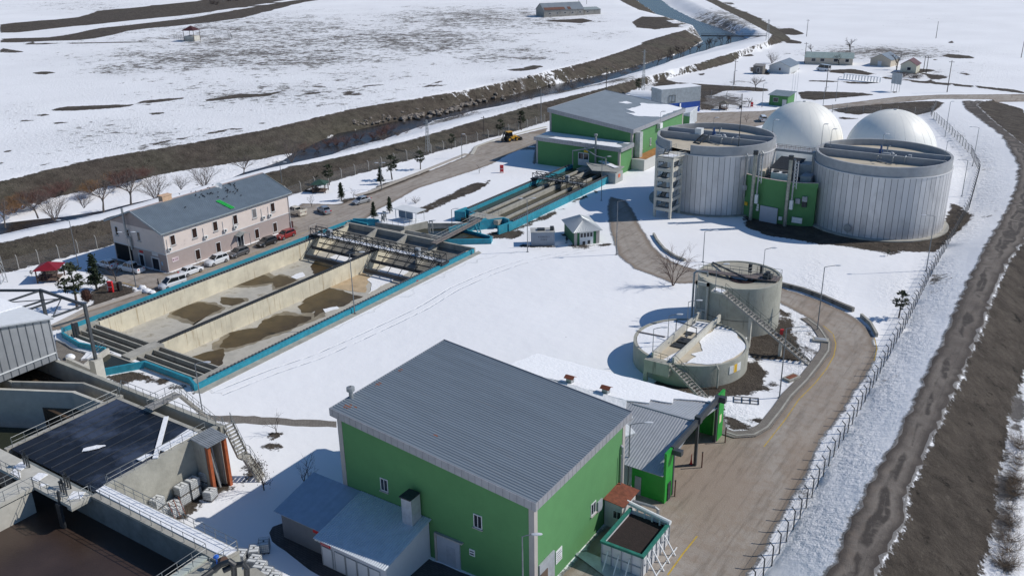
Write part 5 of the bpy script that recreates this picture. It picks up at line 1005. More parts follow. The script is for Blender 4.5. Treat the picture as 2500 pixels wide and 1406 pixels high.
# ---------------------------------------------------------------- digesters
def hexmat():
    m, nt, bs = newmat('digester_cladding'); geo = node(nt, 'ShaderNodeNewGeometry'); oi = node(nt, 'ShaderNodeTexCoord')
    at = node(nt, 'ShaderNodeAttribute'); at.attribute_name = 'panel'
    c = mix_n(nt, at.outputs['Fac'], (.52, .52, .53), (.66, .655, .66))
    c = mix_n(nt, math_n(nt, 'MULTIPLY', ramp_n(nt, noise_n(nt, .35, 6, .7, vscale=(1, 1, .5)), .48, .68), .4), c, (.26, .26, .27))
    c = mix_n(nt, ramp_n(nt, at.outputs['Fac'], 1.5, 1.6), c, (.12, .12, .13))
    nt.links.new(c, bs.inputs['Base Color']); bs.inputs['Roughness'].default_value = .42; bs.inputs['Metallic'].default_value = .3
    bump_n(nt, noise_n(nt, .8, 3), .06, bs); return m
DIG = hexmat()
PARA = M('parapet_concrete', (.33, .34, .35), .8, var=.12, scale=.8, stain_sheen=((.22, .22, .22), .6, .62)); TAN = M('tan_deck', (.50, .44, .34), .85, var=.12, scale=.4)
def digester(cx, cy, r, h, lab, seed, gap=None):
    t = thing('digester_tank', (cx, cy, 0), lab, 'tank'); rs = random.Random(seed); N = 72; m = MB(); vals = []
    zb = h-2.0; gate = []
    for k in range(N):
        a0, a1 = 2*math.pi*k/N, 2*math.pi*(k+.93)/N; a2 = 2*math.pi*(k+1)/N
        P = lambda a, q, z: (cx+q*math.cos(a), cy+q*math.sin(a), z)
        m.add([P(a0, r, 0), P(a1, r, 0), P(a1, r, zb), P(a0, r, zb)], [(0, 1, 2, 3)]); vals += [0]*0
        m.add([P(a1, r, 0), P((a1+a2)/2, r-.06, 0), P((a1+a2)/2, r-.06, zb), P(a1, r, zb)], [(0, 1, 2, 3)])
        m.add([P((a1+a2)/2, r-.06, 0), P(a2, r, 0), P(a2, r, zb), P((a1+a2)/2, r-.06, zb)], [(0, 1, 2, 3)])
        v = min(1, max(0, rs.gauss(.5, .28))); vals += [v, 2, 2]
    o = m.obj('cladding', DIG, t); at = o.data.attributes.new('panel', 'FLOAT', 'FACE'); at.data.foreach_set('value', vals)
    m = MB(); m.lathe(cx, cy, [(r-.1, zb-.1), (r+.12, zb-.05), (r+.12, zb+.12), (r-.15, zb+.12)], 72); m.obj('drip_edge', FRAME, t)
    a0, a1 = (0, None) if not gap else gap
    m = MB(); m.lathe(cx, cy, [(r-.18, zb+.1), (r-.18, h), (r-.65, h), (r-.65, zb-.2)], 72 if not gap else 66, a0, a1, close=True); m.obj('parapet', PARA, t, True)
    m = MB(); m.lathe(cx, cy, [(0.01, h-1.25), (r-.6, h-1.25)], 48); m.obj('deck', TAN, t)
    m = MB(); w_ = 2.3; L = math.sqrt((r-.7)**2-w_**2)
    for s in (-1, 1): m.box(cx-L, cy+s*w_-.2, h-1.24, cx+L, cy+s*w_+.2, h+.1)
    m.box(cx-L+.05, cy-w_+.21, h-1.24, cx+L-.05, cy+w_-.21, h-.95); m.obj('cross_beam', PARA, t)
    m = MB(); m.lathe(cx, cy, [(r+.02, 0), (r+1.0, 0), (r+1.0, .18), (r+.02, .22)][::-1], 60); m.obj('footing', CONC, t)
    # mixer, valves and pipes on the cross beam
    m = MB(); m.tube([(cx-.5, cy, h-.9), (cx-.5, cy, h+.5)], .35, 10); m.tube([(cx-.5, cy, h+.5), (cx-.5, cy, h+1.3)], .2, 8); m.obj('mixer', M('blue_motor', (.02, .07, .22), .5), t)
    m = MB()
    m.tube([(cx+.6, cy+.3, h-.9), (cx+.6, cy+.3, h+1.1), (cx+1.0, cy+.3, h+1.3)], .15, 7); m.tube([(cx+1.2, cy-.4, h-.3), (cx+2.4, cy-.4, h-.2), (cx+2.4, cy-3.2, h-.2), (cx+2.4, cy-3.2, h-1.1)], .15, 7)
    m.tube([(cx-.4, cy-1.2, h-.2), (cx-.4, cy-3.1, h-.2), (cx-.4, cy-3.1, h-1.0), (cx+2.6, cy-4.6, h-1.05)], .13, 7); m.tube([(cx+4.5, cy-2.9, h-1.1), (cx+4.5, cy-2.9, h+.1), (cx+4.5, cy-2, h+.2)], .12, 7); m.obj('pipe', STEEL, t)
    m = MB(); m.box(cx-.2, cy-.9, h-.9, cx+1.4, cy-.3, h+.1); m.ell((cx+1.5, cy+.6, h-.4), .5, .5, .5, 10, 6); m.box(cx+4.6, cy-.5, h-.9, cx+5.2, cy+.1, h+.1); m.obj('valve_block', GREYP, t)
    ang = -R(100) if seed == 2 else -R(118)
    px, py = cx+(r+.15)*math.cos(ang), cy+(r+.15)*math.sin(ang); m = MB(); m.tube([(px, py-.1, 1.6), (px+.28*math.cos(ang), py+.28*math.sin(ang), 1.6)], .75, 16); m.obj('manhole', STEEL, t)
    return t
dg1 = digester(-67.8, 182.6, 12.55, 14.3, 'left silver digester tank beside the concrete stair tower', 1, (R(-103+10), R(-103+346)))
dg2 = digester(-34.2, 184.2, 12.65, 13.9, 'right silver digester tank, the larger one near the fence', 2)
m = MB(); stairs(m, (-70.0, 177.2, 13.1), (-69.0, 179.9, 14.6), 1.5, 6); m.obj('steps', DARK, dg1)
m = MB(); m.box(-71.8, 180.6, 14.3, -70.4, 182, 15.5); m.obj('white_motor_box', WHITE, dg1)
for t, cx, cy, ks in ((dg1, -67.8, 182.6, (-40, -30, -22)), (dg2, -34.2, 184.2, (-165, -158, -172))):
    for a in ks:
        r = 12.9; x, y = cx+r*math.cos(R(a)), cy+r*math.sin(R(a)); m = MB(); m.tube([(x-.3*math.cos(R(a)), y-.3*math.sin(R(a)), 12.9), (x, y, 12.6), (x, y, 4)], .18, 7); m.obj('drain_pipe', STEEL, t)
br = thing('gas_bridge', (-51, 184.5, 12), 'narrow steel pipe bridge between the tops of the two silver tanks', 'footbridge')
m = MB(); m.box(-55.3, 183.9, 11.9, -46.8, 185.2, 12.4); m.obj('deck', GREYP, br)
m = MB(); railing(m, [(-55.3, 183.95, 12.4), (-46.8, 183.95, 12.4)], .7, .9); railing(m, [(-55.3, 185.15, 12.4), (-46.8, 185.15, 12.4)], .7, .9); m.obj('railing', M('red_brown_rail', (.25, .12, .1), .6), br)
DOME = M('membrane', (.86, .84, .77), .5, var=.03, scale=.3)
for (cx, cy, r, lab) in ((-63.4, 231.6, 10.35, 'left white domed gas holder, behind the left silver tank'), (-41.3, 229.6, 10.5, 'right white domed gas holder, behind the right silver tank')):
    t = thing('gas_dome', (cx, cy, 0), lab, 'dome'); m = MB(); c = .35*r; pr = [(r*math.cos(R(e)), c+r*math.sin(R(e))) for e in np.linspace(-20.4, 89, 26)]
    m.lathe(cx, cy, pr, 56); m.obj('membrane', DOME, t, 'all')
    m = MB()
    for k in range(24):
        a = 2*math.pi*k/24; m.tube([(cx+(q[0]+.01)*math.cos(a), cy+(q[0]-.01)*math.sin(a), q[1]) for q in pr[:-1]], .018, 4)
    m.obj('seam', M('seam_grey', (.74, .73, .69), .6), t); MB().tube([(cx, cy, c+r-.05), (cx, cy, c+r+.18)], .35, 10).obj('cap', GREYP, t)
    m = MB(); m.lathe(cx, cy, [(r+1, 0), (r+1, .4), (r-.4, .4)], 48); m.obj('base_ring', CONC, t)
# curved green plant room between the digesters
cv_ = thing('control_house', (-52, 174, 0), 'curved dark green plant room between the two silver tanks', 'building')
arc = [(-60.0, 176.2), (-58, 174.9), (-55.9, 173.8), (-53.6, 173.1), (-51, 172.7), (-48.4, 172.7), (-46, 173.2), (-43.6, 174.4)]
GREEND = GREEN
m = MB(); m.prism(arc+[(-45.0, 184), (-47, 189), (-56, 189), (-57.5, 184)], -.3, 7.7); m.obj('wall', GREEND, cv_)
m = MB(); wall(m, arc, .3, 7.69, 8.7); m.obj('parapet', GREEND, cv_)
m = MB(); wall(m, arc, .36, 8.705, 8.78); m.obj('coping', M('pinkish_coping', (.5, .42, .38), .7), cv_)
m = MB(); m.prism([(-59, 176.5), (-55.8, 174.3), (-51, 173.2), (-46, 173.7), (-44.5, 175), (-46, 188), (-56, 188)], 7.705, 7.75); m.obj('deck', M('dark_deck', (.06, .058, .058), .7, var=.3), cv_)
m = MB(); m.prism([(-53.9, 172.93), (-50.2, 172.4), (-50.2, 172.2), (-53.9, 172.7)], 0, 3.2); m.obj('shutter_door', DOORG, cv_)
m = MB(); m.box(-49.9, 172.2, .9, -49.2, 172.45, 1.6); m.obj('notice_sign', WHITE, cv_); MB().prism([(-57.7, 174.55), (-57.0, 174.2), (-57.05, 174.05), (-57.75, 174.4)], 2.3, 3.0).obj('yellow_sign', YEL, cv_)
for k in range(3): MB().box(-54.8+.06*k, 172.95, 1.9+.5*k, -54.3, 173.1, 2.3+.5*k).obj('notice_sign', WHITE, cv_)
m = MB(); m.box(-47.3, 172.3, .8, -45.3, 172.5, 1.9); m.obj('white_board', WHITE, cv_)
for x, y, z in ((-59.0, 174.9, 4.4), (-58.0, 174.4, 5.4), (-46.6, 172.7, 4.6), (-45.4, 173.0, 4.0), (-45.4, 173.0, 5.1)):
    MB().box(x-.45, y-.1, z, x+.45, y+.5, z+1.0).obj('louvre', GREYP if z > 4.5 else DARK, cv_)
m = MB(); m.sheet((-54.5, 178.5, 9.6), (-49.5, 178.5, 9.6), (-48.5, 182.5, 11.3), (-53.5, 182.5, 11.3), 6, 0, .12); q = m.obj('canopy', DARK, cv_)
each('canopy_post', DARK, q, [MB().tube([(x, y, 7.7), (x, y, z)], .06, 5) for x, y, z in ((-54.3, 178.7, 9.6), (-49.7, 178.7, 9.6), (-48.8, 182.3, 11.1), (-53.3, 182.3, 11.1))])
m = MB(); m.box(-53.5, 176.5, 7.8, -50.0, 178.2, 9.2); q = m.obj('cooler', WHITE, cv_); each('cooler_fan', DARK, q, [MB().tube([(x, 177.3, 9.2), (x, 177.3, 9.4)], .6, 10) for x in (-52.7, -50.9)])
m = MB(); m.box(-47.5, 176.2, 7.8, -45.5, 179.2, 9.3); m.obj('cooler', GREYP, cv_)
m = MB(); m.box(-49.6, 180.5, 7.8, -45.8, 183.5, 10.6); m.obj('roof_room', GREYP, cv_)
MB().box(-58.2, 177.5, 7.8, -55, 180, 9).obj('roof_room', TAN, cv_)
for (x, y, lab) in ((-55.6, 172.4, 'left tall exhaust stack on the front of the curved green plant room'), (-48.4, 171.7, 'right tall exhaust stack on the front of the curved green plant room')):
    t = thing('exhaust_stack', (x, y, 0), lab, 'stack'); m = MB(); m.tube([(x, y, 0), (x, y, 13.4)], .36, 12); m.obj('pipe', M('stack_steel', (.3, .31, .28), .4, .5, var=.3, scale=2), t); MB().tube([(x, y, 13.4), (x, y, 14.2)], .5, 12).obj('cap', DARK, t)
    m = MB(); m.tube([(x+.9, y, 5.2), (x+.9, y, 13.2), (x+.9, y-.5, 13.6)], .17, 8); m.obj('side_pipe', STEEL, t); MB().box(x+.6, y-.3, 3.6, x+1.2, y+.3, 5.4).obj('silencer', WHITE, t)
    m = MB()
    for k in range(8): z = 8+k*.65; m.beam((x+.9, y-.2, z), (x+1.5, y+.1, z+.65), .05); m.beam((x+1.5, y+.1, z), (x+.9, y-.2, z+.65), .05)
    m.tube([(x+1.5, y+.1, 7.7), (x+1.5, y+.1, 13.2)], .06, 5); m.obj('lattice', FRAME, t)
# stair tower
tw = thing('stair_tower', (-71.5, 167, 0), 'open concrete stair tower with steel flights beside the left silver tank', 'stair tower')
X0, X1, Y0, Y1 = -73.2, -69.8, 164.7, 169.4
each('column', CONCL, tw, [MB().box(x-.22, y-.22, -.2, x+.22, y+.22, 12.4) for x in (X0, X1) for y in (Y0, Y1)])
for k in range(6):
    z = 1.5+k*2.05; m = MB(); m.box(X0-.2, Y0-.19, z, X1+.2, Y0+.19, z+.65); m.box(X1-.19, Y0+.2, z, X1+.19, Y1-.2, z+.65); m.box(X0-.19, Y0+.2, z, X0+.19, Y1-.2, z+.65); m.obj('ring_beam', CONCL, tw)
    m = MB(); s = k % 2; stairs(m, (-72.6 if s else -70.6, 165.5, z+.5-1), (-72.6 if s else -70.6, 168.6, z+1.5), .9, 8); m.obj('flight', DARK, tw)
    m = MB(); m.box(X0+.2, Y0+.2, z+.5, X1-.2, Y0+1.2, z+.6); m.obj('landing', M('landing_grey', (.16, .16, .16), .8), tw)
m = MB(); m.prism([(-73.3, 165.2), (-69.7, 165.2), (-68.6, 170.8), (-71.6, 171.2), (-73.3, 169.5)], 12.4, 12.55); m.obj('landing', CONCL, tw)
m = MB(); railing(m, [(-73.2, 165.2, 12.5), (-69.8, 165.2, 12.5), (-68.8, 170, 12.6)], 1.05, 1.2); railing(m, [(-73.2, 165.2, 12.5), (-73.2, 169.5, 12.5), (-71.8, 171, 13)], 1.05, 1.2); m.obj('railing', RAIL, tw)
patch('snow', [(-72.5, 165.6), (-70.2, 165.6), (-69.6, 167.5), (-71.8, 168)], 12.56, SNOW, tw, .08)
# thickeners
THK = M('thickener_concrete', (.36, .355, .30), .85, var=.14, scale=.6, stain_sheen=((.19, .185, .155), .7, .57, (1.6, 1.6, .22)), bump=.03, bscale=3)
th = thing('thickener_tank', (-40.3, 122.4, 0), 'tall round concrete thickener tank with a stair down its side', 'tank')
cx, cy, r, h = -40.3, 122.4, 6.06, 7.4
m = MB(); m.lathe(cx, cy, [(r, -.3), (r, h), (r-.35, h), (r-.35, h-.5)], 64); m.obj('wall', THK, th, True)
m = MB(); m.lathe(cx, cy, [(r+.02, 2.4), (r+.05, 2.45), (r+.02, 2.5)], 64); m.obj('joint', M('joint_dark', (.15, .145, .13), .8), th)
m = MB(); m.lathe(cx, cy, [(0.01, h-.75), (r-.3, h-.12)], 64); m.obj('roof_slab', M('thickener_deck', (.40, .375, .30), .85, var=.15, scale=.5, stain_sheen=((.2, .17, .14), .5, .6)), th, 'all')
MB().prism([(cx-2.4+2.2*math.cos(k*.63)*(1+.2*math.sin(3*k)), cy-1.4+1.3*math.sin(k*.63)) for k in range(10)], h-1.2, h-.72).obj('dark_water', M('purple_water', (.05, .035, .04), .1), th) if False else None
MB().lathe(cx+.6, cy-.4, [(.01, h-.42), (1.9, h-.42)], 30).obj('dark_water', M('purple_water', (.06, .042, .045), .12, var=.4, scale=.6, stain_sheen=((.3, .27, .22), .5, .55)), th)
m = MB(); m.prism([(cx-r+.4, cy-2.0), (cx+r-.5, cy-.3), (cx+r-.5, cy+2.0), (cx+2, cy+1.6), (cx+1.2, cy+.2), (cx-r+.6, cy-.8)], h-.05, h+.1); m.obj('platform', M('steel_platform', (.16, .13, .12), .7, var=.3, scale=3), th)
m = MB(); railing(m, [(cx-r+.4, cy-2, h+.1), (cx+r-.5, cy-.3, h+.1), (cx+r-.5, cy+2.0, h+.1), (cx+2, cy+1.6, h+.1)], 1.05, 1.3); railing(m, [(cx-r+.6, cy-.8, h+.1), (cx+1.2, cy+.2, h+.1), (cx+2, cy+1.6, h+.1)], 1.05, 1.3); m.obj('railing', RAIL, th)
m = MB(); m.box(cx+3.4, cy-.1, h+.1, cx+4.6, cy+.9, h+.7); m.tube([(cx+4, cy+.4, h+.7), (cx+4, cy+.4, h+1.1)], .35, 10); m.obj('drive_unit', DARK, th)
each('control_box', DARK, th, [MB().box(cx+.8, cy+1.1, h+.1, cx+1.3, cy+1.4, h+1.4), MB().box(cx+2.4, cy+1.6, h+.1, cx+2.7, cy+1.9, h+1.3)])
m = MB(); m.beam(g(1740, 641, h+.1), g(1822, 680, h+.1), .22); m.obj('sloping_pipe', DARK, th)
sx = cx-4.2; sy = cy-5.0
m = MB()
for x in (sx-.2, sx+1.5): m.box(x-.15, sy-.9, 0, x+.15, sy-.6, h)
m.box(sx-.35, sy-.9, h-.5, sx+1.65, sy-.6, h); m.box(sx-.05, sy-.88, 3.0, sx+1.35, sy-.62, 3.2); m.obj('lift_frame', CONCL, th)
m = MB(); m.tube([(sx-1.2, sy+.6, .3), (sx-1.2, sy+.6, h+.6), (sx-.9, sy+.8, h+.9), (sx+.6, sy+1.2, h+.9), (sx+.6, sy+1.3, h+.2)], .17, 8); m.obj('pipe', STEEL, th)
m = MB(); a_, b_ = Vector(g(1976, 888, 0)), Vector(g(1766, 712, h)); L1, L2 = b_.lerp(a_, .33), b_.lerp(a_, .68)
for p, q, n in ((a_, L2, 8), (L2, L1, 11), (L1, b_, 10)): stairs(m, p, q, 1.2, n, .08)
m.obj('stair_flight', M('stair_concrete', (.33, .31, .28), .8), th)
dd = (b_-a_); dd.z = 0; dd.normalize(); qq = Vector((-dd.y, dd.x, 0))*.62
m = MB()
for s in (-1, 1): railing(m, [a_+qq*s, L2+qq*s, L1+qq*s, b_+qq*s], 1.05, 1.3)
m.obj('stair_railing', M('green_black_rail', (.03, .05, .045), .5), th)
m = MB()
for p in (L1, L2): m.box(p.x-.2, p.y-.2, -.2, p.x+.2, p.y+.2, p.z-.25)
m.obj('stair_support', CONCL, th)
patch('snow', [(b_.x-1.4, b_.y-.1), (b_.x, b_.y-.6), (b_.x+.2, b_.y+.5), (b_.x-1.2, b_.y+.7)], h+.02, SNOW, th, .06)
MB().prism([(b_.x-1.6, b_.y-.6), (b_.x+.3, b_.y-.7), (b_.x+.3, b_.y+.9), (b_.x-1.6, b_.y+1.4)], h-.2, h+.01).obj('landing', CONCL, th)
tl = thing('low_thickener', (-40.9, 105.8, 0), 'low wide round concrete tank with snow on its deck and two straight walls across it', 'tank')
cx, cy, r, h = -40.9, 105.8, 7.68, 3.05
m = MB(); m.lathe(cx, cy, [(r, -.3), (r, h), (r-.35, h), (r-.35, h-.4)], 72); m.obj('wall', THK, tl, True)
m = MB(); m.lathe(cx, cy, [(0.01, h-.2), (r-.3, h-.2)], 60); m.obj('deck', TAN, tl)
xs1, xs2 = cx-2.15, cx+.75
m = MB()
for x in (xs1, xs2): m.box(x-.13, cy-r+.1, h-.19, x+.13, cy+r+1.1, h+.85)
m.obj('cross_wall', CONCL, tl)
arcp = lambda a0, a1, rr, n=16: [(cx+rr*math.cos(R(a0+(a1-a0)*k/n)), cy+rr*math.sin(R(a0+(a1-a0)*k/n))) for k in range(n+1)]
MB().prism(arcp(108, 252, r-.45)+[(xs1-.2, cy-7.0), (xs1-.2, cy+7.0)], h-.19, h-.1).obj('snow', SNOW, tl)
patch('snow', arcp(66, -46, r-.7, 10)+[(xs2+3.4, cy-5.3), (xs2+.6, cy-6.8), (xs2+1.2, cy-6.4), (xs2+1.7, cy-3.6), (xs2+.7, cy-3.4), (xs2+1.6, cy-1.9), (xs2+1.0, cy-.4), (xs2+.4, cy+.6), (xs2+.35, cy+3), (xs2+.5, cy+6.6)], h-.19, SNOW, tl, .08, 5, .2)
patch('snow', [(xs1+.2, cy+3.0), (xs2-.2, cy+3.3), (xs2-.2, cy+7.4), (xs1+.2, cy+7.6)], h-.19, SNOW, tl, .06); patch('snow', [(xs1+1.2, cy-7.2), (xs2-.2, cy-7.4), (xs2-.2, cy-4), (xs2-.8, cy-3), (xs1+1.4, cy-5)], h-.19, SNOW, tl, .06)
each('hatch', DARK, tl, [MB().box(xs1+.3, cy-2.6, h-.19, xs2-.4, cy-1.4, h-.05), MB().box(xs1+.5, cy-1.0, h-.18, xs2-.5, cy+.6, h+.05), MB().box(xs1+.3, cy+2, h-.18, xs1+1.4, cy+3, h-.08)])
m = MB()
for p, q in (((xs1-.3, cy+.6), (xs2+.1, cy-.3)),): m.tube([(p[0], p[1], h), (p[0], p[1], h+2.2), (q[0], q[1], h+2.2), (q[0], q[1], h+.9)], .07, 6)
m.obj('hoist_frame', DARK, tl)
m = MB(); m.box(xs1-.7, cy-r-.9, h-1.6, xs2-.1, cy-r+.3, h+.15); m.box(xs1-.8, cy-r-.8, -.2, xs1-.3, cy-r-.3, h-1.6); m.obj('inlet_box', THK, tl)
m = MB(); a_, b_ = Vector(g(1722, 974, 0)), Vector(g(1640, 888, h)); stairs(m, a_, b_, 1.2, 13, .08); m.obj('stair_flight', _mats['stair_concrete'], tl)
dd = (b_-a_); dd.z = 0; dd.normalize(); qq = Vector((-dd.y, dd.x, 0))*.62; m = MB()
for s in (-1, 1): railing(m, [a_+qq*s, b_+qq*s], 1.05, 1.2)
railing(m, [(xs1+.1, cy-r+.2, h+.1), (xs1+2.2, cy-r, h+.1)], .9, 1)
m.obj('stair_railing', _mats['green_black_rail'], tl)
MB().beam(g(1556, 809, h), g(1624, 822, h), .18, .1).obj('loose_pipe', M('brown_pipe', (.2, .17, .16), .6), tl)
for a, w_, mt in ((-24, .35, WHITE), (-19, .32, YEL), (-13.5, .35, WHITE)):
    x, y = cx+(r+.02)*math.cos(R(a)), cy+(r+.02)*math.sin(R(a)); MB().obox((x, y, 1.35), .05, w_*2.4, 1.1, R(a)).obj('notice_sign', mt, tl)
m = MB(); a = -42; x, y = cx+(r+.1)*math.cos(R(a)), cy+(r+.1)*math.sin(R(a)); m.tube([(x-.3, y+.3, h), (x+.3, y-.3, h-.3), (x+.3, y-.3, .1)], .12, 7); m.obj('pipe', THK, tl)
# kiosk and transformer cabin
kt = thing('kiosk', (-80, 145, 0), 'small green kiosk with white hipped metal roof standing on the snow', 'kiosk')
P0 = Vector((-78.3, 140.3)); ex = Vector((3.7, 4.2)).normalized(); ey = Vector((-5.9, 6.0)).normalized()
K = lambda a, b: tuple(P0+ex*a+ey*b)
m = MB(); m.prism([K(0, 0), K(4.9, 0), K(4.9, 7.6), K(0, 7.6)], -.2, 2.75); m.obj('wall', M('kiosk_green', (.03, .14, .055), .7), kt)
rz_ = 2.7
c4 = [(*K(-.5, -.6), rz_), (*K(5.4, -.6), rz_), (*K(5.4, 8.2), rz_), (*K(-.5, 8.2), rz_)]; r1, r2 = (*K(2.45, 2.4), 4.3), (*K(2.45, 5.2), 4.3)
RW = M('pale_hip_roof', (.48, .5, .5), .4, .25, var=.05)
m = MB(); m.sheet(c4[0], c4[1], r1, r1, 14, .03, .06); m.sheet(c4[1], c4[2], r2, r1, 20, .03, .06); m.sheet(c4[3], c4[0], r1, r2, 20, .03, .06); m.sheet(c4[2], c4[3], r2, r2, 14, .03, .06); m.obj('roof', RW, kt)
def kbox(a0, b0, z0, a1, b1, z1, name, mat): return MB().prism([K(a0, b0), K(a1, b0), K(a1, b1), K(a0, b1)], z0, z1).obj(name, mat, kt)
kbox(1.0, -.08, .05, 3.7, -.005, 2.45, 'door_panel', WHITE)
for k in range(4): kbox(1.15+k*.64, -.12, 1.5, 1.62+k*.64, -.081, 2.3, 'pane', GLASS)
kbox(1.6, -.12, .1, 2.1, -.081, .7, 'vent', DARK); kbox(2.6, -.12, .1, 3.1, -.081, .8, 'vent', DARK)
kbox(-.06, -.06, -.1, .5, .1, 2.69, 'corner_pillar', TRIMP); kbox(4.3, -.06, -.1, 4.96, .1, 2.69, 'corner_pillar', TRIMP)
tf = thing('transformer_cabin', (-83.6, 137.5, 0), 'grey-blue ribbed steel cabin with black letters beside the lamp post', 'cabin')
P0 = Vector((-85.2, 136.0)); d_ = Vector((*g(1347, 600)[:2],))-Vector((*g(1290, 601)[:2],)); ex = d_.normalized(); ey = Vector((-ex.y, ex.x)); K2 = lambda a, b: tuple(P0+ex*a+ey*b); W_ = d_.length
m = MB(); m.prism([K2(0, 0), K2(W_, 0), K2(W_, 2.6), K2(0, 2.6)], 0, 2.6)
for k in range(14): m.prism([K2(.1+k*W_/14, -.04), K2(.16+k*W_/14, -.04), K2(.16+k*W_/14, .01), K2(.1+k*W_/14, .01)], .1, 2.5)
m.obj('wall', M('cabin_bluegrey', (.27, .31, .37), .5, .2, var=.06), tf)
m = MB(); m.prism([K2(-.1, -.1), K2(W_+.1, -.1), K2(W_+.1, 2.7), K2(-.1, 2.7)], 2.61, 2.75); m.obj('roof', M('cabin_roof', (.42, .42, .4), .6), tf)
m = MB(); m.prism([K2(1.2, .6), K2(2.6, .6), K2(2.6, 1.8), K2(1.2, 1.8)], 2.76, 3.05); m.prism([K2(3.6, .6), K2(4.3, .6), K2(4.3, 1.3), K2(3.6, 1.3)], 2.76, 3.5); m.obj('roof_unit', DARK, tf)
ang = math.atan2(ex.y, ex.x)
for s, z in (('K O M E S L I', 1.75), ('C E R E', 1.2)):
    c = K2(W_/2+.2, -.06); text(s, (c[0], c[1], z), .38, INK, tf, (R(90), 0, ang))
tag(MB().obox((*K2(-.4, -.6), 0), .06, .06, 3.2).obj('sign_post', STEEL, None), 'thin grey post just left of the ribbed steel cabin', 'post')
# blue and grey plant behind, barrel roof, small white box
bb = thing('press_building', (-112, 262, 0), 'grey box building with blue lower walls on stilts behind the far green building', 'building')
pa, pb = Vector(g(1615.5, 254, 1.5)), Vector(g(1709, 272, 0))
def quad_box(pl, pr, depth, z0, z1, name, mat, t):
    d = Vector((pr[0]-pl[0], pr[1]-pl[1], 0)).normalized(); n = Vector((-d.y, d.x, 0))*depth
    p = [(pl[0], pl[1]), (pr[0], pr[1]), (pr[0]+n.x, pr[1]+n.y), (pl[0]+n.x, pl[1]+n.y)]; return MB().prism(p, z0, z1).obj(name, mat, t)
pl = g(1613, 282, 0); pr_ = g(1708, 272, 0); Hb = hgt(1708, 272, 211)
quad_box(pl, pr_, 6, -.2, Hb*.42, 'lower_wall', M('cobalt_blue', (.015, .07, .32), .5), bb); quad_box((pl[0], pl[1]), (pr_[0], pr_[1]), 6, Hb*.42+.01, Hb, 'upper_wall', M('grey_cladding', (.36, .39, .41), .5, .2), bb)
d = (Vector(pr_)-Vector(pl)).normalized(); 
quad_box(Vector(pl)-d*.1, Vector(pr_)+d*.1, 6.2, Hb+.01, Hb+.12, 'snow', SNOW, bb)
q0 = Vector(pl)+d*2.8; n = Vector((-d.y, d.x, 0)); m = MB(); a = q0-n*.12; b = q0+d*2.3-n*.12
for z0, z1 in ((Hb*.45, Hb*.5), (Hb*.73, Hb*.76)): m.beam((a.x, a.y, (z0+z1)/2), (b.x, b.y, (z0+z1)/2), .1)
for k in range(3): p = a.lerp(b, k/2); m.beam((p.x, p.y, Hb*.45), (p.x, p.y, Hb*.75), .1)
m.obj('door_frame', DARK, bb)
q0 = Vector(pl)+d*7.2-n*.1; m = MB(); m.beam((q0.x, q0.y, 1.0), (q0.x, q0.y, Hb*.4), 1.2, .1); m.obj('notice_sign', WHITE, bb)
bt = thing('barrel_store', (-120, 268, 0), 'blue barrel-roofed store covered with snow behind the far green building', 'store')
c0 = Vector(g(1620, 252, 1)); m = MB(); rr = 3.6; pts = [(math.cos(R(a))*rr, math.sin(R(a))*rr*.8+.8) for a in range(0, 181, 15)]
ax = Vector((-.85, -.2, 0)).normalized(); sx_ = Vector((ax.y, -ax.x, 0)); A_ = [c0+sx_*p[0]+Vector((0, 0, p[1])) for p in pts]; B_ = [p+ax*11 for p in A_]; n_ = len(A_)
m.add(A_+B_, [(k, k+1, n_+k+1, n_+k) for k in range(n_-1)]+[tuple(range(n_))[::-1], tuple(range(n_, 2*n_))]); m.obj('barrel_roof', M('barrel_blue', (.05, .12, .32), .6), bt)  # the barrel roof's own blue
m = MB(); m.add([p+Vector((0, 0, .12)) for p in A_[4:]]+[p+Vector((0, 0, .12)) for p in B_[4:]], [(k, k+1, n_-4+k+1, n_-4+k) for k in range(n_-5)]); m.obj('snow', SNOW, bt)
wb = thing('white_cabin', (-103, 250, 0), 'small white cabin with snow on its sloping roof beside the far green building', 'cabin')
pl = g(1683, 302, 0); pr_ = g(1702, 297, 0)
m = MB(); a, b = Vector((*g(1683, 309, 0)[:2], 0)), Vector((*g(1701, 297, 0)[:2], 0)); c = a+Vector((-4.2, .6, 0)); e = b+Vector((-4.2, .6, 0))
m.hexa([(c.x, c.y, 0), (a.x, a.y, 0), (b.x, b.y, 0), (e.x, e.y, 0)], [(c.x, c.y, 3.0), (a.x, a.y, 4.2), (b.x, b.y, 4.5), (e.x, e.y, 3.4)]); m.obj('wall', M('cabin_white', (.5, .53, .55), .6), wb)
m = MB(); m.hexa([(c.x-.2, c.y-.2, 3.02), (a.x+.2, a.y-.2, 4.22), (b.x+.2, b.y+.2, 4.52), (e.x-.2, e.y+.2, 3.42)], [(c.x-.2, c.y-.2, 3.15), (a.x+.2, a.y-.2, 4.35), (b.x+.2, b.y+.2, 4.65), (e.x-.2, e.y+.2, 3.55)]); m.obj('roof', SNOW, wb)
MB().box(c.x+.1, c.y-.3, 0, a.x-.1, a.y-.05, 2.9).obj('side_wall', GREEN, wb)
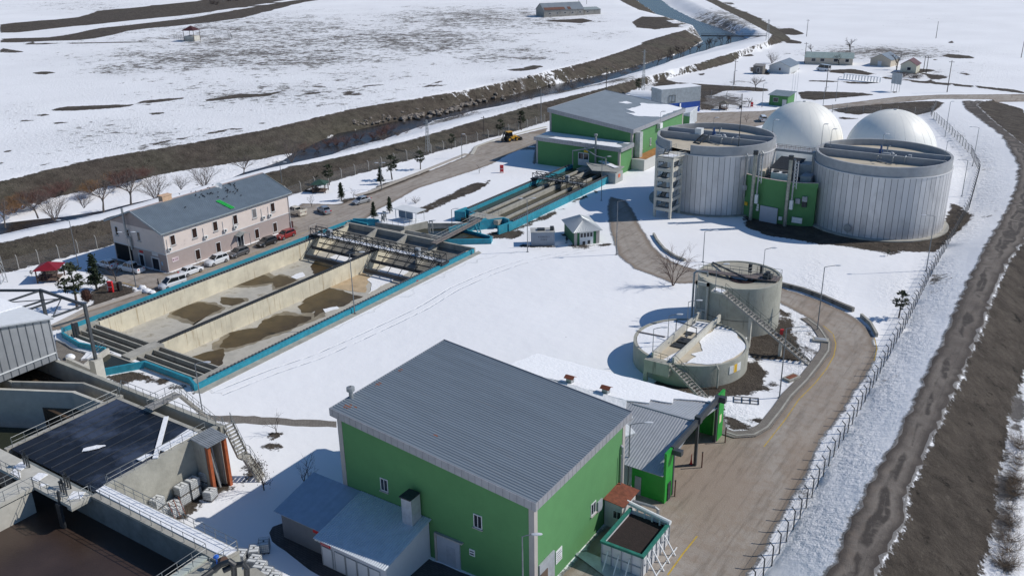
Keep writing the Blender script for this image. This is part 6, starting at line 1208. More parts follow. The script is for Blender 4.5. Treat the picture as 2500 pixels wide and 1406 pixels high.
# gatehouse and village
def house(name, base, lab, cat, zw, zr, wallm, roofm, depth, wins=(), ridge='across', over=.4, mono=False):
    """base: two ground points (left,right) of the wall facing the viewer"""
    a, b = Vector(base[0]), Vector(base[1]); t = thing(name, tuple((a+b)/2), lab, cat); d = (b-a); L = d.length; d.normalize(); n = Vector((-d.y, d.x, 0)); up = Vector((0, 0, 1)); z0 = a.z
    P = lambda u, v, z: a+d*u+n*v+up*z
    m = MB()
    if ridge == 'across': # gable faces the viewer
        m.add([P(0,0,-.5), P(L,0,-.5), P(L,depth,-.5), P(0,depth,-.5), P(0,0,zw), P(L,0,zw), P(L,depth,zw), P(0,depth,zw), P(L/2,0,zr), P(L/2,depth,zr)], [(0,3,2,1),(0,1,5,8,4),(2,3,7,9,6),(1,2,6,5),(3,0,4,7),(4,8,9,7),(5,6,9,8)])
        ro = [(P(-over,-over,zw-.15), P(-over,depth+over,zw-.15), P(L/2,depth+over,zr+.12), P(L/2,-over,zr+.12)), (P(L+over,-over,zw-.15), P(L+over,depth+over,zw-.15), P(L/2,depth+over,zr+.12), P(L/2,-over,zr+.12))]
    elif mono:
        m.add([P(0,0,-.5), P(L,0,-.5), P(L,depth,-.5), P(0,depth,-.5), P(0,0,zw), P(L,0,zw), P(L,depth,zr), P(0,depth,zr)], [(0,3,2,1),(0,1,5,4),(2,3,7,6),(1,2,6,5),(3,0,4,7),(4,5,6,7)])
        ro = [(P(-over,-over,zw+.05), P(L+over,-over,zw+.05), P(L+over,depth+over,zr+.1), P(-over,depth+over,zr+.1))]
    else:
        m.add([P(0,0,-.5), P(L,0,-.5), P(L,depth,-.5), P(0,depth,-.5), P(0,0,zw), P(L,0,zw), P(L,depth,zw), P(0,depth,zw), P(0,depth/2,zr), P(L,depth/2,zr)], [(0,3,2,1),(0,1,5,4),(2,3,7,6),(1,2,6,9,5),(3,0,4,8,7),(4,5,9,8),(7,8,9,6)])
        ro = [(P(-over,-over,zw-.15), P(L+over,-over,zw-.15), P(L+over,depth/2,zr+.12), P(-over,depth/2,zr+.12)), (P(-over,depth+over,zw-.15), P(L+over,depth+over,zw-.15), P(L+over,depth/2,zr+.12), P(-over,depth/2,zr+.12))]
    m.obj('wall', wallm, t)
    for q in ro: MB().sheet(*q, 6, .03, .1).obj('roof', roofm, t)
    for (u, z, w_, h_) in wins:
        f = MB(); c0 = P(u, -.03, z); f.obox(c0, w_, .08, h_, math.atan2(d.y, d.x)); o = f.obj('window' if z > .3 else 'door', FRAME, t)
        if z > .3: MB().obox(P(u, -.06, z+.1), w_-.2, .08, h_-.2, math.atan2(d.y, d.x)).obj('pane', GLASS, o)
    return t
vw = M('village_white', (.6, .61, .6), .8, var=.04); vc = M('village_cream', (.52, .45, .36), .8, var=.06); vr = M('village_roof', (.2, .24, .28), .5, .3); vg = M('village_roof_green', (.3, .37, .35), .6, .1); vm = M('village_maroon', (.09, .025, .03), .6)
z3 = lambda x, y, z=0: g(1650+x/2.929, y/2.929, z)
house('house', (z3(665,520), z3(812,530)), 'small white house with blue-grey gable roof, left of the village row', 'house', 2.9, 4.6, vw, vr, 12, ((4.4, 1.0, .9, 1.2),))
house('house', (z3(922,460), z3(1262,470)), 'long low cream house with pale green roof behind the minibus', 'house', 3.0, 4.6, vc, vg, 9, ((3.4, 1.2, 1.8, 1.4), (7.0, 1.2, 1.8, 1.4), (12.4, 1.2, 1.8, 1.4), (17, 1.2, 1.6, 1.4)), 'along')
house('house', (z3(1387,470), z3(1532,482)), 'beige house with grey gable roof right of the long cream house', 'house', 3.0, 5.0, vc, vr, 9, ((4, 0, 1.6, 2.1),))
house('house', (z3(1602,520), z3(1714,527)), 'tiny cream house with maroon gable roof at the right end of the village', 'house', 3.2, 5.0, M('village_yellow', (.6, .57, .45), .8, var=.04), vm, 8, ((3.2, 1.0, 1.5, 1.3),))
house('shed', (z3(550,528), z3(618,533)), 'small dark timber shed left of the white village house', 'shed', 3.2, 3.6, M('shed_grey', (.17, .155, .14), .9, var=.3, scale=2), M('shed_roof', (.26, .25, .24), .7), 3, ((2.2, .6, 1.2, 1.8),), 'along', .2, True)
gh = house('gatehouse', (z3(645+20, 752), z3(795, 765)), 'green gatehouse with sloping grey roof beside the access road', 'gatehouse', 3.4, 4.0, GREEN, M('gate_roof', (.26, .31, .32), .5, .3), 6, ((2.2, 1.2, 1.7, 1.4), (5.2, 0, 1.4, 2.2)), 'along', .5, True)
q = z3(720, 700, 0); 
hall = [PX(off([p], 825, 0, 2.929), 2)[0] for p in ((1475, 125), (1758, 112))]
hb = house('barn', hall, 'old stone barn with patched grey metal roof far out in the snowy field', 'barn', 4.4, 8.2, M('old_plaster', (.33, .31, .28), .9, var=.3, scale=.3, stain_sheen=((.17, .16, .15), .3, .55)), M('patched_roof', (.26, .29, .31), .5, .3, var=.1, scale=.2), 16, tuple((4+k*5.4, 1.8, 1.5, .9) for k in range(6)), 'along', .3)
d = Vector(hall[1])-Vector(hall[0]); L = d.length; d.normalize(); n = Vector((-d.y, d.x, 0)); a = Vector(hall[0])
P = lambda u, v, z: a+d*u+n*v+Vector((0, 0, z))
for u0, u1 in ((0.3, L*.53), (L*.6, L*.68)): MB().sheet(P(u0, -.35, 4.45), P(u1, -.35, 4.45), P(u1, 2.6, 5.8), P(u0, 2.6, 5.8), 4, .03, .1).obj('rusty_sheet', M('barn_rust', (.15, .07, .05), .8), hb)
lt = [PX(off([p], 825, 0, 2.929), 2)[0] for p in ((1762, 110), (1878, 105))]
house('lean_to', lt, 'low lean-to shed on the right end of the old barn', 'shed', 3.4, 4.4, _mats['old_plaster'], M('leanto_roof', (.3, .34, .33), .6), 8, (), 'along', .2, True)
# gazebos
def gazebo(x, y, z, w_, h, roofm, lab, rz=0, deck=True):
    t = thing('gazebo', (x, y, z), lab, 'gazebo', rz=rz)
    for k, (a, b) in enumerate(((-1, -1), (1, -1), (1, 1), (-1, 1))): MB().box(a*w_*.4-.09, b*w_*.4-.09, 0, a*w_*.4+.09, b*w_*.4+.09, h*.72).obj('post', M('timber', (.1, .06, .045), .8), t, local=True)
    m = MB(); m.add([(-w_/2, -w_/2, h*.7), (w_/2, -w_/2, h*.7), (w_/2, w_/2, h*.7), (-w_/2, w_/2, h*.7), (0, 0, h)], [(0, 1, 4), (1, 2, 4), (2, 3, 4), (3, 0, 4), (0, 3, 2, 1)]); m.obj('roof', roofm, t, local=True)
    m = MB(); m.box(-w_*.38, -w_*.38, .3, w_*.38, w_*.38, .4); m.box(-w_*.3, -.3, .75, w_*.3, .3, .82); m.box(-w_*.4, -w_*.4, .41, -w_*.34, w_*.4, .95); m.obj('deck', M('timber_deck', (.14, .1, .08), .9), t, local=True)
    m = MB(); railing(m, [(-w_*.4, -w_*.4, .4), (w_*.4, -w_*.4, .4)], .8, .6); railing(m, [(w_*.4, w_*.4, .4), (-w_*.4, w_*.4, .4), (-w_*.4, -w_*.4, .4)], .8, .6); m.obj('railing', M('timber_rail', (.12, .08, .06), .8), t, local=True)
    return t
p = g(126, 682); gazebo(p[0], p[1], 0, 4.2, 3.3, M('red_sheet_roof', (.22, .012, .02), .5), 'wooden gazebo with bright red pyramid roof in the snowy garden at left', R(40))
p = g(470, 100, 2); gz = gazebo(p[0], p[1], 2, 7.6, 8.0, M('maroon_roof', (.06, .014, .014), .7), 'tall platform shelter with dark red roof far out in the field', R(20))
m = MB(); m.box(-3, -3, 0, 3, 3, 2.6); m.obj('plinth', CONCL, gz, local=True)
p = g(783, 468); gazebo(p[0], p[1], 0, 3.6, 2.9, M('green_sheet_roof', (.03, .07, .05), .6), 'small timber shelter with dark green roof beneath the large pine', R(30))
p = g(1766, 268); gazebo(p[0], p[1], 0, 3.0, 3.0, M('shingle_roof', (.12, .11, .09), .8), 'small picnic hut with grey shingle roof beside the access road', R(10))
# ---------------------------------------------------------------- lamps, poles, fences
LAMPM = M('lamp_grey', (.22, .235, .25), .45, .5); HEADM = M('lamp_head', (.55, .57, .6), .4)
def lamp(px, py, h=10.2, side=1, lab='', z=0.0, two=False, r=.09, arm=1.6, ang=None, group='street lamps across the plant', world=None):
    b = world or g(px, py, z); t = thing('street_lamp', b, lab, 'street lamp', group)
    d = Vector((_XR[0], _XR[1], 0)).normalized()*side
    if ang is not None: d = Matrix.Rotation(R(ang), 3, 'Z') @ d
    m = MB(); m.tube([(0, 0, -.3), (0, 0, h)], r, 8, r*.62); m.box(-.2, -.2, -.05, .2, .2, .06); m.obj('pole', LAMPM, t, local=True)
    for s in ((1, -1) if two else (1,)):
        a = d*s; m = MB(); m.tube([(0, 0, h-.03), tuple(a*arm*.35+Vector((0, 0, h+.1))), tuple(a*arm+Vector((0, 0, h+.22)))], .045, 5); m.obj('arm', LAMPM, t, local=True)
        m = MB(); c = a*(arm+.3)+Vector((0, 0, h+.22)); m.ell((0, 0, 0), .5, .18, .1, 10, 5); rz = math.atan2(a.y, a.x); mt = Matrix.Translation(c) @ Matrix.Rotation(rz, 4, 'Z'); m.v = [tuple(mt @ Vector(p)) for p in m.v]; m.obj('lamp_head', HEADM, t, True, local=True)
    return t
def L(px, py, ty, side, lab, z=0., **k): return lamp(px, py, hgt(px, py, ty, z), side, lab, z, **k)
L(866, 766, 619, 1, 'tall street lamp standing against the turquoise wall of the long basin')
L(1288, 615, 487, -1, 'street lamp with two heads beside the lettered steel cabin', two=True, arm=.9)
L(1504.5, 622, 492, 1, 'street lamp between the green kiosk and the curving road')
L(1995, 806, 652, 1, 'street lamp on the inside of the road bend right of the tall thickener')
L(2261, 661, 528, -1, 'street lamp in front of the right silver tank near the fence')
L(1716, 640, 565, 1, 'street lamp on the snow between the silver tanks and the tall thickener')
L(1862, 672, 609, 1, 'short lamp mounted on the far side of the tall thickener rim', z=7.4, r=.06, arm=1.0)
L(1902.6, 971, 802, 1, 'street lamp on the snow patch right of the low round tank', arm=1.8)
L(1676, 820, 737, 1, 'lamp on the low round tank, nearest the tall thickener', z=3.6, r=.06, arm=1.1)
L(1630, 836, 771, 1, 'lamp on the low round tank, middle one of three', z=3.4, r=.06, arm=1.1)
L(1593, 868, 803, 1, 'lamp on the low round tank, nearest its inlet box', z=3.1, r=.06, arm=1.1)
L(1746, 711, 648, 1, 'short lamp on the tall thickener beside its stair head', z=7.4, r=.06, arm=1.0)
L(1533, 1187, 1036, 1, 'street lamp close to the far right corner of the big green building')
lt_ = gp(1275, 1309, 1, 51.5); lamp(0, 0, lt_[2], 1, 'street lamp in front of the near corner of the big green building', world=(lt_[0], 51.5, 0), arm=.9)
L(497, 1022, 888, 1, 'leaning street lamp at the start of the brick path', arm=1.2)
L(332, 699, 570, -1, 'street lamp with two heads at the corner of the office car park', two=True, arm=.8)
L(193, 656, 540, -1, 'street lamp behind the red gazebo by the embankment')
L(689.6, 459, 399, -1, 'street lamp with two heads behind the right end of the office', two=True, arm=.9)
L(1128, 386, 330, 1, 'plain lamp post left of the yellow backhoe loader', arm=.3)
L(932, 462, 400, -1, 'lamp post beside the small spruce on the road verge', two=True, arm=.5)
L(1104, 560, 512, 1, 'small lamp at the left end of the second basin', arm=.8)
L(1047, 582, 541, 1, 'small lamp over the concrete channels between the basins', arm=.8)
L(1468, 490, 385, 1, 'street lamp at the foot of the second basin wall in the tank shadow', arm=1.2)
L(2307, 334, 250, 1, 'thin lamp post on the snowy strip behind the right dome', arm=.3)
L(2374, 406, 312, -1, 'lamp post on the snowy slope far right beside the fence')
L(2348, 480, 392, -1, 'lamp post just right of the right silver tank')
L(1789, 220, 175, 1, 'thin lamp post on the slope behind the gatehouse hut', arm=.5)
L(1860, 262, 205, 1, 'thin lamp post left of the green gatehouse', arm=.5)
L(2040, 248, 190, 1, 'thin lamp post on the verge of the access road', arm=.5)
L(2009, 262, 215, 1, 'thin lamp post beside the left dome top', arm=.5)
for k, (x, y, ty) in enumerate(((1892-6, 322, 295.5), (1741, 318, 290), (1602+9, 318, 275))):
    L(x, y, ty, 1, 'small rim lamp on the left silver tank, '+('its right side', 'its far side', 'beside the far green building')[k], z=14.2, r=.05, arm=.4)
for k, (x, y, ty) in enumerate(((2004, 362, 306), (2027, 357, 318), (2150, 385, 330), (2305, 398, 347))):
    L(x, y, ty, 1, 'small rim lamp on the right silver tank, '+('its leftmost', 'second from its left side', 'on the cross beam', 'its rightmost')[k], z=13.8, r=.05, arm=.3)
POLEM = M('wood_pole', (.09, .075, .065), .9); CONCP = M('pole_grey', (.2, .2, .195), .8)
def pole(px, py, ty, lab, cross=True, mat=None, z=0.):
    b = g(px, py, z); h = hgt(px, py, ty, z); t = thing('utility_pole', b, lab, 'utility pole', 'utility poles around the plant')
    m = MB(); m.tube([(0, 0, -.4), (0, 0, h)], .16, 7, .1); m.obj('pole', mat or POLEM, t, local=True)
    if cross: m = MB(); m.box(-.9, -.06, h-.6, .9, .06, h-.48); m.obj('crossarm', DARK, t, local=True)
    return t
def lattice(px, py, ty, lab, z=0., w=.9):
    b = g(px, py, z); h = hgt(px, py, ty, z); t = thing('lattice_mast', b, lab, 'mast'); m = MB()
    C = lambda i, zz: ((1-.7*zz/h)*w/2*(-1, 1, 1, -1)[i], (1-.7*zz/h)*w/2*(-1, -1, 1, 1)[i], zz); n = 9
    for i in range(4):
        m.beam(C(i, -.3), C(i, h), .08)
        for k in range(n): m.beam(C(i, h*k/n), C((i+1) % 4, h*(k+1)/n), .04)
    m.box(-1, -.06, h-.8, 1, .06, h-.7); m.obj('lattice', STEEL, t, local=True); return t
pole(1182, 341, 284, 'dark wooden pole left of the two round pines by the road')
pole(1480, 218, 165, 'dark wooden pole behind the far green building', z=2.5); pole(1321, 300, 217, 'thin pole standing on the bank beside the far green building', False, CONCP)
pole(1792, 207, 147, 'dark leaning pole in the snow below the white village house'); pole(1969, 90, 48, 'pole on the far snow above the long cream house', z=0)
pole(1964, 155, 104, 'pole at the left end of the long cream house'); pole(2016, 224, 169, 'tall dark pole in front of the white minibus')
pole(2254, 177, 137, 'left one of a pair of poles right of the maroon house'); pole(2261, 180, 138, 'right one of a pair of poles right of the maroon house')
pole(2312, 226, 148, 'tall pole beside the access road junction'); pole(2285, 94, 53, 'thin pole alone in the upper right snowfield', False); pole(2493, 141, 100, 'pole at the right edge of the upper snowfield', False)
pole(1413, 9, -30, 'thin pole left of the far stone barn', False, z=2); pole(1432, 12, -20, 'thin pole right of the far stone barn', False, z=2)
lattice(1045, 368, 293, 'slim lattice mast on the embankment above the fence', 1.2); lattice(1570, 226, 122, 'slim lattice mast behind the far green building', 2); lattice(1873, 100, 48, 'far lattice pylon near the river bridge', 2.4, 1.4); lattice(6, 690, 560, 'lattice mast cut by the left edge beyond the garden', 0, 1.2)
t = thing('lightning_mast', (-62.6, 172.3, 0), 'tall thin dark mast rising in front of the left silver tank', 'mast'); m = MB(); b = g(1803, 358, 14.3); t.location = b; m.tube([(0, 0, -1), (0, 0, hgt(1804, 358, 230, 14.3))], .1, 7, .05); m.obj('pole', DARK, t, local=True)
for k, x in enumerate((1931, 1937, 1943)):
    b = g(x, 248+k, 0); t = thing('flagpole', b, 'thin white flagpole beside the gatehouse, '+('left', 'middle', 'right')+' of three' if False else 'thin white flagpole beside the gatehouse, '+('left', 'middle', 'right')[k]+' one of three', 'flagpole', 'flagpoles by the gatehouse'); m = MB(); m.tube([(0, 0, 0), (0, 0, 10)], .07, 6, .04); m.obj('pole', WHITE, t, local=True)
POSTC = M('fence_concrete', (.3, .29, .27), .8, var=.15); WIRE = M('fence_wire', (.16, .165, .17), .5, .4)
def netting():
    m, nt, bs = newmat('chain_link'); tc = node(nt, 'ShaderNodeNewGeometry'); w1 = node(nt, 'ShaderNodeTexChecker'); w1.inputs['Scale'].default_value = 9; nt.links.new(tc.outputs['Position'], w1.inputs[0])
    bs.inputs['Base Color'].default_value = (.2, .2, .2, 1); mx = node(nt, 'ShaderNodeMixShader'); tr_ = node(nt, 'ShaderNodeBsdfTransparent'); mx.inputs[0].default_value = .16
    nt.links.new(tr_.outputs[0], mx.inputs[1]); nt.links.new(bs.outputs[0], mx.inputs[2]); nt.links.new(mx.outputs[0], nt.nodes['Material Output'].inputs[0]); return m
NET = netting()
def zat(x, y):
    return float(height(np.array([[x, y]]))[0])
def fence(line, step, lab, lean=1, h=2.3, steel=False, cap=100):
    pts = jag([(p[0], p[1]) for p in line], .5, 0, closed=False); L_ = [0]
    for i in range(1, len(pts)): L_.append(L_[-1]+math.dist(pts[i], pts[i-1]))
    P_ = []; s = 0; i = 0
    while s < L_[-1] and len(P_) < cap:
        while i < len(L_)-2 and L_[i+1] < s: i += 1
        t_ = (s-L_[i])/max(1e-6, L_[i+1]-L_[i]); x = pts[i][0]+(pts[i+1][0]-pts[i][0])*t_; y = pts[i][1]+(pts[i+1][1]-pts[i][1])*t_; P_.append((x, y)); s += step
    zs = height(np.array(P_)); t = thing('perimeter_fence', (P_[0][0], P_[0][1], float(zs[0])), lab, 'fence')
    me = None; o0 = Vector(t.location)
    for k, (x, y) in enumerate(P_):
        q = P_[min(k+1, len(P_)-1)]; p = P_[max(k-1, 0)]; rz = math.atan2(q[1]-p[1], q[0]-p[0])
        if me is None:
            m = MB(); w_ = .05 if steel else .07; m.beam((0, 0, -.3), (0, 0, h-.3), w_*2); m.beam((0, 0, h-.32), (0, lean*.4, h+.05), w_*1.7); a = m.obj('post', M('fence_steel', (.035, .042, .05), .7) if steel else POSTC, t, local=True); me = a.data
        else: a = bpy.data.objects.new('post', me); COL.objects.link(a); a.parent = t
        a.location = Vector((x, y, float(zs[k])))-o0; a.rotation_euler = (0, 0, rz)
    m = MB()
    for k in range(len(P_)-1):
        a = Vector((*P_[k], float(zs[k]))); b = Vector((*P_[k+1], float(zs[k+1])))
        for hh in (.1, h*.45, h-.35): m.beam(a+Vector((0, 0, hh)), b+Vector((0, 0, hh)), .02)
    m.obj('wire', WIRE, t); m = MB()
    for k in range(len(P_)-1):
        a = (*P_[k], float(zs[k])+.1); b = (*P_[k+1], float(zs[k+1])+.1); m.add([a, b, (b[0], b[1], b[2]+h-.5), (a[0], a[1], a[2]+h-.5)], [(0, 1, 2, 3)])
    m.obj('netting', NET, t); return t
fence([(p[0], p[1]) for p in FE[1:11]], 2.15, 'long chain-link fence with bent dark steel posts along the right side road', 1, 2.3, True)
fence([(p[0], p[1]) for p in FE[10:]], 3.4, 'chain-link fence with bent posts curving behind the two domes', 1, 2.4)
fence(PX([(2275,283),(2180,280),(2046,273),(1960,284),(1890,300)]), 5, 'fence with pale posts along the brown bank behind the domes', -1, 2.4)
fence(PX([(-60,684),(61,654),(109,641),(154,630),(240,607),(318,586)]), 3.6, 'fence with bent concrete posts at the foot of the bank left of the office', 1, 2.6)
fence(PX([(700,482),(844,434),(1020,384),(1166,346),(1260,321),(1337,298)]), 4.6, 'fence with bent concrete posts along the bank beside the plant road', 1, 2.6)
fence(PX([(1660,240),(1720,236),(1760,240),(1830,250)]), 6, 'short fence behind the grey and blue box building', 1, 2.4)
gf = PX([(425,93),(460,107),(500,105),(568,97),(562,86),(520,83)], 2); fence(gf, 6, 'low fence round the tall dark red roofed shelter in the field', 1, 2.2)
# ---------------------------------------------------------------- vehicles
TYRE = BLACK; HUB = M('wheel_rim', (.35, .35, .36), .35, .7); CARG = M('car_glass', (.012, .016, .02), .05)
def carpaint(n, c, met=.0):
    m = M('paint_'+n, c, .28, met, var=.02); b = m.node_tree.nodes['Principled BSDF']; b.inputs['Coat Weight'].default_value = .6; b.inputs['Coat Roughness'].default_value = .08; return m
def loft(m, secs):
    """secs: list of (x, [(y,z)...]) closed sections"""
    n = len(secs[0][1]); v = [(x, y, z) for x, s in secs for y, z in s]; f = [tuple(range(n))[::-1], tuple((len(secs)-1)*n+i for i in range(n))]
    for i in range(len(secs)-1):
        for k in range(n): f.append((i*n+k, i*n+(k+1) % n, (i+1)*n+(k+1) % n, (i+1)*n+k))
    return m.add(v, f)
def vehicle(kind, px, py, heading, paint, lab, cat='car', z=0., name='parked_car', sc=1.0, roofp=None, world=None):
    b = world or g(px, py, z); t = thing(name, b, lab, cat, 'cars parked in the plant' if cat == 'car' else None, rz=R(heading)); t.scale = (sc,)*3
    # profile: x, half width, bonnet/roof heights ; x forward
    P_ = {'sedan': (4.5, .88, .8, [(-2.25, .72), (-1.85, .98), (-1.6, 1.0), (.95, .95), (1.7, .86), (2.2, .68)], [(-1.55, 1.0), (-1.0, 1.42), (.2, 1.45), (1.05, .95)]),
          'hatch': (4.2, .88, .85, [(-2.05, .75), (-1.95, 1.0), (-1.5, 1.02), (.95, .98), (1.65, .88), (2.1, .68)], [(-1.98, 1.0), (-1.55, 1.45), (.15, 1.5), (1.0, .98)]),
          'suv': (4.4, .93, 1.0, [(-2.1, .8), (-2.05, 1.1), (-1.5, 1.12), (1.0, 1.08), (1.8, .98), (2.2, .75)], [(-2.0, 1.1), (-1.7, 1.6), (.2, 1.66), (1.05, 1.08)]),
          'van': (4.5, .92, 1.1, [(-2.2, .8), (-2.2, 1.15), (-1.5, 1.15), (1.3, 1.1), (1.9, .98), (2.25, .75)], [(-2.18, 1.15), (-2.1, 1.78), (.5, 1.82), (1.45, 1.1)]),
          'minibus': (5.9, 1.0, 1.2, [(-2.95, .8), (-2.95, 1.3), (-1.5, 1.3), (2.0, 1.25), (2.6, 1.1), (2.95, .8)], [(-2.93, 1.3), (-2.88, 2.45), (1.3, 2.5), (2.2, 1.25)]),
          'pickup': (5.2, .92, 1.05, [(-2.6, .95), (-2.55, 1.05), (-1.0, 1.06), (1.1, 1.08), (2.1, 1.02), (2.55, .8)], [(-.95, 1.06), (-.75, 1.68), (.55, 1.72), (1.35, 1.08)])}[kind]
    Ln, w_, wh, low, up = P_; m = MB(); secs = []
    for i, (x, zt) in enumerate(low):
        k = .8 if i in (0, len(low)-1) else 1.0; y = w_*k
        secs.append((x, [(-y*.93, .22), (y*.93, .22), (y, .5), (y*.97, zt-.12), (y*.82, zt), (-y*.82, zt), (-y*.97, zt-.12), (-y, .5)]))
    loft(m, secs); body = m.obj('body', paint, t, True, local=True)
    m = MB(); secs = []
    for i, (x, zt) in enumerate(up):
        zb = low[2][1]-.03; top = i in (1, 2); y1 = w_*(.74 if top else .84); secs.append((x, [(-w_*.84, zb), (w_*.84, zb), (y1, zt if top else zb+.02), (-y1, zt if top else zb+.02)]))
    loft(m, secs); m.obj('windows', CARG, t, True, local=True)
    m = MB(); (xa, za), (xb, zb2) = up[1], up[2]; y = w_*.75
    loft(m, [(xa-.12, [(-y, za-.05), (y, za-.05), (y*.85, za+.04), (-y*.85, za+.04)]), ((xa+xb)/2, [(-y-.02, (za+zb2)/2-.06), (y+.02, (za+zb2)/2-.06), (y*.85, (za+zb2)/2+.06), (-y*.85, (za+zb2)/2+.06)]), (xb+.1, [(-y, zb2-.06), (y, zb2-.06), (y*.85, zb2+.03), (-y*.85, zb2+.03)])])
    m.obj('roof', roofp or paint, t, True, local=True)
    for s in (-1, 1):
        for (a, b2) in ((up[0], up[1]), (up[3], up[2])): MB().beam((a[0], s*w_*.86, low[2][1]-.02), (b2[0], s*w_*.755, b2[1]-.02), .07).obj('pillar', paint, t, local=True)
        MB().beam(((xa+xb)/2-.1, s*w_*.86, low[2][1]-.02), ((xa+xb)/2-.1, s*w_*.755, (za+zb2)/2-.02), .06).obj('pillar', paint, t, local=True)
    for x in (-Ln*.3, Ln*.31):
        for s in (-1, 1):
            m = MB(); m.tube([(x, s*(w_-.2), .33), (x, s*(w_+.02), .33)], .34, 16); q = m.obj('wheel', TYRE, t, local=True); m = MB(); m.tube([(x, s*(w_+.021), .33), (x, s*(w_+.035), .33)], .21, 12); m.obj('rim', HUB, q, local=True)
    for s in (-1, 1):
        MB().box(Ln/2-.16, s*w_*.62-.18, .58, Ln/2-.02, s*w_*.62+.18, .74).obj('headlight', HEADM, t, local=True)
        MB().box(-Ln/2+.0, s*w_*.66-.14, .7, -Ln/2+.14, s*w_*.66+.14, .92).obj('tail_light', REDP, t, local=True)
        MB().obox((up[3][0]-.15, s*(w_+.06), low[2][1]), .14, .18, .14).obj('mirror', paint, t, local=True)
    MB().box(Ln/2-.12, -.45, .34, Ln/2+.0, .45, .5).obj('grille', DARK, t, local=True)
    if kind == 'pickup': MB().box(-2.5, -.78, .9, -1.05, .78, 1.075).obj('load_bed', DARK, t, local=True)
    return t
CW = carpaint('white', (.72, .73, .74)); CB = carpaint('black', (.012, .012, .014)); CR = carpaint('red', (.28, .02, .02), .2); CGy = carpaint('grey', (.13, .13, .135), .5); CS = carpaint('silver', (.4, .42, .44), .5)
vehicle('sedan', 467, 668, 90, CW, 'white saloon car parked first along the pink office wall')
vehicle('suv', 530, 643, -92, CW, 'white crossover car facing the viewer between the saloon and the grey car')
vehicle('hatch', 583, 624, -90, CGy, 'dark grey car parked in front of the office entrance')
vehicle('hatch', 652, 598, -92, CB, 'black car parked beside the red one along the office')
vehicle('hatch', 698, 580, -90, CR, 'red car parked at the far end of the office wall')
vehicle('van', 422, 700, -98, CW, 'white boxy car with dark windows close to the turquoise wall', roofp=CW)
vehicle('sedan', 263, 652, 182, CW, 'white car in the shade at the far left of the garage')
vehicle('pickup', 321, 662, 186, CW, 'white pickup truck with black load bed in the shade of the office')
vehicle('sedan', 792, 519, 158, CS, 'silver-blue car parked alone at the edge of the road')
vehicle('sedan', 883, 496, -100, CS, 'silver car with dark bonnet parked on the road verge')
vehicle('minibus', 2010, 173, 158, CW, 'white minibus in front of the long cream house', 'minibus', name='minibus')
vehicle('van', 1862, 296, 120, CW, 'white van behind the left silver tank')
t = vehicle('pickup', 722, 523, 175, M('cream_paint', (.6, .56, .47), .5), 'cream dropside truck behind the right end of the office', 'truck', name='dropside_truck', sc=1.0)
m = MB(); m.box(-2.75, -1, 1.0, -.9, 1, 1.1); m.box(-2.75, -1, 1.11, -.9, -.94, 1.5); m.box(-2.75, .94, 1.11, -.9, 1, 1.5); m.box(-2.75, -.93, 1.11, -2.69, .93, 1.5); m.obj('tray', _mats['cream_paint'], t, local=True)
# backhoe loader
b = g(1246, 345); t = thing('backhoe_loader', b, 'yellow and black backhoe loader parked on the plant road', 'excavator', rz=R(68)); YP = M('machine_yellow', (.62, .33, .03), .45, var=.1)
MB().box(-1.2, -.55, .7, 2.0, .55, 1.45).obj('body', YP, t, local=True); m = MB()
for s in (-1, 1): m.beam((-1.1, s*.65, 1.4), (-1.0, s*.6, 2.7), .1); m.beam((.4, s*.65, 1.4), (.2, s*.6, 2.7), .1)
m.box(-1.05, -.6, 1.45, .3, .6, 2.6); m.obj('cab', CARG, t, local=True); MB().box(-1.2, -.75, 2.66, .45, .75, 2.82).obj('cab_roof', YP, t, local=True)
for x, r_ in ((-.9, .75), (1.6, .5)):
    for s in (-1, 1): m = MB(); m.tube([(x, s*.6, r_), (x, s*1.02, r_)], r_, 14); q = m.obj('wheel', TYRE, t, local=True); m = MB(); m.tube([(x, s*1.03, r_), (x, s*1.06, r_)], r_*.45, 10); m.obj('rim', YP, q, local=True)
m = MB(); m.beam((1.4, .6, 1.2), (2.9, .6, .7), .2); m.beam((1.4, -.6, 1.2), (2.9, -.6, .7), .2); m.obj('loader_arm', YP, t, local=True)
m = MB(); m.add([(2.8, -1.05, .15), (3.6, -1.05, .1), (3.3, -1.05, .9), (2.8, -1.05, .9), (2.8, 1.05, .15), (3.6, 1.05, .1), (3.3, 1.05, .9), (2.8, 1.05, .9)], [(0, 1, 2, 3), (7, 6, 5, 4), (0, 4, 5, 1), (0, 3, 7, 4), (3, 2, 6, 7)]); m.obj('front_bucket', DARK, t, local=True)
m = MB(); m.beam((-1.3, 0, .8), (-2.0, 0, 2.9), .28); m.beam((-2.0, 0, 2.9), (-2.6, 0, 1.2), .22); m.box(-2.9, -.35, .3, -2.3, .35, 1.1); m.obj('backhoe_arm', DARK, t, local=True)
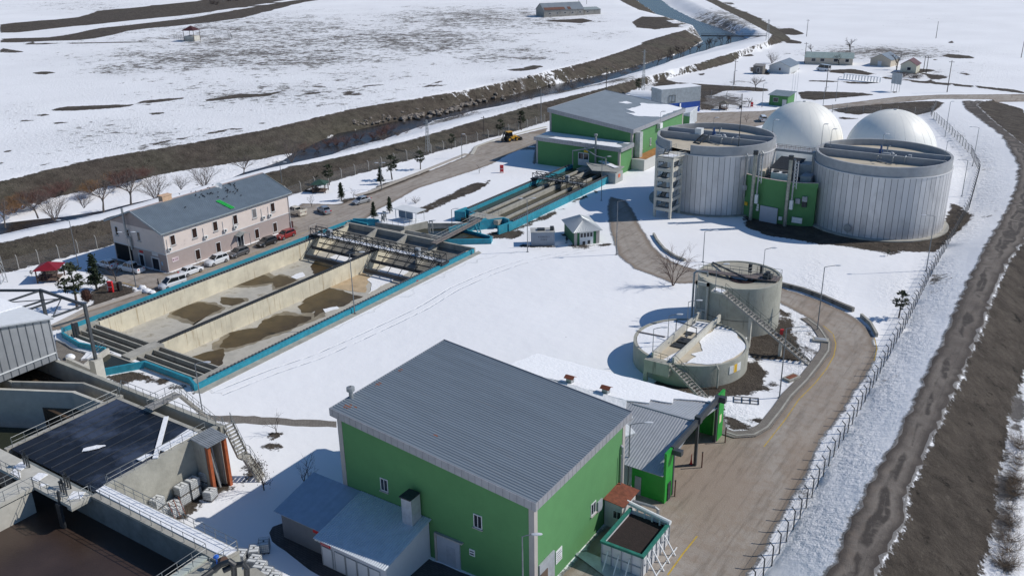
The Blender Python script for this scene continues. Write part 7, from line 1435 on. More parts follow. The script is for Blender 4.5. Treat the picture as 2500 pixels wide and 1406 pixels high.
# person by the white car
def person(px, py, lab):
    b = g(px, py); t = thing('person', b, lab, 'person', rz=R(150)); me = bpy.data.meshes.new('body')
    V = [(0,0,.95),(0,0,1.2),(0,.02,1.42),(0,0,1.52),(0,.02,1.66),(.2,0,1.4),(.27,.05,1.12),(.2,.25,1.0),(-.2,0,1.4),(-.27,.05,1.12),(-.2,.25,1.0),(.1,0,.88),(.11,.02,.48),(.12,0,.06),(.12,.16,.04),(-.1,0,.88),(-.12,-.02,.48),(-.13,-.05,.06),(-.13,.12,.04)]
    E_ = [(0,1),(1,2),(2,3),(3,4),(2,5),(5,6),(6,7),(2,8),(8,9),(9,10),(0,11),(11,12),(12,13),(13,14),(0,15),(15,16),(16,17),(17,18)]
    rad = [.16,.16,.15,.06,.1,.08,.06,.045,.08,.06,.045,.1,.075,.055,.04,.1,.075,.055,.04]
    me.from_pydata(V, E_, []); o = bpy.data.objects.new('body', me); COL.objects.link(o); o.parent = t; me.materials.append(M('dark_clothes', (.018, .018, .022), .8))
    md = o.modifiers.new('skin', 'SKIN'); me.skin_vertices[0].data[0].use_root = True
    for i, q in enumerate(rad): me.skin_vertices[0].data[i].radius = (q, q*(.75 if i < 3 else 1))
    s = o.modifiers.new('sub', 'SUBSURF'); s.levels = s.render_levels = 1
    MB().ell((0, .07, 1.65), .075, .07, .1, 10, 8).obj('face', M('skin', (.4, .24, .17), .6), t, True, local=True)
    MB().ell((0, -.0, 1.7), .105, .11, .09, 10, 6).obj('hair', M('dark_hair', (.02, .015, .012), .8), t, True, local=True)
    for s_ in (-1, 1): MB().ell((s_*.2, .29, .98), .035, .06, .03, 8, 5).obj('hand', _mats['skin'], t, True, local=True)
person(389, 705, 'person in dark clothing standing beside the white boxy car')
# ---------------------------------------------------------------- tote tanks
TOTE = M('tote_plastic', (.66, .67, .66), .5, var=.05); CAGE = M('tote_cage', (.3, .32, .34), .4, .6)
def tote(loc, rz, lab, first=[None], cap='dark'):
    if first[0] is None:
        t = thing('tote_tank', loc, lab, 'tank', 'white caged plastic tote tanks', rz=rz)
        m = MB(); secs = []; w_, d_ = .48, .58
        for z_, k in ((.16, .94), (.2, 1), (.95, 1), (1.05, .97), (1.1, .85)): secs.append([(-w_*k, -d_*k, z_), (w_*k, -d_*k, z_), (w_*k, d_*k, z_), (-w_*k, d_*k, z_)])
        v = [p for s in secs for p in s]; f = [(3, 2, 1, 0), tuple(16+i for i in range(4))]+[(i*4+k, i*4+(k+1) % 4, (i+1)*4+(k+1) % 4, (i+1)*4+k) for i in range(4) for k in range(4)]; m.add(v, f); m.obj('bottle', TOTE, t, local=True)
        m = MB(); a, b_ = .51, .61
        for k in range(7): x = -a+2*a*k/6; m.beam((x, -b_, .15), (x, -b_, 1.12), .018); m.beam((x, b_, .15), (x, b_, 1.12), .018)
        for k in range(1, 7): y = -b_+2*b_*k/7; m.beam((-a, y, .15), (-a, y, 1.12), .018); m.beam((a, y, .15), (a, y, 1.12), .018)
        for z_ in (.18, .4, .62, .85, 1.1):
            m.beam((-a, -b_, z_), (a, -b_, z_), .022); m.beam((-a, b_, z_), (a, b_, z_), .022); m.beam((-a, -b_, z_), (-a, b_, z_), .022); m.beam((a, -b_, z_), (a, b_, z_), .022)
        m.beam((-a, -.2, 1.12), (a, -.2, 1.12), .03); m.beam((-a, .2, 1.12), (a, .2, 1.12), .03); m.obj('cage', CAGE, t, local=True)
        m = MB(); m.tube([(0, 0, 1.09), (0, 0, 1.15)], .09, 10); m.obj('cap', BLACK, t, local=True)
        m = MB()
        for x in (-.42, 0, .42): m.box(x-.07, -.6, 0, x+.07, .6, .1)
        m.box(-.5, -.6, .1, .5, .6, .15); m.obj('pallet', M('pallet_steel', (.12, .11, .1), .7), t, local=True); first[0] = t; return t
    return copy_tree(first[0], None, loc, rz, lab)
TG = [((-72.6, 50.4), 0, .1, 'tote tank standing nearest the orange columns, at the back'), ((-71.0, 49.4), 0, .3, 'tote tank standing alone in front, beside the orange column foot'), ((-72.7, 48.7), 0, .05, 'lower tote tank under the second stack from the orange columns'), ((-72.7, 48.7), 1.18, .05, 'upper tote tank of the second stack from the orange columns'),
      ((-72.6, 50.4), 1.18, .12, 'upper tote tank of the stack nearest the orange columns'), ((-72.7, 47.3), 0, .0, 'lower tote tank of the middle stack against the concrete wall'), ((-72.7, 47.3), 1.18, .06, 'upper tote tank of the middle stack against the concrete wall'), ((-72.5, 46.0), 0, -.1, 'single tote tank between the middle and left stacks, with a black cap'),
      ((-72.5, 44.7), 0, -.15, 'lower tote tank of the leftmost stack under the walkway rail'), ((-72.9, 44.5), 1.18, .2, 'tilted upper tote tank of the leftmost stack against the wall'), ((-71.6, 45.6), 0, -.1, 'front tote tank behind the leaning rusty bars'),
      ((-59.6, 46.4), 0, .75, 'shaded tote tank at the back of the row beside the walkway end'), ((-59.6, 45.2), 0, .7, 'shaded tote tank directly in front of the rearmost one'), ((-60.2, 44.1), 0, .45, 'tote tank half hidden behind the walkway railing post'), ((-58.5, 44.2), 0, .35, 'tote tank with melting snow on its lid, near the black pipes'),
      ((-57.4, 43.9), 0, .35, 'tote tank in the middle of the bottom row with a dark blue cap'), ((-56.2, 43.6), 0, .35, 'tote tank second from the right end of the bottom row'), ((-55.0, 43.4), 0, .35, 'rightmost tote tank of the bottom row'), ((-57.0, 42.6), 0, .35, 'foremost tote tank below the bottom row, nearest the pipes')]
for (x, y), z_, rz, lab in TG: tote((x, y, z_+.02), rz, lab)
m = MB()
for k in range(3): m.beam((-70.9, 44.9+k*.6, .1), (-71.3, 44.7+k*.6, 2.2), .06)
tag(m.obj('leaning_bars', RUST, None), 'thin rusty bars leaning on the front of the stacked tote tanks', 'bars')
# black pipes at the bottom left
t = thing('valve_pipework', (-56, 36.5, 5), 'black bent pipes with a blue valve at the corner of the walkway', 'pipework')
m = MB(); m.tube([g(548, 1368, 6.6), g(530, 1372, 5.4)], .35, 10); m.obj('valve_body', M('flange_brown', (.09, .045, .03), .7), t); m = MB(); c = g(527, 1358, 7.0); m.ell(c, .3, .25, .18, 8, 5); m.tube([c, (c[0], c[1], c[2]-.8)], .08, 6); m.obj('valve_wheel', M('valve_blue', (.02, .12, .5), .5), t)
m = MB(); P3 = [g(480, 1420, 6.2), g(520, 1392, 6.3), g(540, 1377, 6.6), g(562, 1369, 7.0), g(570, 1376, 6.8), g(572, 1404, 5.2), g(573, 1430, 4)]; m.tube(P3, .25, 10); P3 = [g(545, 1392, 6.2), g(575, 1378, 6.5), g(594, 1376, 6.6), g(602, 1384, 6.3), g(603, 1412, 4.6), g(603, 1440, 3.4)]; m.tube(P3, .25, 10); m.obj('pipe', M('black_pipe', (.02, .022, .025), .4), t)
MB().prism([g(*p, 3.2)[:2] for p in ((500,1440),(545,1395),(625,1385),(700,1440))], 0, 3.2).obj('plinth', CONC, t)
# ---------------------------------------------------------------- vegetation
def bare_tree(h, seed, spread=.55, n0=5, depth=4, r0=.12, bush=False, droop=0., leaves=0):
    rs = random.Random(seed); tr = MB(); br = MB(); lf = MB()
    def grow(p, d, L, r, k):
        n = 3; pts = [p]; q = p
        for i in range(n):
            d = (d+Vector((rs.gauss(0, .1), rs.gauss(0, .1), rs.gauss(0, .06)-droop*(depth-k)*.12))).normalized(); q = q+d*(L/n); pts.append(q)
        (tr if k >= depth-0 else br).tube(pts, r, 5 if k > 2 else 3, r*.6, cap=False)
        if k == 0:
            for _ in range(leaves): c = q+Vector((rs.gauss(0, .25), rs.gauss(0, .25), rs.gauss(0, .25))); s = .045; lf.add([c+Vector((s, 0, 0)), c+Vector((0, s, s)), c+Vector((-s, 0, 0)), c+Vector((0, -s, -s))], [(0, 1, 2, 3)])
            return
        for j in range(rs.randint(3, 4) if k > 1 else 3):
            a = pts[rs.randint(1, n)] if j else pts[n]; dd = (d+Vector((rs.gauss(0, spread), rs.gauss(0, spread), rs.uniform(-.15, .4)))).normalized(); grow(a, dd, L*rs.uniform(.6, .8), r*.55, k-1)
    if bush:
        for i in range(n0): a = 2*math.pi*i/n0+rs.uniform(-.4, .4); grow(Vector((.12*math.cos(a), .12*math.sin(a), 0)), Vector((math.cos(a)*spread, math.sin(a)*spread, 1)).normalized(), h*.42, r0*.5, depth-1)
    else: grow(Vector((0, 0, -.1)), Vector((rs.uniform(-.05, .05), 0, 1)), h*.32, r0, depth)
    return tr, br, lf
BARK = M('grey_brown_bark', (.10, .085, .075), .9); TWIG = M('pale_twigs', (.13, .105, .092), .9); TWR = M('reddish_twigs', (.13, .068, .055), .9); TWO = M('ochre_twigs', (.21, .12, .06), .9); TWD = M('dark_twigs', (.06, .045, .04), .9)
_proto = {}
def bt_(key, h, seed, twig, **k):
    leaf = k.pop('leafm', None)
    tr, br, lf = bare_tree(h, seed, **k); t = thing('bare_tree' if not k.get('bush') else 'bare_shrub', (0, 0, -500), 'x', 'tree' if not k.get('bush') else 'shrub')
    if tr.v: tr.obj('trunk', BARK, t, local=True)
    br.obj('branches', twig, t, local=True)
    if lf.v: lf.obj('leaves', leaf or TWD, t, local=True)
    zs_ = [v.co.z for c in t.children for v in c.data.vertices]; _proto[key] = (t, max(zs_)*(.64 if key.startswith('willow') else .97))
bt_('willow', 6, 3, TWIG, spread=.5, r0=.16, depth=5); bt_('willow2', 6, 11, TWIG, bush=True, n0=13, spread=.6, r0=.1, depth=4)
bt_('redbush', 3, 5, TWR, bush=True, n0=14, spread=.8, r0=.07, depth=3); bt_('ochre', 3, 8, TWO, bush=True, n0=14, spread=.8, r0=.07, depth=3); bt_('brown', 3, 21, TWIG, bush=True, n0=12, spread=.9, r0=.07, depth=3)
bt_('reed', 3, 33, M('reed_tan', (.15, .11, .075), .9), bush=True, n0=26, spread=1.0, r0=.05, depth=3)
bt_('sapling', 3, 9, TWD, spread=.5, r0=.045, depth=3); bt_('leafy', 5, 14, TWD, spread=.6, r0=.1, depth=4, leaves=2); bt_('dark', 5, 17, TWD, spread=.6, r0=.14, depth=4, leaves=1)
bt_('weeping', 8, 29, M('tan_twigs', (.15, .1, .08), .9), bush=True, n0=3, spread=.3, r0=.26, depth=5, droop=.25)
def conifer(h, seed, kind='spruce'):
    rs = random.Random(seed); t = thing('conifer', (0, 0, -500), 'x', 'tree'); m = MB(); m.tube([(0, 0, -.1), (rs.uniform(-.05, .05)*h, rs.uniform(-.05, .05)*h, h*.55), (0, 0, h*.97)], .03*h, 7, .01); m.obj('trunk', BARK, t, local=True)
    m = MB(); z0 = .18 if kind == 'spruce' else .35; n = 150 if kind == 'spruce' else 60
    for i in range(n):
        u = rs.random(); z = h*(z0+(1-z0)*u*.98); a = rs.uniform(0, 6.283)
        R_ = h*(.27*(1-u)+.02) if kind == 'spruce' else h*.3*math.sin(math.pi*min(1, .18+u*.85))**.7
        L_ = R_*rs.uniform(.6, 1.08); dz = -.18*L_ if kind == 'spruce' else .25*L_; d = Vector((math.cos(a), math.sin(a), 0)); q = Vector((-d.y, d.x, 0)); p0 = Vector((0, 0, z)); p1 = p0+d*L_+Vector((0, 0, dz))
        for s in range(10 if kind == 'spruce' else 12):
            c = p0.lerp(p1, (.25 if kind == 'spruce' else .5)+(.75 if kind == 'spruce' else .5)*rs.random()); w_ = h*.026*rs.uniform(.7, 1.5)
            o = Vector((rs.gauss(0, 1), rs.gauss(0, 1), rs.gauss(0, .6)))*w_*.8; e = (d*rs.uniform(-.4, 1)+q*rs.uniform(-1, 1)+Vector((0, 0, rs.uniform(-.4, .5)))).normalized()*w_*1.5; f = e.cross(Vector((rs.gauss(0, 1), rs.gauss(0, 1), rs.gauss(0, 1)))).normalized()*w_*.55
            m.add([c+o-e, c+o+f, c+o+e, c+o-f], [(0, 1, 2, 3)])
        m.tube([p0, p1], .008*h*.6, 3, .002, cap=False)
    m.obj('crown', M('conifer_needles', (.022, .036, .016), .8, var=.45, scale=2) if kind == 'spruce' else M('pine_needles', (.038, .048, .024), .8, var=.4, scale=2), t, local=True); return t
_proto['spruce'] = (conifer(6, 1), 6); _proto['pine'] = (conifer(6, 2, 'pine'), 6); _proto['spruce2'] = (conifer(6, 7), 6)
_used = set(); _pl = random.Random(4)
def plantit(key, px, py, ty, lab, z=0., h=None, group=None, cat=None, name=None, wide=None):
    wide = wide or (.72 if key == 'leafy' else 1)
    t0, h0 = _proto[key]; b = g(px, py, z); hh = h or hgt(px, py, ty, z); s = hh/h0; sc = (s*wide, s*wide, s)
    if key not in _used: _used.add(key); t = t0; t.location = b; t.rotation_euler = (0, 0, _pl.uniform(0, 6)); t.scale = sc; t['label'] = lab; 
    else: t = copy_tree(t0, None, b, _pl.uniform(0, 6), lab, sc)
    if group: t['group'] = group
    elif 'group' in t: del t['group']
    return t
for a in (('pine', 189, 755, 640, 'tall sparse pine beside the red gazebo'), ('spruce', 237, 708, 621, 'narrow spruce in the snowy garden left of the car park'), ('spruce2', 834, 490, 446, 'dark spruce standing on snow between the parked cars'), ('pine', 804, 452, 400, 'large dark pine above the green-roofed shelter', 0),
          ('spruce', 929, 450, 409, 'small spruce behind the verge lamp post'), ('pine', 957.6, 439, 378, 'young pine on a thin trunk by the brown verge'), ('spruce2', 952, 520, 481, 'small spruce behind the flat-roofed shelter'), ('spruce', 913, 535, 494, 'spruce at the corner of the turquoise wall'),
          ('pine', 776, 446, 428, 'dark low pine left of the green-roofed shelter'), ('pine', 1221, 333, 290, 'round dark pine behind the backhoe loader'), ('pine', 1273, 318, 270, 'round dark pine nearest the far green building'), ('pine', 1103, 364, 326, 'young pine in front of the embankment fence'),
          ('pine', 1026.5, 414, 366, 'slim young pine on the snow beside the road bend'), ('pine', 2194, 776, 708, 'young pine alone on the snow beside the right fence'), ('pine', 2167, 625, 609, 'tiny pine sapling below the right silver tank'), ('pine', 1559, 228, 192, 'small dark pine by the lattice mast'), ('pine', 78, 674, 660, 'low pine bush left of the red gazebo')): plantit(*a)
for a in (('willow', 253, 517, 461, 'bare tree on the bank directly left of the office chimney'), ('willow', 320, 502, 444, 'bare dark tree with dense twigs on the bank above the office roof'), ('willow2', 381, 488, 436, 'fan-shaped bare shrub above the middle of the office roof'), ('willow2', 499, 460, 410, 'wide pale bare shrub right of the roof satellite dish'), ('willow2', 442, 463, 436, 'low pale bare shrub left of the roof satellite dish'),
          ('willow', 595, 434, 396, 'bare tree at the end of the snowy river bench'), ('willow', 13, 555, 508, 'bare tree at the left edge on the river bank'), ('willow2', 134, 540, 486, 'tall bare shrub on the river bank, third from the left edge'), ('willow', 93, 532, 486, 'bare tree on the river bank, second from the left edge'), ('willow2', 205, 508, 476, 'low wide bare shrub left of the office chimney'), ('willow2', 712, 396, 348, 'upright pale shrub standing at the river edge'),
          ('weeping', 1643, 697, 598, 'multi-stemmed bare tree on the snow beside the curving road'), ('leafy', 645, 1196, 1102, 'bare young tree with seed pods near the tote tanks'), ('leafy', 742, 1198, 1100, 'spreading bare tree with brown pods behind the annex shed'), ('sapling', 675, 1058, 1005, 'thin sapling standing by the brick path'), ('sapling', 283, 687, 622, 'thin bare tree at the car park corner'),
          ('sapling', 761, 505, 470, 'thin bare sapling behind the silver-blue car'), ('sapling', 863, 483, 455, 'thin sapling between spruce and verge'), ('sapling', 991, 496, 482, 'little bare shrub left of the bigger one on the snow strip'), ('brown', 1015, 496, 479, 'small round bare shrub on the snow strip by the road'), ('sapling', 1170, 424, 398, 'thin sapling on the snow left of the red cabinet'), ('sapling', 256, 690, 676, 'small twiggy shrub beside the red cabinet in the garden'),
          ('dark', 2076, 128, 90, 'brown-leaved tree behind the long cream house'), ('dark', 2048, 160, 132, 'dark bare tree in front of the long cream house'), ('dark', 2188, 172, 128, 'dark spreading tree left of the maroon house'), ('dark', 1982, 131, 108, 'pale bare tree behind the left end of the long cream house'), ('willow2', 1884, 155, 134, 'bare shrub behind the white village house'), ('willow', 1845, 222, 196, 'pale bare tree behind the gatehouse'), ('dark', 1826, 262, 238, 'small dark tree beside the picnic hut'), ('sapling', 1822, 300, 275, 'bare sapling on the verge behind the left silver tank')): plantit(*a)
t = thing('copper_shrub', g(214, 740), 'rounded dark rust-brown shrub standing behind the steel frame', 'shrub'); m = MB(); rs_1 = random.Random(3)
for i in range(700):
    a, e = rs_1.uniform(0, 6.28), rs_1.uniform(-1, 1); r = rs_1.uniform(.8, 1.05); c = Vector((math.cos(a)*math.sqrt(1-e*e)*.85*r, math.sin(a)*math.sqrt(1-e*e)*.85*r, 1.35+e*1.15*r)); s = .12; m.add([c+Vector([rs_1.uniform(-s, s) for _ in range(3)]) for _ in range(3)], [(0, 1, 2)])
m.ell((0, 0, 1.35), .72, .72, 1.0, 10, 8, .1); m.obj('crown', M('copper_leaves', (.05, .02, .014), .9, var=.4, scale=4), t, local=True); m = MB(); m.tube([(0, 0, 0), (0, 0, .5)], .06, 6); m.obj('trunk', BARK, t, local=True)
# riverside scrub: countable shrubs in groups that nothing tells apart
rv = random.Random(12)
def scrub(n, key, line, z, hr, lab, grp, dy=3, wide=1.3):
    for i in range(n):
        u = rv.random()*(len(line)-1); k = int(u); a, b = line[k], line[k+1]; u -= k
        plantit(key, a[0]+(b[0]-a[0])*u+rv.uniform(-2, 2), a[1]+(b[1]-a[1])*u+rv.uniform(-dy, dy), 0, lab, z, rv.uniform(*hr), grp, wide=wide)
scrub(16, 'redbush', [(60,505),(160,470)], -.5, (2, 3.2), 'reddish-brown thicket shrub on the far bank at left', 'reddish shrubs on the far left bank', 10)
scrub(12, 'redbush', [(285,450),(370,432)], -.5, (2, 3.2), 'dark red-brown thicket shrub above the office chimney', 'dark red shrubs above the office chimney', 8)
scrub(14, 'ochre', [(0,525),(60,500)], -.5, (2, 3), 'ochre thicket shrub on the bank at the left edge', 'ochre shrubs at the left edge', 10)
scrub(10, 'ochre', [(205,472),(270,448)], -.5, (2, 3), 'ochre thicket shrub between the two red-brown thickets', 'ochre shrubs between the red thickets', 7)
scrub(18, 'redbush', [(740,372),(830,350),(910,335),(960,322)], -1.9, (1.5, 2.8), 'wine-brown reed shrub growing out of the dark river water', 'reddish shrubs in the river', 5)
scrub(14, 'brown', [(900,352),(1000,322),(1100,292),(1160,276)], -1.6, (1.2, 2.2), 'low twiggy shrub on the snowy near river edge', 'low shrubs on the near river edge', 4)
scrub(16, 'brown', [(1260,252),(1380,222),(1480,196),(1560,172)], -1.6, (1.5, 2.6), 'grey-brown twiggy shrub along the river behind the far green building', 'river shrubs behind the far green building', 4)
scrub(26, 'dark', [(1570,168),(1650,140),(1740,110),(1790,98)], -1.8, (3, 4.6), 'dark bare riverside tree near the bridge', 'dark riverside trees near the bridge', 5, 1.2)
scrub(20, 'reed', [(2455,1406),(2470,1250),(2490,1100)], -1, (.7, 1.4), 'dry brown scrub at the lower right edge in the snow', 'dry scrub at the lower right edge', 40, 1.5)
scrub(8, 'brown', [(2185,186),(2260,192)], 0, (1.5, 2.4), 'round brown hedge shrub below the village poles', 'hedge shrubs below the village poles', 2, 2)
scrub(5, 'dark', [(520,20),(580,12)], -1, (4, 7), 'dark bush on the far ditch bank', 'dark bushes on the far ditch', 3, 1.6)
for k, (t0, h0) in _proto.items():
    if k not in _used: bpy.data.objects.remove(t0)
# ---------------------------------------------------------------- rocks, small things
ROCK = M('bank_rock', (.22, .19, .16), .9, var=.3, scale=1.2, bump=.05); rk = [MB().ell((0, 0, 0), 1, .75, .55, 7, 5, .28, s).obj('rock', ROCK, None, local=True) for s in range(4)]
rr_ = random.Random(5); first = [True]*4
for i in range(150):
    k = rr_.randrange(4); line = [(968,292),(1043,277),(1108,262),(1160,248),(1235,233)] if i < 70 else [(860,312),(910,304),(968,291),(1043,276),(1235,232),(1440,188),(1600,148)]
    u = rr_.random()*(len(line)-1); j = int(u); a, b = line[j], line[j+1]; u -= j; up = rr_.random()**2; x, y = a[0]+(b[0]-a[0])*u, a[1]+(b[1]-a[1])*u-up*(22 if i >= 70 else 8)
    p = g(x, y, -1.5+up*2.2); s = rr_.uniform(.5, 1.25) if i < 70 else rr_.uniform(.25, .8)
    if first[k]: o = rk[k]; first[k] = False
    else: o = rk[k].copy(); COL.objects.link(o)
    o.location = (p[0], p[1], zat(p[0], p[1])+.1); o.rotation_euler = (rr_.uniform(-.4, .4), rr_.uniform(-.4, .4), rr_.uniform(0, 6)); o.scale = (s, s, s)
    tag(o, 'pale rock lining the far river bank at the water edge', 'rock', 'rocks along the far river bank')
# birds
bd = MB(); bd.ell((0, 0, .12), .17, .09, .09, 7, 5); bd.ell((.16, 0, .22), .06, .05, .06, 6, 4); bd.add([(-.14, -.04, .14), (-.34, 0, .1), (-.14, .04, .14)], [(0, 1, 2)]); b0 = bd.obj('bird', BLACK, None, local=True); rb = random.Random(9)
fl_ = [(555,236),(555,262),(617,265),(600,293),(640,285),(658,290),(617,220),(690,190),(712,192),(690,250),(727,245),(718,262),(748,255),(810,238),(811,288),(745,160),(930,135),(943,141),(955,158),(1002,132),(990,152),(1000,170),(1004,180),(1012,192),(1030,205),(1030,222),(917,212),(905,226),(918,238),(922,222),(946,230),(985,237),(1005,247),(1072,272),(910,290),(878,310),(895,182),(433,408),(500,236),(368,262),(860,165),(635,272),(556,275)]
for i, (x, y) in enumerate(fl_):
    px, py = 360+x/4.687, 420+y/4.687; lo = None; bestp = None
    for zz_ in np.linspace(7.3, 10.4, 40):
        p = g(px, py, zz_); zr2 = 10.35-(p[0]+140.25)*(2.95/7.85) if p[0] > -140.25 else 10.35
        if lo is None or abs(zr2-zz_) < lo: lo = abs(zr2-zz_); bestp = (p[0], p[1], zr2)
    o = b0 if i == 0 else b0.copy()
    if i: COL.objects.link(o)
    o.location = bestp; o.rotation_euler = (0, 0, rb.uniform(0, 6)); tag(o, 'dark bird perched on the grey roof of the pink office building', 'bird', 'birds on the office roof')
def cabinet(px, py, w_, d_, h, mat, lab, name, cat, rz=0, z=0.):
    b = g(px, py, z); t = thing(name, b, lab, cat, rz=R(rz)); m = MB(); m.box(-w_/2, -d_/2, .25, w_/2, d_/2, h); m.obj('case', mat, t, local=True); m = MB(); m.box(-w_/2-.02, -d_/2-.03, .3, -w_/2+.06, -d_/2, h-.05) ; m.box(-w_/2+.07, -d_/2-.03, h*.5, w_/2-.05, -d_/2, h*.55); m.obj('door_trim', WHITE if mat is REDP else DARK, t, local=True)
    m = MB(); m.box(-w_/2+.02, -d_/2+.02, -.1, -w_/2+.1, d_/2-.02, .249); m.box(w_/2-.1, -d_/2+.02, -.1, w_/2-.02, d_/2-.02, .249); m.obj('foot', mat, t, local=True); return t
cabinet(272, 713, .8, .5, 1.9, REDP, 'red fire cabinet standing in the snowy garden by the car park', 'fire_cabinet', 'cabinet', 30); cabinet(1225, 422, .9, .5, 1.9, REDP, 'red fire cabinet on the snow left of the second basin', 'fire_cabinet', 'cabinet', 30)
cabinet(1835, 262, .9, .6, 1.6, REDP, 'small red cabinet beside the gatehouse', 'fire_cabinet', 'cabinet', 20); cabinet(294, 709, .6, .6, 1.5, BLACK, 'black bin beside the red cabinet in the garden', 'waste_bin', 'bin'); cabinet(709, 556, .9, .9, 1.3, M('maroon_bin', (.06, .02, .02), .7), 'dark maroon bin at the right end of the office', 'waste_bin', 'bin')
cabinet(1808, 266, .7, .7, 1.0, BLACK, 'small dark bin on the snow by the picnic hut', 'waste_bin', 'bin')
bb_ = thing('billboard', g(2186, 222), 'pale grey billboard on thin legs beside the access road', 'billboard'); q0, q1 = Vector(g(2173, 222)), Vector(g(2197, 226)); m = MB(); m.add([(*q0.xy, 2.6), (*q1.xy, 2.6), (*q1.xy, 6.4), (*q0.xy, 6.4)]+[(q.x+.1, q.y+.25, z) for q, z in ((q0, 2.6), (q1, 2.6), (q1, 6.4), (q0, 6.4))], [(0, 1, 2, 3), (7, 6, 5, 4), (0, 4, 5, 1), (3, 2, 6, 7), (0, 3, 7, 4), (1, 5, 6, 2)]); m.obj('board', M('board_grey', (.42, .44, .45), .6), bb_)
each('leg', STEEL, bb_, [MB().tube([(*(q0.lerp(q1, u)).xy, -.3), (*(q0.lerp(q1, u)).xy, 4)], .08, 5) for u in (.1, .35, .65, .9)])
pg = thing('pergola', g(2080, 190), 'low pale snow-topped pergola row in the village garden', 'pergola'); q0, q1 = Vector(g(2060, 193)), Vector(g(2148, 202)); m = MB(); m.beam(q0+Vector((0, 0, 2)), q1+Vector((0, 0, 2)), 2.0, .2); m.obj('roof', SNOW, pg); each('frame', M('frame_bluewhite', (.35, .42, .45), .7), pg, [MB().beam(q0.lerp(q1, k/12), q0.lerp(q1, k/12)+Vector((0, 0, 1.9)), .25) for k in range(13)])
for (x, y, lab, rz) in ((1932, 925, 'slanted concrete manhole cover with rusty lid on the snow', 35), (2003, 833, 'grey concrete manhole block at the kerb beside the steps', -20)):
    t = thing('manhole_block', g(x, y), lab, 'manhole cover', rz=R(rz+33)); m = MB(); m.box(-1.1, -.6, 0, 1.1, .6, .35); m.obj('slab', CONC, t, local=True); m = MB(); m.box(-.8, -.35, .351, .8, .35, .4); m.obj('lid', RST if x < 1990 else GREYP, t, local=True)
t = thing('steel_grid', g(1822, 978), 'dark rectangular steel grid lying on the snow beside the canopy', 'grid', rz=R(20)); m = MB()
for k in range(4): m.box(-1.5+k*1.0-.04, -.8, .05, -1.5+k*1.0+.04, .8, .12)
for k in range(3): m.box(-1.5, -.8+k*.8-.04, .06, 1.5, -.8+k*.8+.04, .13)
m.obj('bars', DARK, t, local=True)
for k, (x, y, c) in enumerate(((1770, 1080, 'dark post at the far end of the canopy entrance'), (1713, 1141, 'rust-brown post right of the middle canopy column'), (1647, 1211, 'dark red post beside the green gable panel'))):
    t = thing('guard_post', g(x, y), c, 'post', 'guard posts before the canopy'); MB().tube([(0, 0, -.1), (0, 0, 1.9)], .07, 8).obj('post', M('post_brown', (.1, .03, .02), .6), t, local=True); MB().tube([(0, 0, 1.9), (0, 0, 1.96)], .09, 8).obj('cap', BLACK, t, local=True)
t = thing('traffic_cone', g(1687, 1133), 'thin red warning cone standing under the canopy edge', 'cone'); MB().lathe(0, 0, [(.16, .03), (.06, .7), (.03, 1.3), (.001, 1.32)], 10).obj('cone', REDP, t, local=True); MB().box(-.2, -.2, 0, .2, .2, .03).obj('foot', BLACK, t, local=True)
o = MB().obox(g(1908, 816, 2.9), .5, .35, .75, .4).obj('red_jacket', REDP, None); tag(o, 'bright red jacket hanging on the railing of the tall thickener stairs', 'jacket')
o = MB().tube([tuple(Vector(g(1015, 684, .15))+Vector((.4*math.cos(a*.63), .4*math.sin(a*.63), 0))) for a in range(11)], .1, 6).obj('lifebuoy', M('dull_red', (.35, .04, .04), .6), None); tag(o, 'red ring lying on the concrete apron beside the long basin wall', 'lifebuoy')
# kerbs and low retaining walls along the road bends
def kerb(line, h, w_, lab, mat, z=0.):
    m = MB(); p = jag([q[:2] for q in PX(line)], 1.5, .0, closed=False); wall(m, p, w_, -.3, h); return tag(m.obj('low_wall', mat, None), lab, 'wall')
kerb([(1596,575),(1604,590),(1622,612),(1650,630),(1690,645)], .5, .4, 'low concrete wall along the outer edge of the upper road bend', CONC); kerb([(1905,698),(1960,712),(2010,730),(2060,752),(2100,768)], .7, .5, 'low dark wall outside the road right of the tall thickener', M('mossy_concrete', (.2, .19, .17), .9, var=.3)); kerb([(2103,775),(2125,795),(2147,835)], .6, .35, 'low curved wall end at the outer road bend', CONC)
def strip(line, w_, mat, name, z=.03, thick=.1):
    p = [Vector(q[:2]) for q in PX(line)]; L_, R_ = [], []
    for i, q in enumerate(p): d = (p[min(i+1, len(p)-1)]-p[max(i-1, 0)]).normalized(); n = Vector((-d.y, d.x)); L_.append(q+n*w_/2); R_.append(q-n*w_/2)
    m = MB()
    for i in range(len(p)-1): m.hexa([(*L_[i], z-.2), (*R_[i], z-.2), (*R_[i+1], z-.2), (*L_[i+1], z-.2)], [(*L_[i], z+thick), (*R_[i], z+thick), (*R_[i+1], z+thick), (*L_[i+1], z+thick)])
    return tag(m.obj(name, mat, None), kind='structure')
inl = [(1771,1056),(1798,1065),(1841,1062),(1873,1044),(1907,1001),(1930,968),(1969,929),(1999,891),(2022,858),(2024,838),(1999,800),(1972,780)]
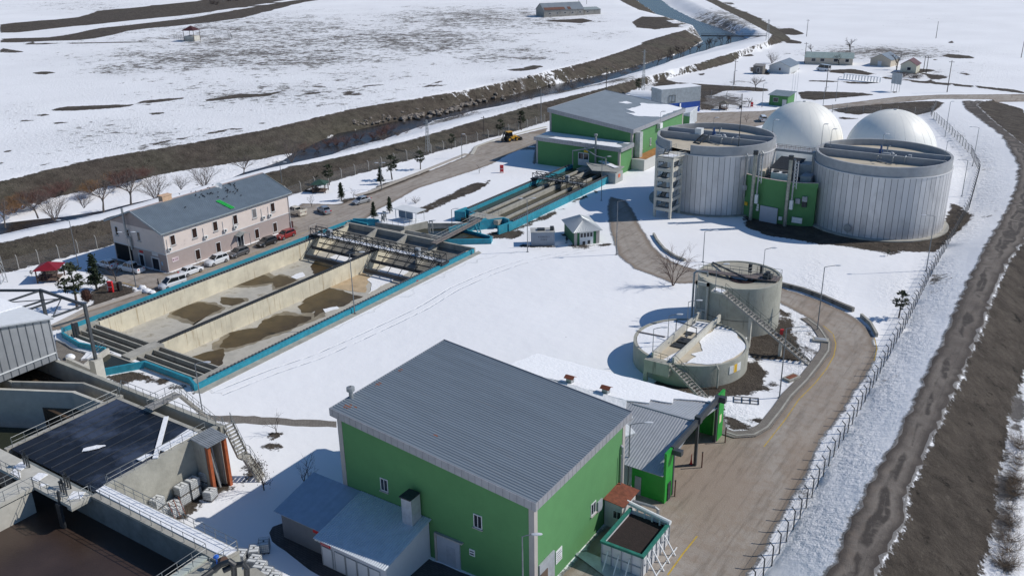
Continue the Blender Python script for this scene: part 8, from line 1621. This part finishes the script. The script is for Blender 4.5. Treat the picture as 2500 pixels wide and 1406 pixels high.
strip([(a-6, b-3) for a, b in inl], 1.5, PAVE, 'pavement_strip', .02, .1); strip(inl, .22, CONC, 'kerb', .02, .15)
strip([(1152,378),(1163,358),(1207,342),(1300,318),(1334,310)], .9, CONCL, 'kerb_verge', .02, .08); strip([(868,478),(900,470),(1030,420),(1139,376)], 1.3, M('pale_verge', (.42, .38, .33), .9, var=.15), 'kerb_verge', .02, .08); strip([(130,797),(208,758),(346,713)], 1.2, _mats['pale_verge'], 'kerb_verge', .02, .12)
YL = M('yellow_line', (.5, .33, .04), .8, var=.25, scale=3, stain_sheen=((.2, .18, .15), 2.5, .52))
def line_(pts, w_=.13): 
    p = [Vector(q[:2]) for q in PX(pts)]; m = MB()
    for i in range(len(p)-1): d = (p[i+1]-p[i]).normalized(); n = Vector((-d.y, d.x))*w_/2; m.add([(*(p[i]-n), .006), (*(p[i+1]-n), .006), (*(p[i+1]+n), .006), (*(p[i]+n), .006)], [(0, 1, 2, 3)])
    return tag(m.obj('road_marking', YL, None), kind='structure')
line_([(1630,1403),(1668,1350),(1702,1308)], .16); line_([(1865,1090),(1920,1020),(1950,975),(1990,935),(2018,900),(2036,868),(2041,840),(2034,815),(2010,795)]); line_([(2134,880),(2141,850),(2135,825)]); line_([(470,672),(600,626),(700,588),(760,560)], .1); line_([(300,690),(372,712)], .1)
# river bridge
t = thing('river_bridge', g(1790, 92, 1), 'thin dark footbridge crossing the river far away', 'bridge'); q0, q1 = Vector(g(1712, 88, 2)), Vector(g(1872, 89, 2.4)); MB().beam(q0, q1, 2, .5).obj('deck', DARK, t); m = MB(); railing(m, [q0+Vector((0, 0, .2)), q1+Vector((0, 0, .2))], 1.1, 4, .06); m.obj('railing', DARK, t)
# snow heaps beside the road
for i, (x, y, r_) in enumerate(((360, 713, .7), (348, 704, .6), (372, 716, .5))):
    tag(MB().ell((*g(x, y)[:2], .2), r_*1.3, r_, r_*.55, 12, 7, .16, i).obj('snow_heap', SNOW, None, True), 'lumpy snow heap at the garden corner, '+('the largest', 'the one behind', 'nearest the road')[i], 'snow pile')
